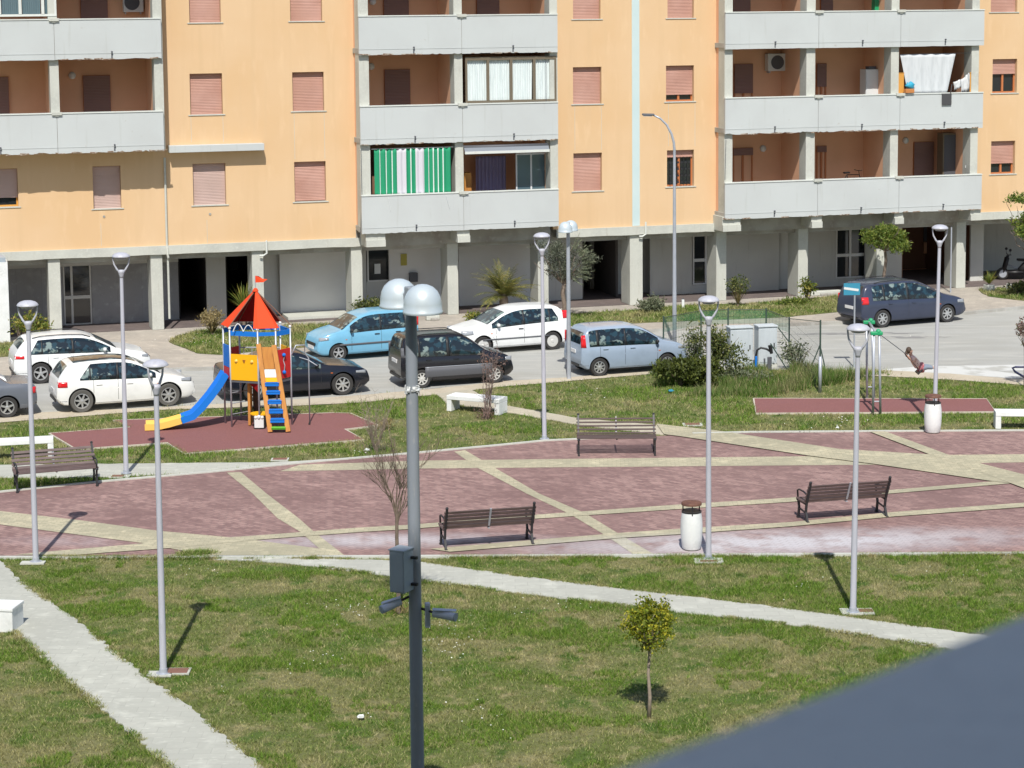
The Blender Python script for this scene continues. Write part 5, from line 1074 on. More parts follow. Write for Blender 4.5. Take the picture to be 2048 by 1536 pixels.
# joints in the swing plane: hips on the seat, trunk leaning back left, legs out to the right
J = [(0, 0, .07), (-.05, 0, .15), (-.12, 0, .25), (-.19, 0, .36), (-.215, 0, .41), (-.235, 0, .47), (-.245, 0, .54),
     (.03, -.07, .06), (.20, -.08, .10), (.36, -.08, .08), (.40, -.08, .10), (.03, .07, .06), (.20, .08, .10), (.36, .08, .07), (.40, .08, .09),
     (-.18, -.12, .34), (-.20, -.20, .25), (-.29, -.215, .36), (-.325, -.215, .405), (-.18, .12, .34), (-.20, .20, .25), (-.29, .215, .36), (-.325, .215, .405)]
ED = [(0, 1), (1, 2), (2, 3), (3, 4), (4, 5), (5, 6), (0, 7), (7, 8), (8, 9), (9, 10), (0, 11), (11, 12), (12, 13), (13, 14), (3, 15), (15, 16), (16, 17), (17, 18), (3, 19), (19, 20), (20, 21), (21, 22)]
RD = [.075, .068, .066, .060, .034, .074, .062, .052, .044, .030, .024, .052, .044, .030, .024, .034, .026, .020, .022, .034, .026, .020, .022]
for wi, sg in ((18, -1), (22, 1)):                      # four fingers and a thumb closed round the chain
    wx, wy, wz = J[wi]
    for k in range(5):
        th = k == 4; a0 = len(J); dz = (-.022+.013*k) if not th else -.004; sd2 = 1 if not th else -1
        J += [(wx-.012+dz*-.6, wy+sg*.018*sd2, wz+dz+.012), (wx-.028+dz*-.6, wy+sg*.016*sd2, wz+dz+.024), (wx-.036+dz*-.6, wy+sg*.002*sd2, wz+dz+.026)]
        ED += [(wi, a0), (a0, a0+1), (a0+1, a0+2)]; RD += [.0075, .0065, .0055]
o, bd = person(seat, J, ED, RD, 'child in a pink patterned top and grey blue trousers leaning back on the swing', 'skin', None)
def skinpart(name, js, rs, m, ed=None):
    me = bpy.data.meshes.new(name); me.from_pydata([Vector(j) for j in js], ed or [(i, i+1) for i in range(len(js)-1)], []); b = bpy.data.objects.new(name, me); C.objects.link(b); b.parent = o; me.materials.append(M[m])
    b.modifiers.new('skin', 'SKIN').use_smooth_shade = True; u_ = b.modifiers.new('sub', 'SUBSURF'); u_.levels = 1; u_.render_levels = 2
    for i, r in enumerate(rs): me.skin_vertices[0].data[i].radius = r if isinstance(r, tuple) else (r, r)
    me.skin_vertices[0].data[0].use_root = True; return b
skinpart('top', [(-.0, 0, .09), (-.05, 0, .15), (-.12, 0, .25), (-.18, 0, .345), (-.205, 0, .385), (-.175, -.13, .335), (-.195, -.185, .265), (-.175, .13, .335), (-.195, .185, .265)], [.112, .108, .106, .104, .062, .052, .042, .052, .042], 'floral', [(0, 1), (1, 2), (2, 3), (3, 4), (3, 5), (5, 6), (3, 7), (7, 8)])
skinpart('skirt', [(-.04, 0, .09), (.02, 0, .075), (.08, 0, .08), (.14, 0, .085)], [.13, .15, .15, .15], 'pinkred')
for sgn in (-1, 1):
    skinpart('trouser_leg', [(.03, sgn*.07, .06), (.20, sgn*.08, .10), (.35, sgn*.08, .078)], [.074, .062, .046], 'jean')
    skinpart('shoe', [(.375, sgn*.08, .075), (.405, sgn*.08, .09), (.425, sgn*.08, .15), (.425, sgn*.08, .185)], [.030, .036, .030, .022], 'white')
b = MB(); b.sphere((-.268, 0, .528), .083, 16, 10, (.88, 1.0, 1.05)); b.build('hair', 'hair', o, smooth=True)
b = MB(); b.tube([(-.31, 0, .50), (-.33, 0, .43), (-.32, 0, .36)], [.045, .04, .02], 8); b.build('ponytail', 'hair', o, smooth=True)
for sgn in (-1, 1):
    b = MB(); b.sphere((-.181, sgn*.026, .528), .0085, 8, 6, (.6, 1, 1)); b.build('eye', 'trim', o); b = MB(); b.sphere((-.24, sgn*.070, .508), .016, 8, 6, (.7, .5, 1)); b.build('ear', 'skin', o, smooth=True)
b = MB(); b.sphere((-.172, 0, .506), .012, 8, 6); b.build('nose', 'skin', o, smooth=True); b = MB(); b.box((-.177, 0, .482), (.006, .028, .006)); b.build('mouth', 'pinkred', o)
o.scale = (1.12, 1.12, 1.12)
# ============================================================ sign behind the dark blue car
p = G(1708, 735); o = empty('sign_post', (p.x, p.y, 0), 0, 'blue and white striped board on a thin post by the dark blue car', 'sign')
tz = AtY(1707, 590, p.y).z; b = MB(); b.tube([(0, 0, 0), (0, 0, tz+.2)], .026, 8); b.build('post', 'galv', o)
q0, q1 = AtY(1687, 590, p.y), AtY(1720, 566, p.y); wd, hh = q1.x-q0.x, q1.z-q0.z; M['sblue'] = mat('sign_blue', (.04, .26, .40), .5)
b = MB(); b.box(((q0.x+q1.x)/2-p.x, -.03, (q0.z+q1.z)/2), (wd, .012, hh)); bd = b.build('board', 'sblue', o)
b = MB(); b.box(((q0.x+q1.x)/2-p.x-.02, -.04, (q0.z+q1.z)/2+.0), (wd*.9, .006, hh*.2), 0, 0, R(8)); b.build('white_stripe', 'white', bd)
# small bollard on the pavement, thin post by the right pillar
p = G(1366, 622); o = empty('bollard', (p.x, p.y, .1), 0, 'small white bollard on the pavement right of the tall street lamp', 'bollard'); b = MB(); b.box((0, 0, .17), (.10, .10, .34)); b.build('body', 'whitec', o, bevel=.015); b = MB(); b.box((0, 0, .36), (.08, .08, .03)); b.build('cap', 'trimg', o)
p = G(1901, 590); o = empty('thin_post', (p.x, p.y, .1), 0, 'thin dark post standing against the rightmost pillar of the arcade', 'post'); b = MB(); b.tube([(0, 0, 0), (0, 0, 2.6)], .03, 8); b.build('pole', 'galv', o); b = MB(); b.lathe((0, 0, 2.6), [(.035, 0), (.02, .03)], 8); b.build('cap', 'trim', o)

# ============================================================ fenced enclosure, cabinets
o = empty('wire_fence', (0, 0, 0), 0, 'green wire fence with dark posts around the white cabinets and bushes', 'fence')
FP = [((1327, 742), 632), ((1404, 780), 622), ((1640, 784), 636)]
pts = [(1327, 738, 632), (1402, 716, 618), (1456, 714, 616), (1532, 712, 616), (1578, 722, 634), (1640, 785, 640)]
fpw = []
for u, v, t_ in pts:
    p = G(u, v); h = AtY(u, t_, p.y).z; fpw.append((p, h)); b = MB(); b.tube([(p.x, p.y, 0), (p.x, p.y, h)], .026, 8); b.build('post', 'wire', o)
p = G(1640, 785); b = MB(); b.tube([(p.x, p.y, 0), (p.x, p.y, AtY(1640, 713, p.y).z)], .05, 10); b.build('post_sleeve', 'galv', o, smooth=True)
for i in range(len(fpw)-1):
    (p, h), (q, h2) = fpw[i], fpw[i+1]
    b = MB(); b.tube([(p.x, p.y, h-.05), (q.x, q.y, h2-.05)], .012, 5); b.tube([(p.x, p.y, .9), (q.x, q.y, .9)], .006, 4)
    L_ = (q-p).length; k = int(L_/.16)
    for j_ in range(1, k): c = p.lerp(q, j_/k); hh = h+(h2-h)*j_/k; b.tube([(c.x, c.y, .02), (c.x, c.y, hh-.05)], .0028, 3, False)
    for z in (.4, .7, 1.1, 1.35): b.tube([(p.x, p.y, min(z, h-.1)), (q.x, q.y, min(z, h2-.1))], .0028, 3, False)
    b.build('wire_mesh', 'wire', o)
    if i < 4:
        b = MB(); b.add([(p.x, p.y+.01, h-.52), (q.x, q.y+.01, h2-.52), (q.x, q.y+.01, h2-.07), (p.x, p.y+.01, h-.07)], [(0, 1, 2, 3)]); b.build('green_net', 'net', o)
for (u0, v0, u1, v1) in ((1541, 687, 1578, 745), (1556, 655, 1578, 684), (1640, 690, 1622, 735), (1640, 690, 1650, 735)):
    a = G(u1, v1) if v1 > 700 else AtY(u1, v1, G(u1, 722).y); y = a.y; c = AtY(u0, v0, y); b = MB(); b.tube([a, c], .02, 6); b.build('stay', 'wire', o)
def cab(x0, x1, vt, vb, d, label, gap=None):
    a, c = G(x0, vb), G(x1, vb); w_ = (c-a).length; h = AtY((x0+x1)/2, vt, a.y).z; o = empty('utility_cabinet', a, R(12), label, 'cabinet', 'white utility cabinets in the fenced corner')
    b = MB(); b.bx(0, w_, 0, d, .12, h); b.build('casing', 'offwhite', o, bevel=.012); b = MB(); b.bx(-.02, w_+.02, -.03, d+.02, h+.001, h+.05); b.build('roof', 'offwhite', o, bevel=.01); b = MB(); b.bx(-.01, w_+.01, -.01, d, 0, .118); b.build('plinth', 'conc', o)
    b = MB(); b.bx(.04, w_-.04, -.012, -.001, .18, h-.06); q = b.build('door', 'offwhite', o); b = MB(); b.bx(w_-.12, w_-.09, -.03, -.013, h*.5, h*.5+.14); b.build('handle', 'trim', q)
cab(1461, 1508, 658, 742, .45, 'wide white utility cabinet behind the bushes in the fenced corner'); cab(1517, 1556, 655, 736, .45, 'right hand white utility cabinet in the fenced corner')
p = G(1510, 742); o = empty('pipe_fixture', p, 0, 'black bent pipe and valve standing in front of the white cabinets', 'pipe')
b = MB(); b.tube([(0, 0, 0), (.02, 0, .45), (.06, 0, .66), (.18, 0, .74), (.36, 0, .70), (.48, 0, .62)], .035, 8); b.build('bent_pipe', 'trim', o, smooth=True); b = MB(); b.tube([(.47, 0, .82), (.52, 0, .55)], [.07, .05], 8); b.build('valve_head', 'trim', o); b = MB(); b.box((.03, 0, .3), (.07, .1, .35)); b.build('blue_sleeve', 'blue', o, bevel=.01)
b = MB(); b.box((.30, .02, .20), (.05, .05, .4)); b.box((.46, .02, .22), (.13, .1, .44)); b.build('meter_box', 'trimg', o, bevel=.01)
# litter and twigs on the grass
for (u, v, m_, lb_, s_) in ((1342, 786, 'sblue', 'small crumpled blue wrapper on the grass left of the dark bush', .09), (722, 1441, 'white', 'white crumpled paper in the near lawn left of the mast', .07), (735, 905, 'white', 'white scrap of paper in the grass near the play mat', .08), (1675, 860, 'white', 'white scrap on the grass in front of the swing mat', .05)):
    p = G(u, v); o = empty('litter', (p.x, p.y, .05), 0, lb_, 'litter'); b = MB(); rg = random.Random(u)
    b.sphere((0, 0, .02), s_, 8, 6, (1, .7, .45)); b.v = [(x*rg.uniform(.7, 1.2), y*rg.uniform(.7, 1.2), z*rg.uniform(.6, 1.3)) for x, y, z in b.v]; b.build('paper', m_, o)
# dark blue bent rail at the right edge of the road
a = G(2028, 757); o = empty('cycle_rail', a, R(-6), 'dark blue bent tube rail cut by the right edge beside the road', 'rail'); b = MB(); b.tube([(.55, 0, .0), (.30, 0, .05), (.02, 0, .22), (-.05, 0, .33), (.05, 0, .36), (1.2, 0, .36)], .035, 10); b.build('tube', mat('navy_tube', (.03, .035, .10), .4), o, smooth=True); b = MB(); b.box((.55, 0, .0), (.12, .12, .02)); b.build('foot', 'galv', o)
# scooter under the arcade
def scooter(loc, rz, label):
    o = empty('motor_scooter', loc, rz, label, 'scooter')
    for x in (-.6, .62): b = MB(); b.lathe((x, 0, .25), [(.17, -.05), (.25, -.045), (.26, 0), (.25, .045), (.17, .05)], 22, 'Y'); w_ = b.build('wheel', 'tyre', o, smooth=True); b = MB(); b.lathe((x, 0, .25), [(.16, -.052), (.16, .052)], 14, 'Y'); b.build('rim', 'galv', w_)
    b = MB(); b.tube([(.62, 0, .25), (.50, 0, .65), (.42, 0, 1.0)], [.05, .10, .06], 10); b.box((.50, 0, .70), (.10, .36, .45), 0, 0, R(-14)); b.box((.1, 0, .30), (.62, .32, .12)); b.tube([(-.1, 0, .35), (-.35, 0, .55), (-.72, 0, .72)], [.14, .20, .12], 12); b.build('body', 'trim', o, smooth=True)
    b = MB(); b.box((-.35, 0, .80), (.75, .28, .10), 0, 0, R(-3)); b.build('saddle', 'tyre', o, bevel=.04); b = MB(); b.tube([(.38, -.34, 1.06), (.42, 0, 1.02), (.38, .34, 1.06)], .018, 8); b.sphere((.40, -.3, 1.25), .06, 8, 6); b.sphere((.40, .3, 1.25), .06, 8, 6); b.tube([(.4, -.3, 1.05), (.4, -.3, 1.24)], .008, 5); b.tube([(.4, .3, 1.05), (.4, .3, 1.24)], .008, 5); b.build('handlebar', 'trim', o)
    b = MB(); b.tube([(.40, -.18, .62), (-.05, -.18, .42), (-.4, -.2, .62), (-.75, -.18, .78)], .03, 8); b.build('side_trim', 'galv', o, smooth=True)
    return o
s, z = fac(2035, 548, 1.6); scooter(fw(s, 1.6, .11), YAW+math.pi-.25, 'black motor scooter parked under the arcade at the right edge')
# planters by the right pillar
for u, v, w_, lb_ in ((1978, 582, .35, 'low white stone planter with spiky leaves beside the rightmost pillar'), (2028, 580, .55, 'grey stone planter box near the scooter')):
    p = G(u, v, .1); o = empty('planter', (p.x, p.y, .1), YAW, lb_, 'planter'); b = MB(); b.box((0, 0, .13), (w_, .3, .26)); b.build('box', 'conc', o, bevel=.02); b = MB(); b.box((0, 0, .265), (w_-.06, .24, .012)); b.build('soil', 'dim', o)
# low stone edging pieces near the pillars
for u, v, L_ in ((865, 640, .5), (1140, 632, .0), (1650, 590, 1.3)):
    if L_: p = G(u, v, .1); o = empty('stone_edging', (p.x, p.y, .1), YAW, {865: 'pale low stone block beside the pillar behind the blue car', 1650: 'pale low stone edging on the pavement left of the dark blue car'}[u], 'stone'); b = MB(); b.box((0, 0, .09), (L_, .25, .18)); b.build('block', 'conc', o, bevel=.03); b = MB(); b.box((L_*.1, -.16, .05), (L_*.6, .12, .10)); b.build('footing', 'conc_d', o, bevel=.02)

# ============================================================ grey ledge in the foreground corner
M['ledge'] = mat('grey_metal_coping', (.72, .71, .70), .55, noise=[(6, (.67, .66, .65), .4, .7), (60, (.62, .61, .61), .55, .7)])
zl = CH-.46; e0, e1, e2, e3 = G(1140, 1550, zl), G(1455, 1436, zl), G(1700, 1345, zl), G(2060, 1205, zl)
d0 = (e0-e1).normalized(); d3 = (e3-e2).normalized(); a0 = e0+d0*1.6; a3 = e3+d3*2.0
line = [a0, e0, e1, e2, e3, a3]; b = MB(); rows = []
for prof in ((0, -.30), (0, -.02), (.006, -.006), (.02, 0), (.55, 0), (.55, -.30)):
    row = []
    for i, p in enumerate(line):
        d = (line[min(i+1, 5)]-line[max(i-1, 0)]).normalized(); n_ = Vector((d.y, -d.x, 0)); row.append(p+n_*prof[0]+Vector((0, 0, prof[1])))
    rows.append(row)
b.grid([r[::-1] for r in rows]); o = b.build('balcony_coping', 'ledge', None, smooth=True, ang=50); tag(o, 'out of focus grey balcony coping in the bottom right corner', 'ledge')
# the viewer's own building, behind and beside the camera: its shade falls over the lower mast
o = empty('viewer_building', (0, -9, 0), 0, 'tall apartment block on the viewer side of the square, out of view', 'building'); HB = 38.2
b = MB(); b.bx(-24, 24, -6, 7.3, 0, HB); b.build('wall', 'orange', o); b = MB(); b.bx(-24.4, 24.4, -6.4, 7.5, HB, HB+.35); b.build('roof', 'conc', o)
for k in range(1, 11):
    b = MB(); b.bx(-23, -3, 7.305, 7.5, k*3.2-.2, k*3.2+.9); b.bx(4, 23, 7.305, 7.5, k*3.2-.2, k*3.2+.9); b.build('parapet', 'panel', o)
# ============================================================ cars
def interp(P, t):
    if t <= P[0][0]: return P[0][1]
    for i in range(len(P)-1):
        if t <= P[i+1][0]:
            a, b = P[i], P[i+1]; k = (t-a[0])/(b[0]-a[0]) if b[0] > a[0] else 1
            m0 = (b[1]-P[i-1][1])/(b[0]-P[i-1][0]) if i > 0 else (b[1]-a[1])/(b[0]-a[0]); m1 = (P[i+2][1]-a[1])/(P[i+2][0]-a[0]) if i+2 < len(P) else (b[1]-a[1])/(b[0]-a[0])
            sl_ = (b[1]-a[1])/(b[0]-a[0]); 
            if sl_ == 0 or m0*sl_ < 0: m0 = 0
            if sl_ == 0 or m1*sl_ < 0: m1 = 0
            m0 = max(-3*abs(sl_), min(3*abs(sl_), m0)); m1 = max(-3*abs(sl_), min(3*abs(sl_), m1)); h = b[0]-a[0]; k2, k3 = k*k, k*k*k
            return a[1]*(2*k3-3*k2+1)+h*m0*(k3-2*k2+k)+b[1]*(-2*k3+3*k2)+h*m1*(k3-k2)
    return P[-1][1]
class Car:
    def __init__(s, L, W_, H, wb, ro, top, belt, bot=None, r=.30, tum=.17, pr=.22, pf=.34):
        s.L, s.W, s.H, s.wb, s.ro, s.top, s.belt, s.r, s.tum, s.pr, s.pf = L, W_, H, wb, ro, top, belt, r, tum, pr, pf
        s.bot = bot or [(0, .40), (.02, .30), (.06, .22), (.5, .19), (.93, .20), (.975, .24), (1, .34)]
        s.x0 = -wb/2-ro
    def X(s, t): return s.x0+s.L*t
    def hw(s, t):
        w_ = s.W/2
        if t < .10: w_ *= 1-s.pr*.5*((.10-t)/.10)**2.4
        if t > .80: w_ *= 1-s.pf*.62*((t-.80)/.20)**2.6
        return w_
    def sec(s, t):
        zb = interp(s.bot, t); zt = interp(s.top, t)*1.0; be = min(interp(s.belt, t), zt-.015); hw = s.hw(t); h = be-zb; g_ = zt-be
        gm = s.H-interp(s.belt, .45); q = min(1, g_/gm); ry = hw*.945-s.tum*q; rz = zt-min(.075, .55*g_)*(.5+.5*q)
        pts = [(0, zb), (hw*.84, zb), (hw*.945, zb+.035), (hw*.975, zb+.13*h), (hw*.982, zb+.38*h), (hw*1.0, zb+.66*h), (hw*.978, zb+.80*h), (hw*.962, be-.012), (hw*.945, be+.004)]
        a = pts[-1]
        for k in (.33, .66, .92): pts.append((a[0]+(ry-a[0])*k+.012*math.sin(k*math.pi)*q, a[1]+(rz-a[1])*k))
        pts += [(ry-.015, rz+.012), (ry-.055, rz+(zt-rz)*.50), (ry*.78, rz+(zt-rz)*.80), (ry*.45, zt-.004), (0, zt)]
        return pts
    def ysurf(s, t, z):
        P = s.sec(t)[1:13]
        for i in range(len(P)-1):
            if P[i][1] <= z <= P[i+1][1]+1e-6: k = (z-P[i][1])/max(1e-6, P[i+1][1]-P[i][1]); return P[i][0]+(P[i+1][0]-P[i][0])*k
        return P[-1][0] if z > P[-1][1] else P[0][0]
    def ztop(s, t, y):
        P = s.sec(t)[12:]
        for i in range(len(P)-1):
            if P[i+1][0] <= abs(y) <= P[i][0]+1e-6: k = (P[i][0]-abs(y))/max(1e-6, P[i][0]-P[i+1][0]); return P[i][1]+(P[i+1][1]-P[i][1])*k
        return P[0][1]
    def rail(s, t): p = s.sec(t)[12]; return p
    def stations(s):
        T = [0, .003, .008, .016, .03, .05, .075]; t = .10
        while t < .90: T.append(t); t += .0125
        return T+[.90, .92, .94, .955, .97, .98, .988, .994, 1.0]
def body(c, pm, parent):
    b = MB(); rows = []
    for t in c.stations():
        P = c.sec(t); x = c.X(t); rows.append([(x, -y, z) for y, z in P]+[(x, y, z) for y, z in P[-2:0:-1]])
    n = len(rows[0]); vs = [p for r in rows for p in r]; fs = []
    for i in range(len(rows)-1):
        for k in range(n): a = i*n+k; q = i*n+(k+1) % n; fs.append((a, a+n, q+n, q))
    fs.append(tuple(range(n))); fs.append(tuple(range((len(rows)-1)*n+n-1, (len(rows)-1)*n-1, -1)))
    b.add(vs, fs); o = b.build('body', [pm, 'well'], parent, smooth=True)
    k = MB(); k.mi = 0
    for sx in (-1, 1): k.lathe((sx*c.wb/2, 0, c.r), [(c.r+.055, -c.W), (c.r+.055, c.W)], 40, 'Y')
    cu = k.build('cutter', 'well', None)
    # keep the middle of the car closed: cut only the outer 0.26 m each side
    k2 = MB()
    for sx in (-1, 1):
        for sy in (-1, 1): y0 = sy*(c.W/2-.24); y1 = sy*(c.W/2+.3); k2.lathe((sx*c.wb/2, 0, c.r), [(c.r+.055, min(y0, y1)), (c.r+.055, max(y0, y1))], 40, 'Y')
    bpy.data.objects.remove(cu); cu = k2.build('cutter', 'well', None)
    bm = bmesh.new(); bm.from_mesh(cu.data); bmesh.ops.recalc_face_normals(bm, faces=bm.faces); bm.to_mesh(cu.data); bm.free()
    bm = bmesh.new(); bm.from_mesh(o.data); bmesh.ops.recalc_face_normals(bm, faces=bm.faces); bm.to_mesh(o.data); bm.free()
    md = o.modifiers.new('arch', 'BOOLEAN'); md.operation = 'DIFFERENCE'; md.object = cu; md.solver = 'EXACT'
    try: md.material_mode = 'TRANSFER'
    except Exception: pass
    pr_ = o.parent; o.parent = None
    dg = bpy.context.evaluated_depsgraph_get(); dg.update(); me = bpy.data.meshes.new_from_object(o.evaluated_get(dg)); o.modifiers.clear(); o.data = me; o.parent = pr_
    bpy.data.objects.remove(cu)
    if M['well'].name not in [m.name for m in me.materials if m]: me.materials.append(M['well'])
    me.polygons.foreach_set('use_smooth', [True]*len(me.polygons))
    try: me.set_sharp_from_angle(angle=R(38))
    except Exception: pass
    return o
def sidestrip(c, t0, t1, lo, hi, sy, m, name, parent, off=.006, nt_=14, nz_=3, th=True):
    """patch on the flank between two curves lo(t), hi(t)"""
    b = MB(); rows = []
    for j in range(nz_+1):
        row = []
        for i in range(nt_+1):
            t = t0+(t1-t0)*i/nt_; z0, z1 = lo(t), hi(t); z = z0+(z1-z0)*j/nz_; row.append((c.X(t), sy*(c.ysurf(t, z)+off), z))
        rows.append(row if sy < 0 else row[::-1])
    b.grid(rows); q = b.build(name, m, parent, smooth=True)
    s_ = q.modifiers.new('s', 'SOLIDIFY'); s_.thickness = .008; s_.offset = -1; return q
def topstrip(c, t0, t1, wfrac, m, name, parent, off=.006, nt_=10, ny=14, w1=None):
    b = MB(); rows = []
    for i in range(nt_+1):
        t = t0+(t1-t0)*i/nt_; ry = c.rail(t)[0]; wf = wfrac if w1 is None else wfrac+(w1-wfrac)*i/nt_; rows.append([(c.X(t), ry*wf*(2*k/ny-1), c.ztop(t, ry*wf*(2*k/ny-1))+off) for k in range(ny+1)])
    b.grid([r[::-1] for r in rows]); return b.build(name, m, parent, smooth=True)
def endstrip(c, t, y0, y1, z0, z1, m, name, parent, off=.012, rear=True):
    b = MB(); x = c.X(t)+(-off if rear else off); b.box((x, (y0+y1)/2, (z0+z1)/2), (.03, y1-y0, z1-z0)); return b.build(name, m, parent, bevel=.006)
def wheel(c, sx, sy, parent, rimm, sp, tyre='tyre', rr=.66, steer=0):
    w_ = empty('wheel'); w_.parent = parent; w_.location = (sx*c.wb/2, sy*(c.W/2-.115), c.r); w_.rotation_euler = (0, 0, steer)
    r = c.r; b = MB(); b.lathe((0, 0, 0), [(r*rr, -.09), (r*.93, -.10), (r*.985, -.075), (r, -.03), (r, .03), (r*.985, .075), (r*.93, .10), (r*rr, .09), (r*rr, -.09)], 36, 'Y', False); b.build('tyre', tyre, w_, smooth=True, ang=60)
    b = MB(); yo = sy*.082; b.lathe((0, 0, 0), [(r*rr*1.02, yo), (r*rr*.90, yo+sy*.004), (r*rr*.86, yo-sy*.05), (r*rr*.99, yo-sy*.07)], 32, 'Y', False)
    R_ = r*rr*.93
    if sp:
        for k in range(sp):
            a = 2*math.pi*k/sp+.3; d = Vector((math.cos(a), 0, math.sin(a))); p = Vector((-math.sin(a), 0, math.cos(a)))
            wi, wo = R_*.16, R_*(.13 if sp < 7 else .09)
            vs = [d*R_*.12-p*wi+Vector((0, yo+sy*.0, 0)), d*R_*.12+p*wi+Vector((0, yo, 0)), d*R_+p*wo+Vector((0, yo-sy*.004, 0)), d*R_-p*wo+Vector((0, yo-sy*.004, 0))]; v2 = [q-Vector((0, sy*.03, 0)) for q in vs]
            b.add(vs+v2, [(0, 1, 2, 3), (7, 6, 5, 4), (0, 4, 5, 1), (1, 5, 6, 2), (2, 6, 7, 3), (3, 7, 4, 0)])
        b.lathe((0, 0, 0), [(R_*.22, yo-sy*.03), (R_*.22, yo+sy*.006), (R_*.1, yo+sy*.014)], 16, 'Y')
    else:
        b.lathe((0, 0, 0), [(R_, yo-.002*sy), (R_*.7, yo+sy*.012), (R_*.35, yo+sy*.004), (R_*.28, yo+sy*.018), (.001, yo+sy*.02)], 28, 'Y', False)
    bm_ = b.build('rim', rimm, w_, smooth=True, ang=35)
    b = MB(); b.lathe((0, 0, 0), [(.001, yo-sy*.055), (R_*.98, yo-sy*.055)], 24, 'Y', False); b.build('brake_disc', 'well', w_)
    # wheel is a part with pieces: make it a mesh-less part holder
    return w_
def mirror(c, t, z, sy, m, parent):
    y = sy*(c.ysurf(t, z)+.02); b = MB(); b.sphere((c.X(t), y+sy*.09, z+.02), .085, 12, 8, (.7, 1.0, .72)); b.bar((c.X(t)+.02, y-sy*.03, z-.03), (c.X(t), y+sy*.06, z), .04); return b.build('wing_mirror', m, parent, smooth=True)
def car(spec, rear, front, heading, label, pm, rims='rim', sp=5, wins=None, wind=(.62, .76), rearw=(.02, .12), tl=None, hl=None, extras=None, mirrorm=None, mt=.70, handles=(), group='cars parked along the road', rgap=None, tyre='tyre', trimside=None, rearcut=(.10, 3.0), winlow=.02, roofm=None, name='car', lines=()):
    c = spec; a, f = G(*rear), G(*front); d = (f-a).normalized(); ang = math.atan2(d.y, d.x); near = -1 if heading > 0 else 1
    mid = (a+f)/2; n_ = Vector((-d.y, d.x, 0)); loc = mid - n_*near*(c.W/2-.03)
    o = empty(name, (loc.x, loc.y, .008), ang, label, 'car', group)
    bd = body(c, pm, o)
    for sy in (-1, 1):
        for (t0, t1) in wins:
            lo = lambda t: min(interp(c.belt, t)+winlow-.035, c.rail(t)[1]-.01)
            hi = lambda t: max(lo(t)+.004, min(c.rail(t)[1]-.030, lo(t)+max(0, (t-rearcut[0]))*rearcut[1]*c.L))
            sidestrip(c, t0, t1, lo, hi, sy, 'cglass', 'side_window', o, .007)
        for i in range(len(wins)-1):
            lo = lambda t: interp(c.belt, t)+winlow-.035; hi = lambda t: max(lo(t)+.004, min(c.rail(t)[1]-.030, lo(t)+max(0, (t-rearcut[0]))*rearcut[1]*c.L))
            sidestrip(c, wins[i][1], wins[i+1][0], lo, hi, sy, 'trim', 'window_pillar', o, .006, 2)
        if tl: sidestrip(c, tl[0], tl[1], lambda t: tl[2], lambda t: tl[3], sy, tl[4] if len(tl) > 4 else 'lamp_r', 'tail_light', o, .009, 6)
        if hl: sidestrip(c, hl[0], hl[1], lambda t: hl[2]+(hl[4] if len(hl) > 4 else .04)*(hl[1]-t)/(hl[1]-hl[0]), lambda t: hl[3], sy, 'lamp_c', 'headlight', o, .009, 6)
        for (t_, z_) in handles: b = MB(); b.box((c.X(t_), sy*(c.ysurf(t_, z_)+.014), z_), (.17, .026, .032)); b.build('door_handle', 'trim' if trimside else pm, o, bevel=.008)
        for (t_, z0_, z1_) in lines: b = MB(); rows_ = [[(c.X(t_)+dx, sy*(c.ysurf(t_, z0_+(z1_-z0_)*j/8)+.0015), z0_+(z1_-z0_)*j/8) for dx in ((-.005, .005) if sy < 0 else (.005, -.005))] for j in range(9)]; b.grid(rows_); b.build('door_gap', 'trim', o)
        if trimside: sidestrip(c, trimside[0], trimside[1], lambda t: trimside[2], lambda t: trimside[3], sy, trimside[4], 'side_moulding', o, .014, 12, 2)
        mirror(c, mt, interp(c.belt, mt)+.06, sy, mirrorm or pm, o)
        for sx in (-1, 1): wheel(c, sx, sy, o, rims, sp, tyre)
    for sy in (-1, 1):
        sidestrip(c, (c.r+.06)*1.0/c.L+(c.ro+0)/c.L, 1-(c.L-c.wb-c.ro)/c.L-(c.r+.06)/c.L, lambda t: interp(c.bot, t)+.012, lambda t: interp(c.bot, t)+.065, sy, 'trim', 'sill', o, .004, 12, 1)
        sidestrip(c, .012, max(.03, (c.ro-c.r-.08)/c.L), lambda t: interp(c.bot, t)+.03, lambda t: .36, sy, 'trimg', 'bumper_corner', o, .004, 5, 1)
        fc = 1-(c.L-c.wb-c.ro)/c.L; b = MB(); b.box((c.X(fc-.075), sy*(c.ysurf(fc-.075, .70)+.006), .70), (.06, .012, .022)); b.build('side_repeater', 'lamp_o', o)
    b = MB(); b.tube([(c.X(.16), 0, c.ztop(.16, 0)), (c.X(.13), 0, c.ztop(.16, 0)+.16)], [.006, .003], 5); b.build('aerial', 'trim', o)
    topstrip(c, wind[0], wind[1], .90, 'cglass', 'windscreen', o, .006, 10, 14, .95)
    if rearw: topstrip(c, rearw[0], rearw[1], .80, 'cglass', 'rear_window', o, .008, 8, 10, .84)
    if roofm: topstrip(c, roofm[0], roofm[1], .86, roofm[2], 'roof_panel', o, .006, 12, 12, .86)
    # number plates, bumper grilles
    endstrip(c, .004, -.26, .26, .52 if not tl else max(.42, tl[2]-.22), (.52 if not tl else max(.42, tl[2]-.22))+.11, 'plate', 'number_plate', o)
    endstrip(c, 1.0, -.26, .26, .38, .49, 'plate', 'number_plate', o, rear=False); endstrip(c, .998, -.42, .42, .50, .60, 'trim', 'grille', o, rear=False)
    endstrip(c, .004, -.52, .52, .30, .38, 'trim', 'bumper_insert', o)
    if extras: extras(c, o)
    return o
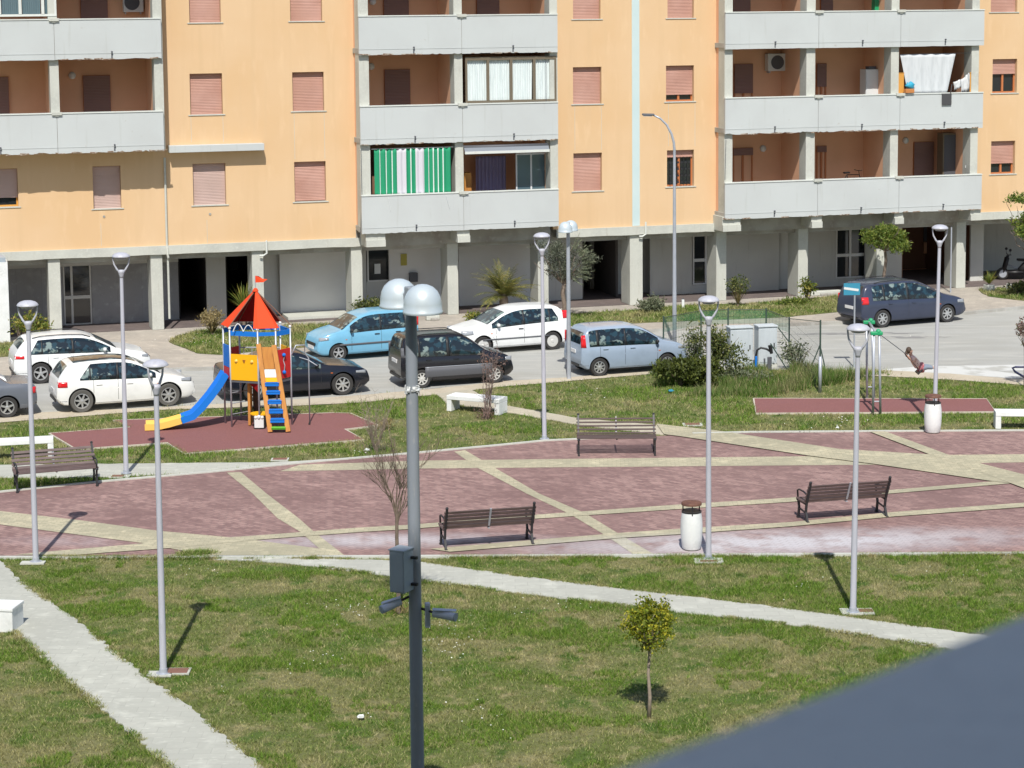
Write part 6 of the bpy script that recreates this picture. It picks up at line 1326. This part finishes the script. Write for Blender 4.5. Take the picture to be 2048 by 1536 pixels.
hatch_top = [(0, .60), (.006, .84), (.02, 1.00), (.045, 1.16), (.075, 1.32), (.11, 1.41), (.20, 1.455), (.38, 1.47), (.52, 1.43), (.62, 1.28), (.70, 1.10), (.755, .98), (.80, .935), (.88, .87), (.94, .79), (.975, .70), (.993, .60), (1, .48)]
def rails(c, o):
    for sy in (-1, 1): b = MB(); b.tube([(c.X(t), sy*(c.rail(t)[0]-.05), c.rail(t)[1]+.075-(.03 if t in (.14, .56) else 0)) for t in (.14, .2, .3, .4, .5, .56)], .016, 6); b.build('roof_rail', 'trim', o)
# white hatchback, further row left
A3 = Car(4.25, 1.78, 1.43, 2.60, .80, [(a, z*.985) for a, z in hatch_top], [(0, .93), (.15, .935), (.5, .90), (.75, .86), (1, .7)], r=.325)
car(A3, (83, 768), (250, 757), 1, 'white five door hatchback at the far left with red tail light, in the further row', 'p_white2', 'rim', 5, [(.125, .20), (.21, .42), (.435, .70)], (.60, .745), (.035, .085), tl=(.006, .075, .80, .90), hl=(.93, .98, .62, .72), handles=((.30, .80), (.50, .78)), mt=.655, rearcut=(.115, 1.6), extras=rails, lines=((.425, .32, .90), (.665, .34, .87), (.245, .55, .92)))
CO = Car(4.02, 1.74, 1.46, 2.51, .70, hatch_top, [(0, .97), (.2, .95), (.5, .915), (.75, .87), (1, .7)], r=.335)
car(CO, (165, 826), (338, 813), 1, 'white hatchback with dark glass roof in front of the slide, nearest white car', 'p_white', 'rim', 7, [(.165, .235), (.245, .43), (.445, .71)], (.60, .75), (.02, .085), tl=(.008, .075, .76, .92), hl=(.895, .975, .68, .80), handles=((.30, .79), (.52, .77)), tyre='tyre_d', rearcut=(.155, 1.2), roofm=(.13, .575, 'cglass'), mt=.665, lines=((.435, .32, .91), (.675, .34, .87), (.26, .55, .93)))
GR = Car(4.3, 1.72, 1.40, 2.5, .85, [(0, .60), (.01, .84), (.03, .91), (.12, .95), (.19, 1.0), (.27, 1.25), (.36, 1.38), (.5, 1.40), (.6, 1.3), (.70, .98), (.8, .92), (.93, .82), (.99, .62), (1, .5)], [(0, .9), (.3, .88), (.75, .84), (1, .7)])
car(GR, (4, 837), (-155, 848), -1, 'slate grey saloon cut by the left edge, only its tail showing', 'p_grey', 'rim', 5, [(.27, .40), (.42, .66)], (.60, .71), (.19, .29), tl=(.004, .05, .66, .84), handles=((.34, .78),), rearcut=(.24, 1.2), mt=.64)
BM = Car(4.45, 1.78, 1.37, 2.66, .93, [(0, .62), (.008, .86), (.03, .95), (.15, .985), (.19, 1.02), (.26, 1.24), (.34, 1.34), (.45, 1.37), (.54, 1.31), (.63, 1.12), (.695, .96), (.76, .92), (.88, .86), (.95, .77), (.985, .66), (1, .5)], [(0, .9), (.2, .91), (.5, .885), (.75, .85), (1, .7)], r=.33)
car(BM, (508, 803), (688, 791), 1, 'black coupe parked directly behind the play tower', 'p_navy', 'rim', 7, [(.26, .40), (.415, .66)], (.55, .69), (.17, .28), tl=(.006, .05, .72, .86), hl=(.90, .975, .62, .72), handles=((.42, .77),), rearcut=(.225, 1.1), mt=.63, lines=((.405, .32, .88), (.66, .34, .86)))
PT_ = [(0, .60), (.006, .86), (.015, 1.05), (.03, 1.25), (.055, 1.42), (.09, 1.505), (.2, 1.54), (.40, 1.54), (.53, 1.49), (.62, 1.36), (.70, 1.18), (.765, 1.03), (.83, .965), (.90, .90), (.955, .80), (.985, .66), (1, .5)]
PA = Car(3.56, 1.60, 1.54, 2.30, .58, PT_, [(0, .98), (.3, .96), (.6, .93), (.8, .88), (1, .7)], r=.28, tum=.15)
car(PA, (813, 712), (673, 723.5), -1, 'light blue tall hatchback facing left behind the black small estate', 'p_blue', 'rim', 5, [(.05, .13), (.145, .38), (.395, .69)], (.60, .765), (.012, .045), tl=(.003, .04, 1.0, 1.34), hl=(.90, .985, .68, .80), handles=((.22, .84), (.43, .82)), trimside=(.14, .80, .50, .56, 'trimg'), mirrorm='trim', rearcut=(.0, 6.0), mt=.685, lines=((.388, .32, .93), (.68, .34, .9), (.16, .6, .95)))
VT = [(0, .60), (.005, .9), (.012, 1.15), (.03, 1.45), (.06, 1.56), (.2, 1.60), (.45, 1.60), (.55, 1.55), (.64, 1.36), (.72, 1.14), (.78, 1.01), (.85, .96), (.92, .89), (.965, .78), (.99, .62), (1, .5)]
VA = Car(3.62, 1.62, 1.60, 2.33, .64, VT, [(0, .98), (.3, .965), (.6, .94), (.8, .9), (1, .7)], r=.285, tum=.14)
def vx(c, o):
    for sy in (-1, 1):
        sidestrip(c, .205, .80, lambda t: interp(c.bot, t)+.015, lambda t: .62, sy, 'trimg', 'side_cladding', o, .008, 16, 3)
        sidestrip(c, .205, .80, lambda t: .622, lambda t: .640, sy, 'galv', 'side_moulding', o, .013, 16, 1)
    rails(c, o)
car(VA, (845, 777), (989, 767), 1, 'small black estate with grey lower doors, right beside the near lamp mast', 'p_black', 'rimw', 8, [(.05, .15), (.17, .40), (.425, .72)], (.59, .77), (.012, .04), tl=(.003, .03, .95, 1.25, 'trimg'), hl=(.92, .985, .66, .80), handles=((.24, .85), (.48, .84)), rearcut=(.0, 6.0), mt=.70, extras=vx)
PU = Car(4.03, 1.69, 1.49, 2.51, .70, [(a, z*1.02) for a, z in hatch_top[:8]]+[(.50, 1.46), (.60, 1.33), (.68, 1.16), (.75, 1.01), (.80, .955), (.88, .88), (.94, .80), (.975, .70), (.993, .60), (1, .48)], [(0, 1.0), (.2, .98), (.5, .93), (.75, .86), (1, .7)], r=.305)
car(PU, (1112, 699.5), (960, 711), -1, 'white hatchback facing left with tall red tail lights, in the further row', 'p_white2', 'rimw', 0, [(.12, .19), (.20, .42), (.435, .715)], (.58, .75), (.03, .085), tl=(.030, .075, 1.04, 1.30), hl=(.88, .975, .66, .82), handles=((.46, .80),), rearcut=(.105, 1.8), mt=.665, trimside=(.20, .80, .48, .52, 'trimg'), lines=((.43, .32, .93), (.68, .34, .88)))
P2 = Car(3.66, 1.64, 1.55, 2.30, .60, PT_, [(0, .96), (.3, .95), (.6, .93), (.8, .88), (1, .7)], r=.285, tum=.15)
car(P2, (1195, 753.5), (1339, 743), 1, 'grey blue tall hatchback with upright red tail light beside the dark green bush', 'p_panda', 'rim', 8, [(.075, .14), (.165, .40), (.415, .71)], (.60, .765), (.012, .045), tl=(.004, .045, .92, 1.30), hl=(.90, .985, .68, .80), handles=((.22, .85), (.47, .84)), rearcut=(.0, 6.0), mirrorm='trim', mt=.69, trimside=None, lines=((.40, .32, .93), (.70, .34, .9), (.17, .6, .95)))
ZT = [(0, .60), (.005, .9), (.015, 1.10), (.035, 1.38), (.06, 1.52), (.12, 1.58), (.25, 1.62), (.42, 1.62), (.53, 1.57), (.62, 1.43), (.70, 1.24), (.775, 1.07), (.83, 1.0), (.90, .93), (.95, .84), (.98, .72), (1, .5)]
ZA = Car(4.55, 1.78, 1.62, 2.78, .86, ZT, [(0, 1.0), (.3, .985), (.6, .95), (.8, .90), (1, .7)], r=.32)
car(ZA, (1764, 656), (1896, 645), 1, 'dark blue people carrier parked in the further row at right', 'p_zaf', 'rim', 7, [(.10, .20), (.215, .42), (.435, .74)], (.59, .775), (.02, .055), tl=(.006, .06, .86, 1.12), hl=(.90, .98, .66, .80), handles=((.26, .84), (.48, .82)), rearcut=(.055, 2.0), mt=.70, extras=rails, lines=((.43, .32, .95), (.71, .34, .9), (.245, .55, .97)))
# ============================================================ plants
def leaves(pts_dirs, size, aspect, rg, curl=.3, upw=.3):
    """list of (point) -> small bent quads"""
    b = MB()
    for p in pts_dirs:
        d = Vector((rg.gauss(0, 1), rg.gauss(0, 1), rg.gauss(0, 1)+upw)).normalized(); sd_ = d.orthogonal().normalized(); sd_ = (Matrix.Rotation(rg.uniform(0, 6.28), 3, d) @ sd_)
        s_ = size*rg.uniform(.6, 1.35); w_ = s_*aspect*.5; n_ = d.cross(sd_); m_ = p+d*s_*.5+n_*curl*s_*.2; e = p+d*s_
        b.add([p, m_-sd_*w_, e, m_+sd_*w_], [(0, 1, 2, 3)])
    return b
def clumps(c, rad, n, k, rg, spread, flat=1.0, shell=.55, hole=None):
    """leaf positions gathered in clumps through an uneven crown"""
    P = []; c = Vector(c)
    for i in range(n):
        while True:
            d = Vector((rg.gauss(0, 1), rg.gauss(0, 1), rg.gauss(0, 1))).normalized(); r = (shell+(1-shell)*rg.random()**.7) if rg.random() < .85 else rg.random()
            q = Vector((d.x*rad[0]*r, d.y*rad[1]*r, d.z*rad[2]*r*flat))
            if not hole or hole(q): break
        q *= rg.uniform(.82, 1.12)
        for j in range(k): P.append(c+q+Vector((rg.gauss(0, spread), rg.gauss(0, spread), rg.gauss(0, spread*.8))))
    return P
def limbs(b, base, targets, r0, rg, wob=.06):
    for t in targets:
        t = Vector(t); base = Vector(base); pts = []; 
        for i in range(5): k = i/4; pts.append(base.lerp(t, k)+Vector((rg.gauss(0, wob), rg.gauss(0, wob), rg.gauss(0, wob*.5)))*(1 if 0 < i < 4 else 0)*(t-base).length*.6)
        b.tube(pts, [r0*(1-.8*i/4) for i in range(5)], 6)
def plant(kind, name, u, v, label, cat, fn, z=0.0, seed=1):
    p = G(u, v, z); o = empty(name, (p.x, p.y, z), 0, label, cat); fn(o, random.Random(seed), (v-8)/CF*0+((v-10)/CH)); return o
def pxm(v): return (v-10)/CH
# topiary ball tree, near lawn
def topi(o, rg, s):
    H = (1435-1190)/s; zc = (1435-1245)/s; R_ = 57/s
    b = MB(); b.tube([(0, 0, 0), (.015, 0, .35), (-.01, 0, .75), (.01, .01, 1.05), (0, 0, zc-.12)], [.036, .03, .026, .024, .02], 9); limbs(b, (0, 0, zc-.32), [(rg.gauss(0, .22), rg.gauss(0, .22), zc+rg.uniform(-.15, .28)) for _ in range(14)], .017, rg); b.build('trunk', 'bark_l', o, smooth=True)
    P = clumps((0, 0, zc), (R_*.95, R_*.95, R_*1.02), 215, 15, rg, .038, shell=.35, hole=lambda q: not (q.z < -R_*.35 and rg.random() < .6) and math.sin(q.x*23+1)*math.sin(q.y*21)*math.sin(q.z*25+2) < .35); leaves(P, .060, .5, rg).build('crown', 'lf_topi', o)
plant('t', 'topiary_tree', 1298, 1436, 'small round yellow green tree on a thin trunk in the near lawn', 'tree', topi, seed=3)
# bare sapling behind the mast
def bare(o, rg, s):
    H = (1228-835)/s
    b = MB(); rt = (0, 0, 0)
    b.tube([(0, 0, 0), (.01, 0, H*.2), (-.01, 0, H*.4), (.0, 0, H*.56)], [.045, .04, .034, .03], 8)
    def br(p, d, L_, r, k):
        pts = [p]; q = p
        for i in range(4): d = (d+Vector((rg.gauss(0, .11), rg.gauss(0, .11), .06))).normalized(); q = q+d*L_/4; pts.append(q)
        b.tube(pts, [r*(1-.14*i) for i in range(5)], 5, False)
        if k > 0:
            for _ in range(rg.choice((3, 4, 4))):
                j = rg.choice((1, 2, 3, 4)); ax = Vector((rg.gauss(0, 1), rg.gauss(0, 1), rg.gauss(0, .3))).normalized(); br(pts[j], (d*1.0+ax*.45).normalized(), L_*rg.uniform(.5, .75), r*.55, k-1)
    for i in range(8): a = i*.9; z0_ = H*(.45+.10*rg.random()); br(Vector((0, 0, z0_)), Vector((math.cos(a)*.22, math.sin(a)*.22, 1)).normalized(), H*rg.uniform(.17, .26), .016, 4 if i < 5 else 3)
    b.build('trunk', 'bark', o)
    leaves([Vector((rg.gauss(0, .12), rg.gauss(0, .1), abs(rg.gauss(0, .1)))) for _ in range(150)], .12, .12, rg, upw=1.6).build('base_leaves', 'lf_tan', o)
plant('b', 'bare_tree', 797, 1228, 'leafless young tree with thin twigs standing just left of the near mast', 'tree', bare, seed=11)
# reddish bare shrub by the white bench
def redsh(o, rg, s):
    b = MB()
    for i in range(17):
        a = rg.uniform(0, 6.28); H = rg.uniform(.9, 2.2); e = Vector((math.cos(a)*.10*H+.08*H, math.sin(a)*.12*H, H)); pts = [Vector((math.cos(a)*.04, math.sin(a)*.04, 0)).lerp(e, k/5)+Vector((rg.gauss(0, .03), rg.gauss(0, .03), 0)) for k in range(6)]; b.tube(pts, [.014*(1-.13*k) for k in range(6)], 4, False)
        for j in range(6): q = pts[rg.choice((2, 3, 4, 5))]; b.tube([q, q+Vector((rg.gauss(0, .13), rg.gauss(0, .12), rg.uniform(.05, .3)))], [.006, .003], 3, False)
    b.build('stems', 'bark_r', o)
    P = clumps((.16, 0, 1.60), (.40, .35, .50), 60, 5, rg, .07); leaves(P, .06, .4, rg).build('dry_leaves', 'lf_red', o)
    leaves([Vector((rg.gauss(0, .13), rg.gauss(0, .12), abs(rg.gauss(0, .15)))) for _ in range(260)], .10, .2, rg, upw=1).build('base_leaves', 'lf_red', o)
plant('r', 'shrub', 972, 838, 'thin reddish leafless shrub in front of the middle white concrete bench', 'shrub', redsh, seed=5)
def greybare(o, rg, s):
    b = MB()
    for i in range(44):
        a = rg.uniform(0, 6.28); H = rg.uniform(.7, 1.6); e = Vector((math.cos(a)*.34*H, math.sin(a)*.3*H, H)); pts = [Vector((0, 0, 0)).lerp(e, k/5)+Vector((rg.gauss(0, .03), rg.gauss(0, .03), 0)) for k in range(6)]; b.tube(pts, [.007*(1-.13*k) for k in range(6)], 3, False)
        for j in range(5): q = pts[rg.choice((2, 3, 4, 5))]; b.tube([q, q+Vector((rg.gauss(0, .12), rg.gauss(0, .12), rg.uniform(.05, .25)))], [.004, .002], 3, False)
    b.build('stems', 'bark_l', o)
    leaves([Vector((rg.gauss(0, .25), rg.gauss(0, .22), abs(rg.gauss(.2, .4)))) for _ in range(200)], .07, .2, rg, upw=1).build('dry_leaves', 'lf_gray', o)
plant('g', 'shrub', 752, 905, 'pale wispy leafless shrub in the grass between the play mat and the mast', 'shrub', greybare, seed=6)
# dark rounded bush and the taller mixed shrubs in the fence
def bush(rad, zc, n, leaf, m, k=12, sp=.06, asp=.5, stems=True, shell=.5):
    def f(o, rg, s):
        if stems: b = MB(); limbs(b, (0, 0, 0), [(rg.gauss(0, rad[0]*.5), rg.gauss(0, rad[1]*.5), zc+rg.uniform(-.2, .5)*rad[2]) for _ in range(12)], .02, rg); b.build('stems', 'bark', o)
        sub = [Vector((rg.gauss(0, rad[0]*.42), rg.gauss(0, rad[1]*.42), zc+rg.uniform(-.42, .42)*rad[2])) for _ in range(9)]; P = []
        for q in sub: P += clumps(q, tuple(r*rg.uniform(.42, .62) for r in rad), n//9, k, rg, sp, shell=shell)
        P = [q for q in P if q.z > .02]; leaves(P, leaf, asp, rg).build('foliage', m, o)
    return f
plant('b', 'bush', 1362, 772, 'dark green rounded bush at the nose of the grey blue car', 'bush', bush((.85, .55, .48), .46, 430, .11, 'lf_dark'), seed=8)
plant('b', 'bush', 1405, 772, 'dense dark lower bush directly behind the lamp by the white bin', 'bush', bush((.60, .5, .50), .50, 300, .11, 'lf_dark'), seed=9)
plant('b', 'bush', 1425, 755, 'tall loose olive leaved bush rising through the wire fence', 'bush', bush((.62, .5, .95), 1.05, 330, .10, 'lf_bush', 8, .08), seed=10)
plant('b', 'bush', 1388, 748, 'pale flowering branch bush at the left of the fenced corner', 'bush', bush((.35, .3, .75), .95, 110, .09, 'lf_gray', 7, .08), seed=14)
plant('b', 'bush', 1592, 742, 'thin grey green bush right of the white cabinets', 'bush', bush((.45, .35, .5), .55, 90, .10, 'lf_gray', 7, .09), seed=12)
plant('b', 'weed_clump', 1470, 762, 'clump of dry tall weeds at the foot of the white cabinets', 'weeds', bush((1.0, .3, .16), .16, 90, .14, 'lf_gray', 7, .08, .25, False), seed=13)
# palms and yuccas
def fronds(o, rg, n, L_, w_, droop, z0, m, el=(.2, 1.3), leaflets=True, name='fronds'):
    b = MB()
    for i in range(n):
        a = rg.uniform(0, 6.28); e = rg.uniform(*el); d = Vector((math.cos(a)*math.cos(e), math.sin(a)*math.cos(e), math.sin(e))); p = Vector((0, 0, z0)); pts = [p]; Lx = L_*rg.uniform(.7, 1.15)
        for k in range(7): d = (d+Vector((0, 0, -droop*(k+1)/7))).normalized(); p = p+d*Lx/7; pts.append(p)
        if leaflets:
            b.tube(pts, [.010, .009, .008, .007, .006, .005, .004, .003], 3, False)
            for k in range(1, 8):
                for h in range(4):
                    q = pts[k-1].lerp(pts[k], h/4); t_ = (k+h/4)/8; dd = (pts[k]-pts[k-1]).normalized(); sd_ = dd.cross(Vector((0, 0, 1)))
                    if sd_.length < .1: sd_ = Vector((1, 0, 0))
                    sd_ = sd_.normalized(); ll = w_*math.sin(min(1, t_*1.15)*math.pi*.88+.2)
                    for sg in (-1, 1):
                        e_ = q+sd_*sg*ll+dd*ll*.75+Vector((0, 0, -.15*ll+rg.gauss(0, .02))); b.add([q-dd*.014, q+dd*.014, e_], [(0, 1, 2)])
        else:
            sd_ = (pts[1]-pts[0]).cross(Vector((0, 0, 1)));  sd_ = sd_.normalized() if sd_.length > .01 else Vector((1, 0, 0)); rows = [[pts[k]-sd_*w_*(1-(k/7)**1.5)*.5, pts[k]+sd_*w_*(1-(k/7)**1.5)*.5] for k in range(8)]; b.grid(rows)
    return b.build(name, m, o)
def palm(o, rg, s):
    b = MB(); b.lathe((0, 0, 0), [(.16, 0), (.15, .2), (.17, .55), (.13, .82), (.05, .9)], 10); b.build('trunk', 'bark', o, smooth=True)
    fronds(o, rg, 46, 1.45, .34, .24, .75, 'lf_palm', (.1, 1.35))
plant('p', 'palm', 1008, 632, 'low bushy palm between two pillars behind the white hatchback', 'palm', palm, .1, 2)
def yuc(n, L_, w_, z0=.1, el=(.5, 1.5), m='lf_yucca', trunk=0):
    def f(o, rg, s):
        if trunk: b = MB(); b.tube([(0, 0, 0), (.02, 0, trunk)], .06, 8); b.build('trunk', 'bark', o)
        fronds(o, rg, n, L_, w_, .08, z0+trunk, m, el, False, 'leaves')
        b = MB(); b.tube([(0, 0, 0), (0, 0, z0+trunk)], .05, 6); b.build('stem', 'bark', o)
    return f
plant('y', 'yucca', 488, 655, 'spiky yellow green yucca behind the play tower roof', 'yucca', yuc(80, .95, .06, .15, (.3, 1.5), trunk=.55), .1, 3)
plant('s', 'shrub', 425, 672, 'dry tan shrub on the grass island behind the play tower', 'shrub', lambda o, rg, s: (yuc(70, .85, .035, .1, (.7, 1.5), 'lf_tan')(o, rg, s), leaves(clumps((0, 0, .6), (.42, .4, .35), 80, 7, rg, .07), .12, .35, rg, upw=1).build('foliage', 'lf_tan', o)), .1, 4)
plant('s', 'shrub', 740, 640, 'dark mixed shrub at the pillar behind the light blue car', 'shrub', bush((.55, .4, .4), .5, 230, .13, 'lf_bush', 8, .09, .4), .1, 5)
plant('y', 'yucca', 712, 640, 'small spiky plant at the pillar foot left of the dark mixed shrub', 'yucca', yuc(46, .55, .05, .1), .1, 6)
plant('s', 'shrub', 945, 642, 'small yellowish succulent shrub left of the white hatchback windscreen', 'shrub', bush((.32, .25, .14), .16, 70, .12, 'lf_yucca', 7, .07, .4), .1, 7)
# olive
def olive(o, rg, s):
    b = MB(); b.tube([(0, 0, 0), (.03, 0, .5), (-.04, .02, 1.0), (.02, 0, 1.35)], [.10, .085, .08, .07], 9); limbs(b, (.02, 0, 1.3), [(rg.gauss(0, .6), rg.gauss(0, .5), rg.uniform(1.7, 2.7)) for _ in range(16)], .035, rg); b.build('trunk', 'bark', o, smooth=True)
    P = []
    for i in range(26): q = Vector((rg.gauss(.08, .48), rg.gauss(0, .42), rg.uniform(1.55, 2.75))); P += clumps(q, (.34, .3, .26), 16, 9, rg, .06, shell=.2)
    leaves(P, .13, .20, rg, upw=.5).build('crown', 'lf_olive', o)
    b = MB()
    for i in range(70):
        a = rg.uniform(-1.2, 1.2); q = Vector((.55*math.cos(a)+.1, rg.gauss(0, .3), 2.1+.55*math.sin(a))); d = Vector((math.cos(a)*1.0, rg.gauss(0, .3), math.sin(a)*.6+.3)).normalized(); L_ = rg.uniform(.25, .6); e = q+d*L_
        for k in range(12): c_ = q.lerp(e, k/12); dd = (d+Vector((rg.gauss(0, .5), rg.gauss(0, .5), rg.gauss(0, .5)))).normalized(); w_ = dd.orthogonal().normalized()*.011; b.add([c_-w_, c_+w_, c_+dd*.12], [(0, 1, 2)])
    b.build('shoots', 'lf_gray', o)
plant('o', 'olive_tree', 1128, 640, 'grey green olive tree with feathery shoots in front of the dark passage', 'tree', olive, .1, 8)
plant('s', 'shrub', 1303, 625, 'low grey green shrub at the foot of the wide pillar', 'shrub', bush((.52, .4, .3), .30, 230, .12, 'lf_gray', 8, .07, .35), .1, 9)
plant('s', 'shrub', 1476, 614, 'upright dry green shrub at a pillar left of the tall garage panel', 'shrub', lambda o, rg, s: (yuc(50, .95, .03, .1, (.9, 1.5), 'lf_tan')(o, rg, s), leaves(clumps((0, 0, .85), (.42, .35, .35), 70, 9, rg, .08), .10, .4, rg).build('foliage', 'lf_bush', o)), .1, 10)
plant('s', 'shrub', 1615, 603, 'small yellow green shrub on the grass island near the middle pillar', 'shrub', lambda o, rg, s: (bush((.26, .2, .40), .60, 60, .14, 'lf_yucca', 7, .07, .4)(o, rg, s), None), .1, 11)
plant('s', 'ground_shrub', 1590, 612, 'low dark green cushion plant on the grass island', 'plant', bush((.55, .3, .16), .16, 110, .10, 'lf_mid', 7, .06, .4, False), .1, 12)
plant('s', 'ground_shrub', 1420, 634, 'small round yellow green cushion plant seen through the lamp yoke', 'plant', bush((.22, .2, .16), .15, 50, .09, 'lf_yucca', 7, .05, .4, False), .1, 15)
def umb(o, rg, s):
    b = MB(); b.tube([(0, 0, 0), (-.03, 0, .75), (.06, 0, 1.5), (.0, 0, 2.0)], [.075, .065, .06, .05], 9); limbs(b, (0, 0, 1.85), [(rg.gauss(0, .6), rg.gauss(0, .4), rg.uniform(2.1, 2.8)) for _ in range(14)], .028, rg); b.build('trunk', 'bark', o, smooth=True)
    P = []
    for i in range(46): a = rg.uniform(0, 6.28); r = rg.random()**.6*.80; q = Vector((r*math.cos(a), r*math.sin(a), 2.62-.60*(r/.80)**2*(.6 if math.cos(a) < 0 else .9)+rg.gauss(0, .10))); P += clumps(q, (.30, .28, .22), 17, 9, rg, .05, shell=.3)
    leaves(P, .12, .42, rg).build('crown', 'lf_mid', o)
plant('u', 'small_tree', 1768, 597, 'small tree with a flat green crown behind the dark blue people carrier', 'tree', umb, .1, 13)
plant('y', 'agave', 1978, 580, 'spiky pale green plant in the white stone planter', 'plant', yuc(60, .60, .05, .25, (.3, 1.4), 'lf_yucca'), .1, 14)
plant('s', 'shrub', 2040, 590, 'dark shrub at the right edge below the scooter', 'shrub', bush((.35, .3, .22), .3, 80, .13, 'lf_bush', 7, .07), .1, 16)
def edget(o, rg, s):
    b = MB(); b.tube([(.3, 0, 0), (.28, 0, .9), (.22, 0, 1.8)], [.08, .07, .05], 8); limbs(b, (.25, 0, 1.6), [(rg.gauss(.1, .5), rg.gauss(0, .5), rg.uniform(2.3, 3.9)) for _ in range(14)], .03, rg); b.build('trunk', 'bark', o)
    P = []
    for i in range(24): P += clumps(Vector((rg.gauss(.3, .42), rg.gauss(0, .5), rg.uniform(2.4, 4.0))), (.26, .26, .22), 15, 9, rg, .06, shell=.3)
    leaves(P, .13, .42, rg).build('crown', 'lf_mid', o)
plant('e', 'small_tree', 2048, 602, 'green tree crown cut by the right edge in front of the first floor', 'tree', edget, .1, 17)
def flow(o, rg, s):
    b = MB(); b.tube([(.1, 0, 0), (.1, 0, .8), (.08, 0, 1.3)], [.03, .025, .02], 7); limbs(b, (.09, 0, 1.2), [(rg.gauss(.15, .25), rg.gauss(0, .2), rg.uniform(1.4, 2.1)) for _ in range(12)], .014, rg); b.build('trunk', 'bark', o)
    leaves(clumps((.16, 0, 1.72), (.32, .3, .40), 60, 6, rg, .06, shell=.4), .09, .6, rg).build('crown', 'lf_red', o); leaves(clumps((.16, 0, 1.72), (.34, .3, .42), 20, 4, rg, .06), .07, .7, rg).build('blossom', 'lf_gray', o)
plant('f', 'small_tree', 2042, 775, 'sparse small tree with reddish leaves at the right edge of the road', 'tree', flow, 0, 18)
plant('s', 'shrub', 48, 705, 'yellow green shrub with dry stems behind the leftmost white car', 'shrub', lambda o, rg, s: (bush((.62, .4, .4), .95, 170, .13, 'lf_yucca', 7, .09, .4)(o, rg, s), leaves(clumps((.3, .1, .45), (.5, .3, .35), 40, 7, rg, .07), .10, .5, rg).build('lower_leaves', 'lf_red', o)), .1, 19)
plant('s', 'weed_clump', 760, 860, 'faint tuft of dry weeds at the right corner of the play mat', 'weeds', bush((.4, .25, .16), .16, 40, .12, 'lf_tan', 6, .07, .2, False), 0, 20)
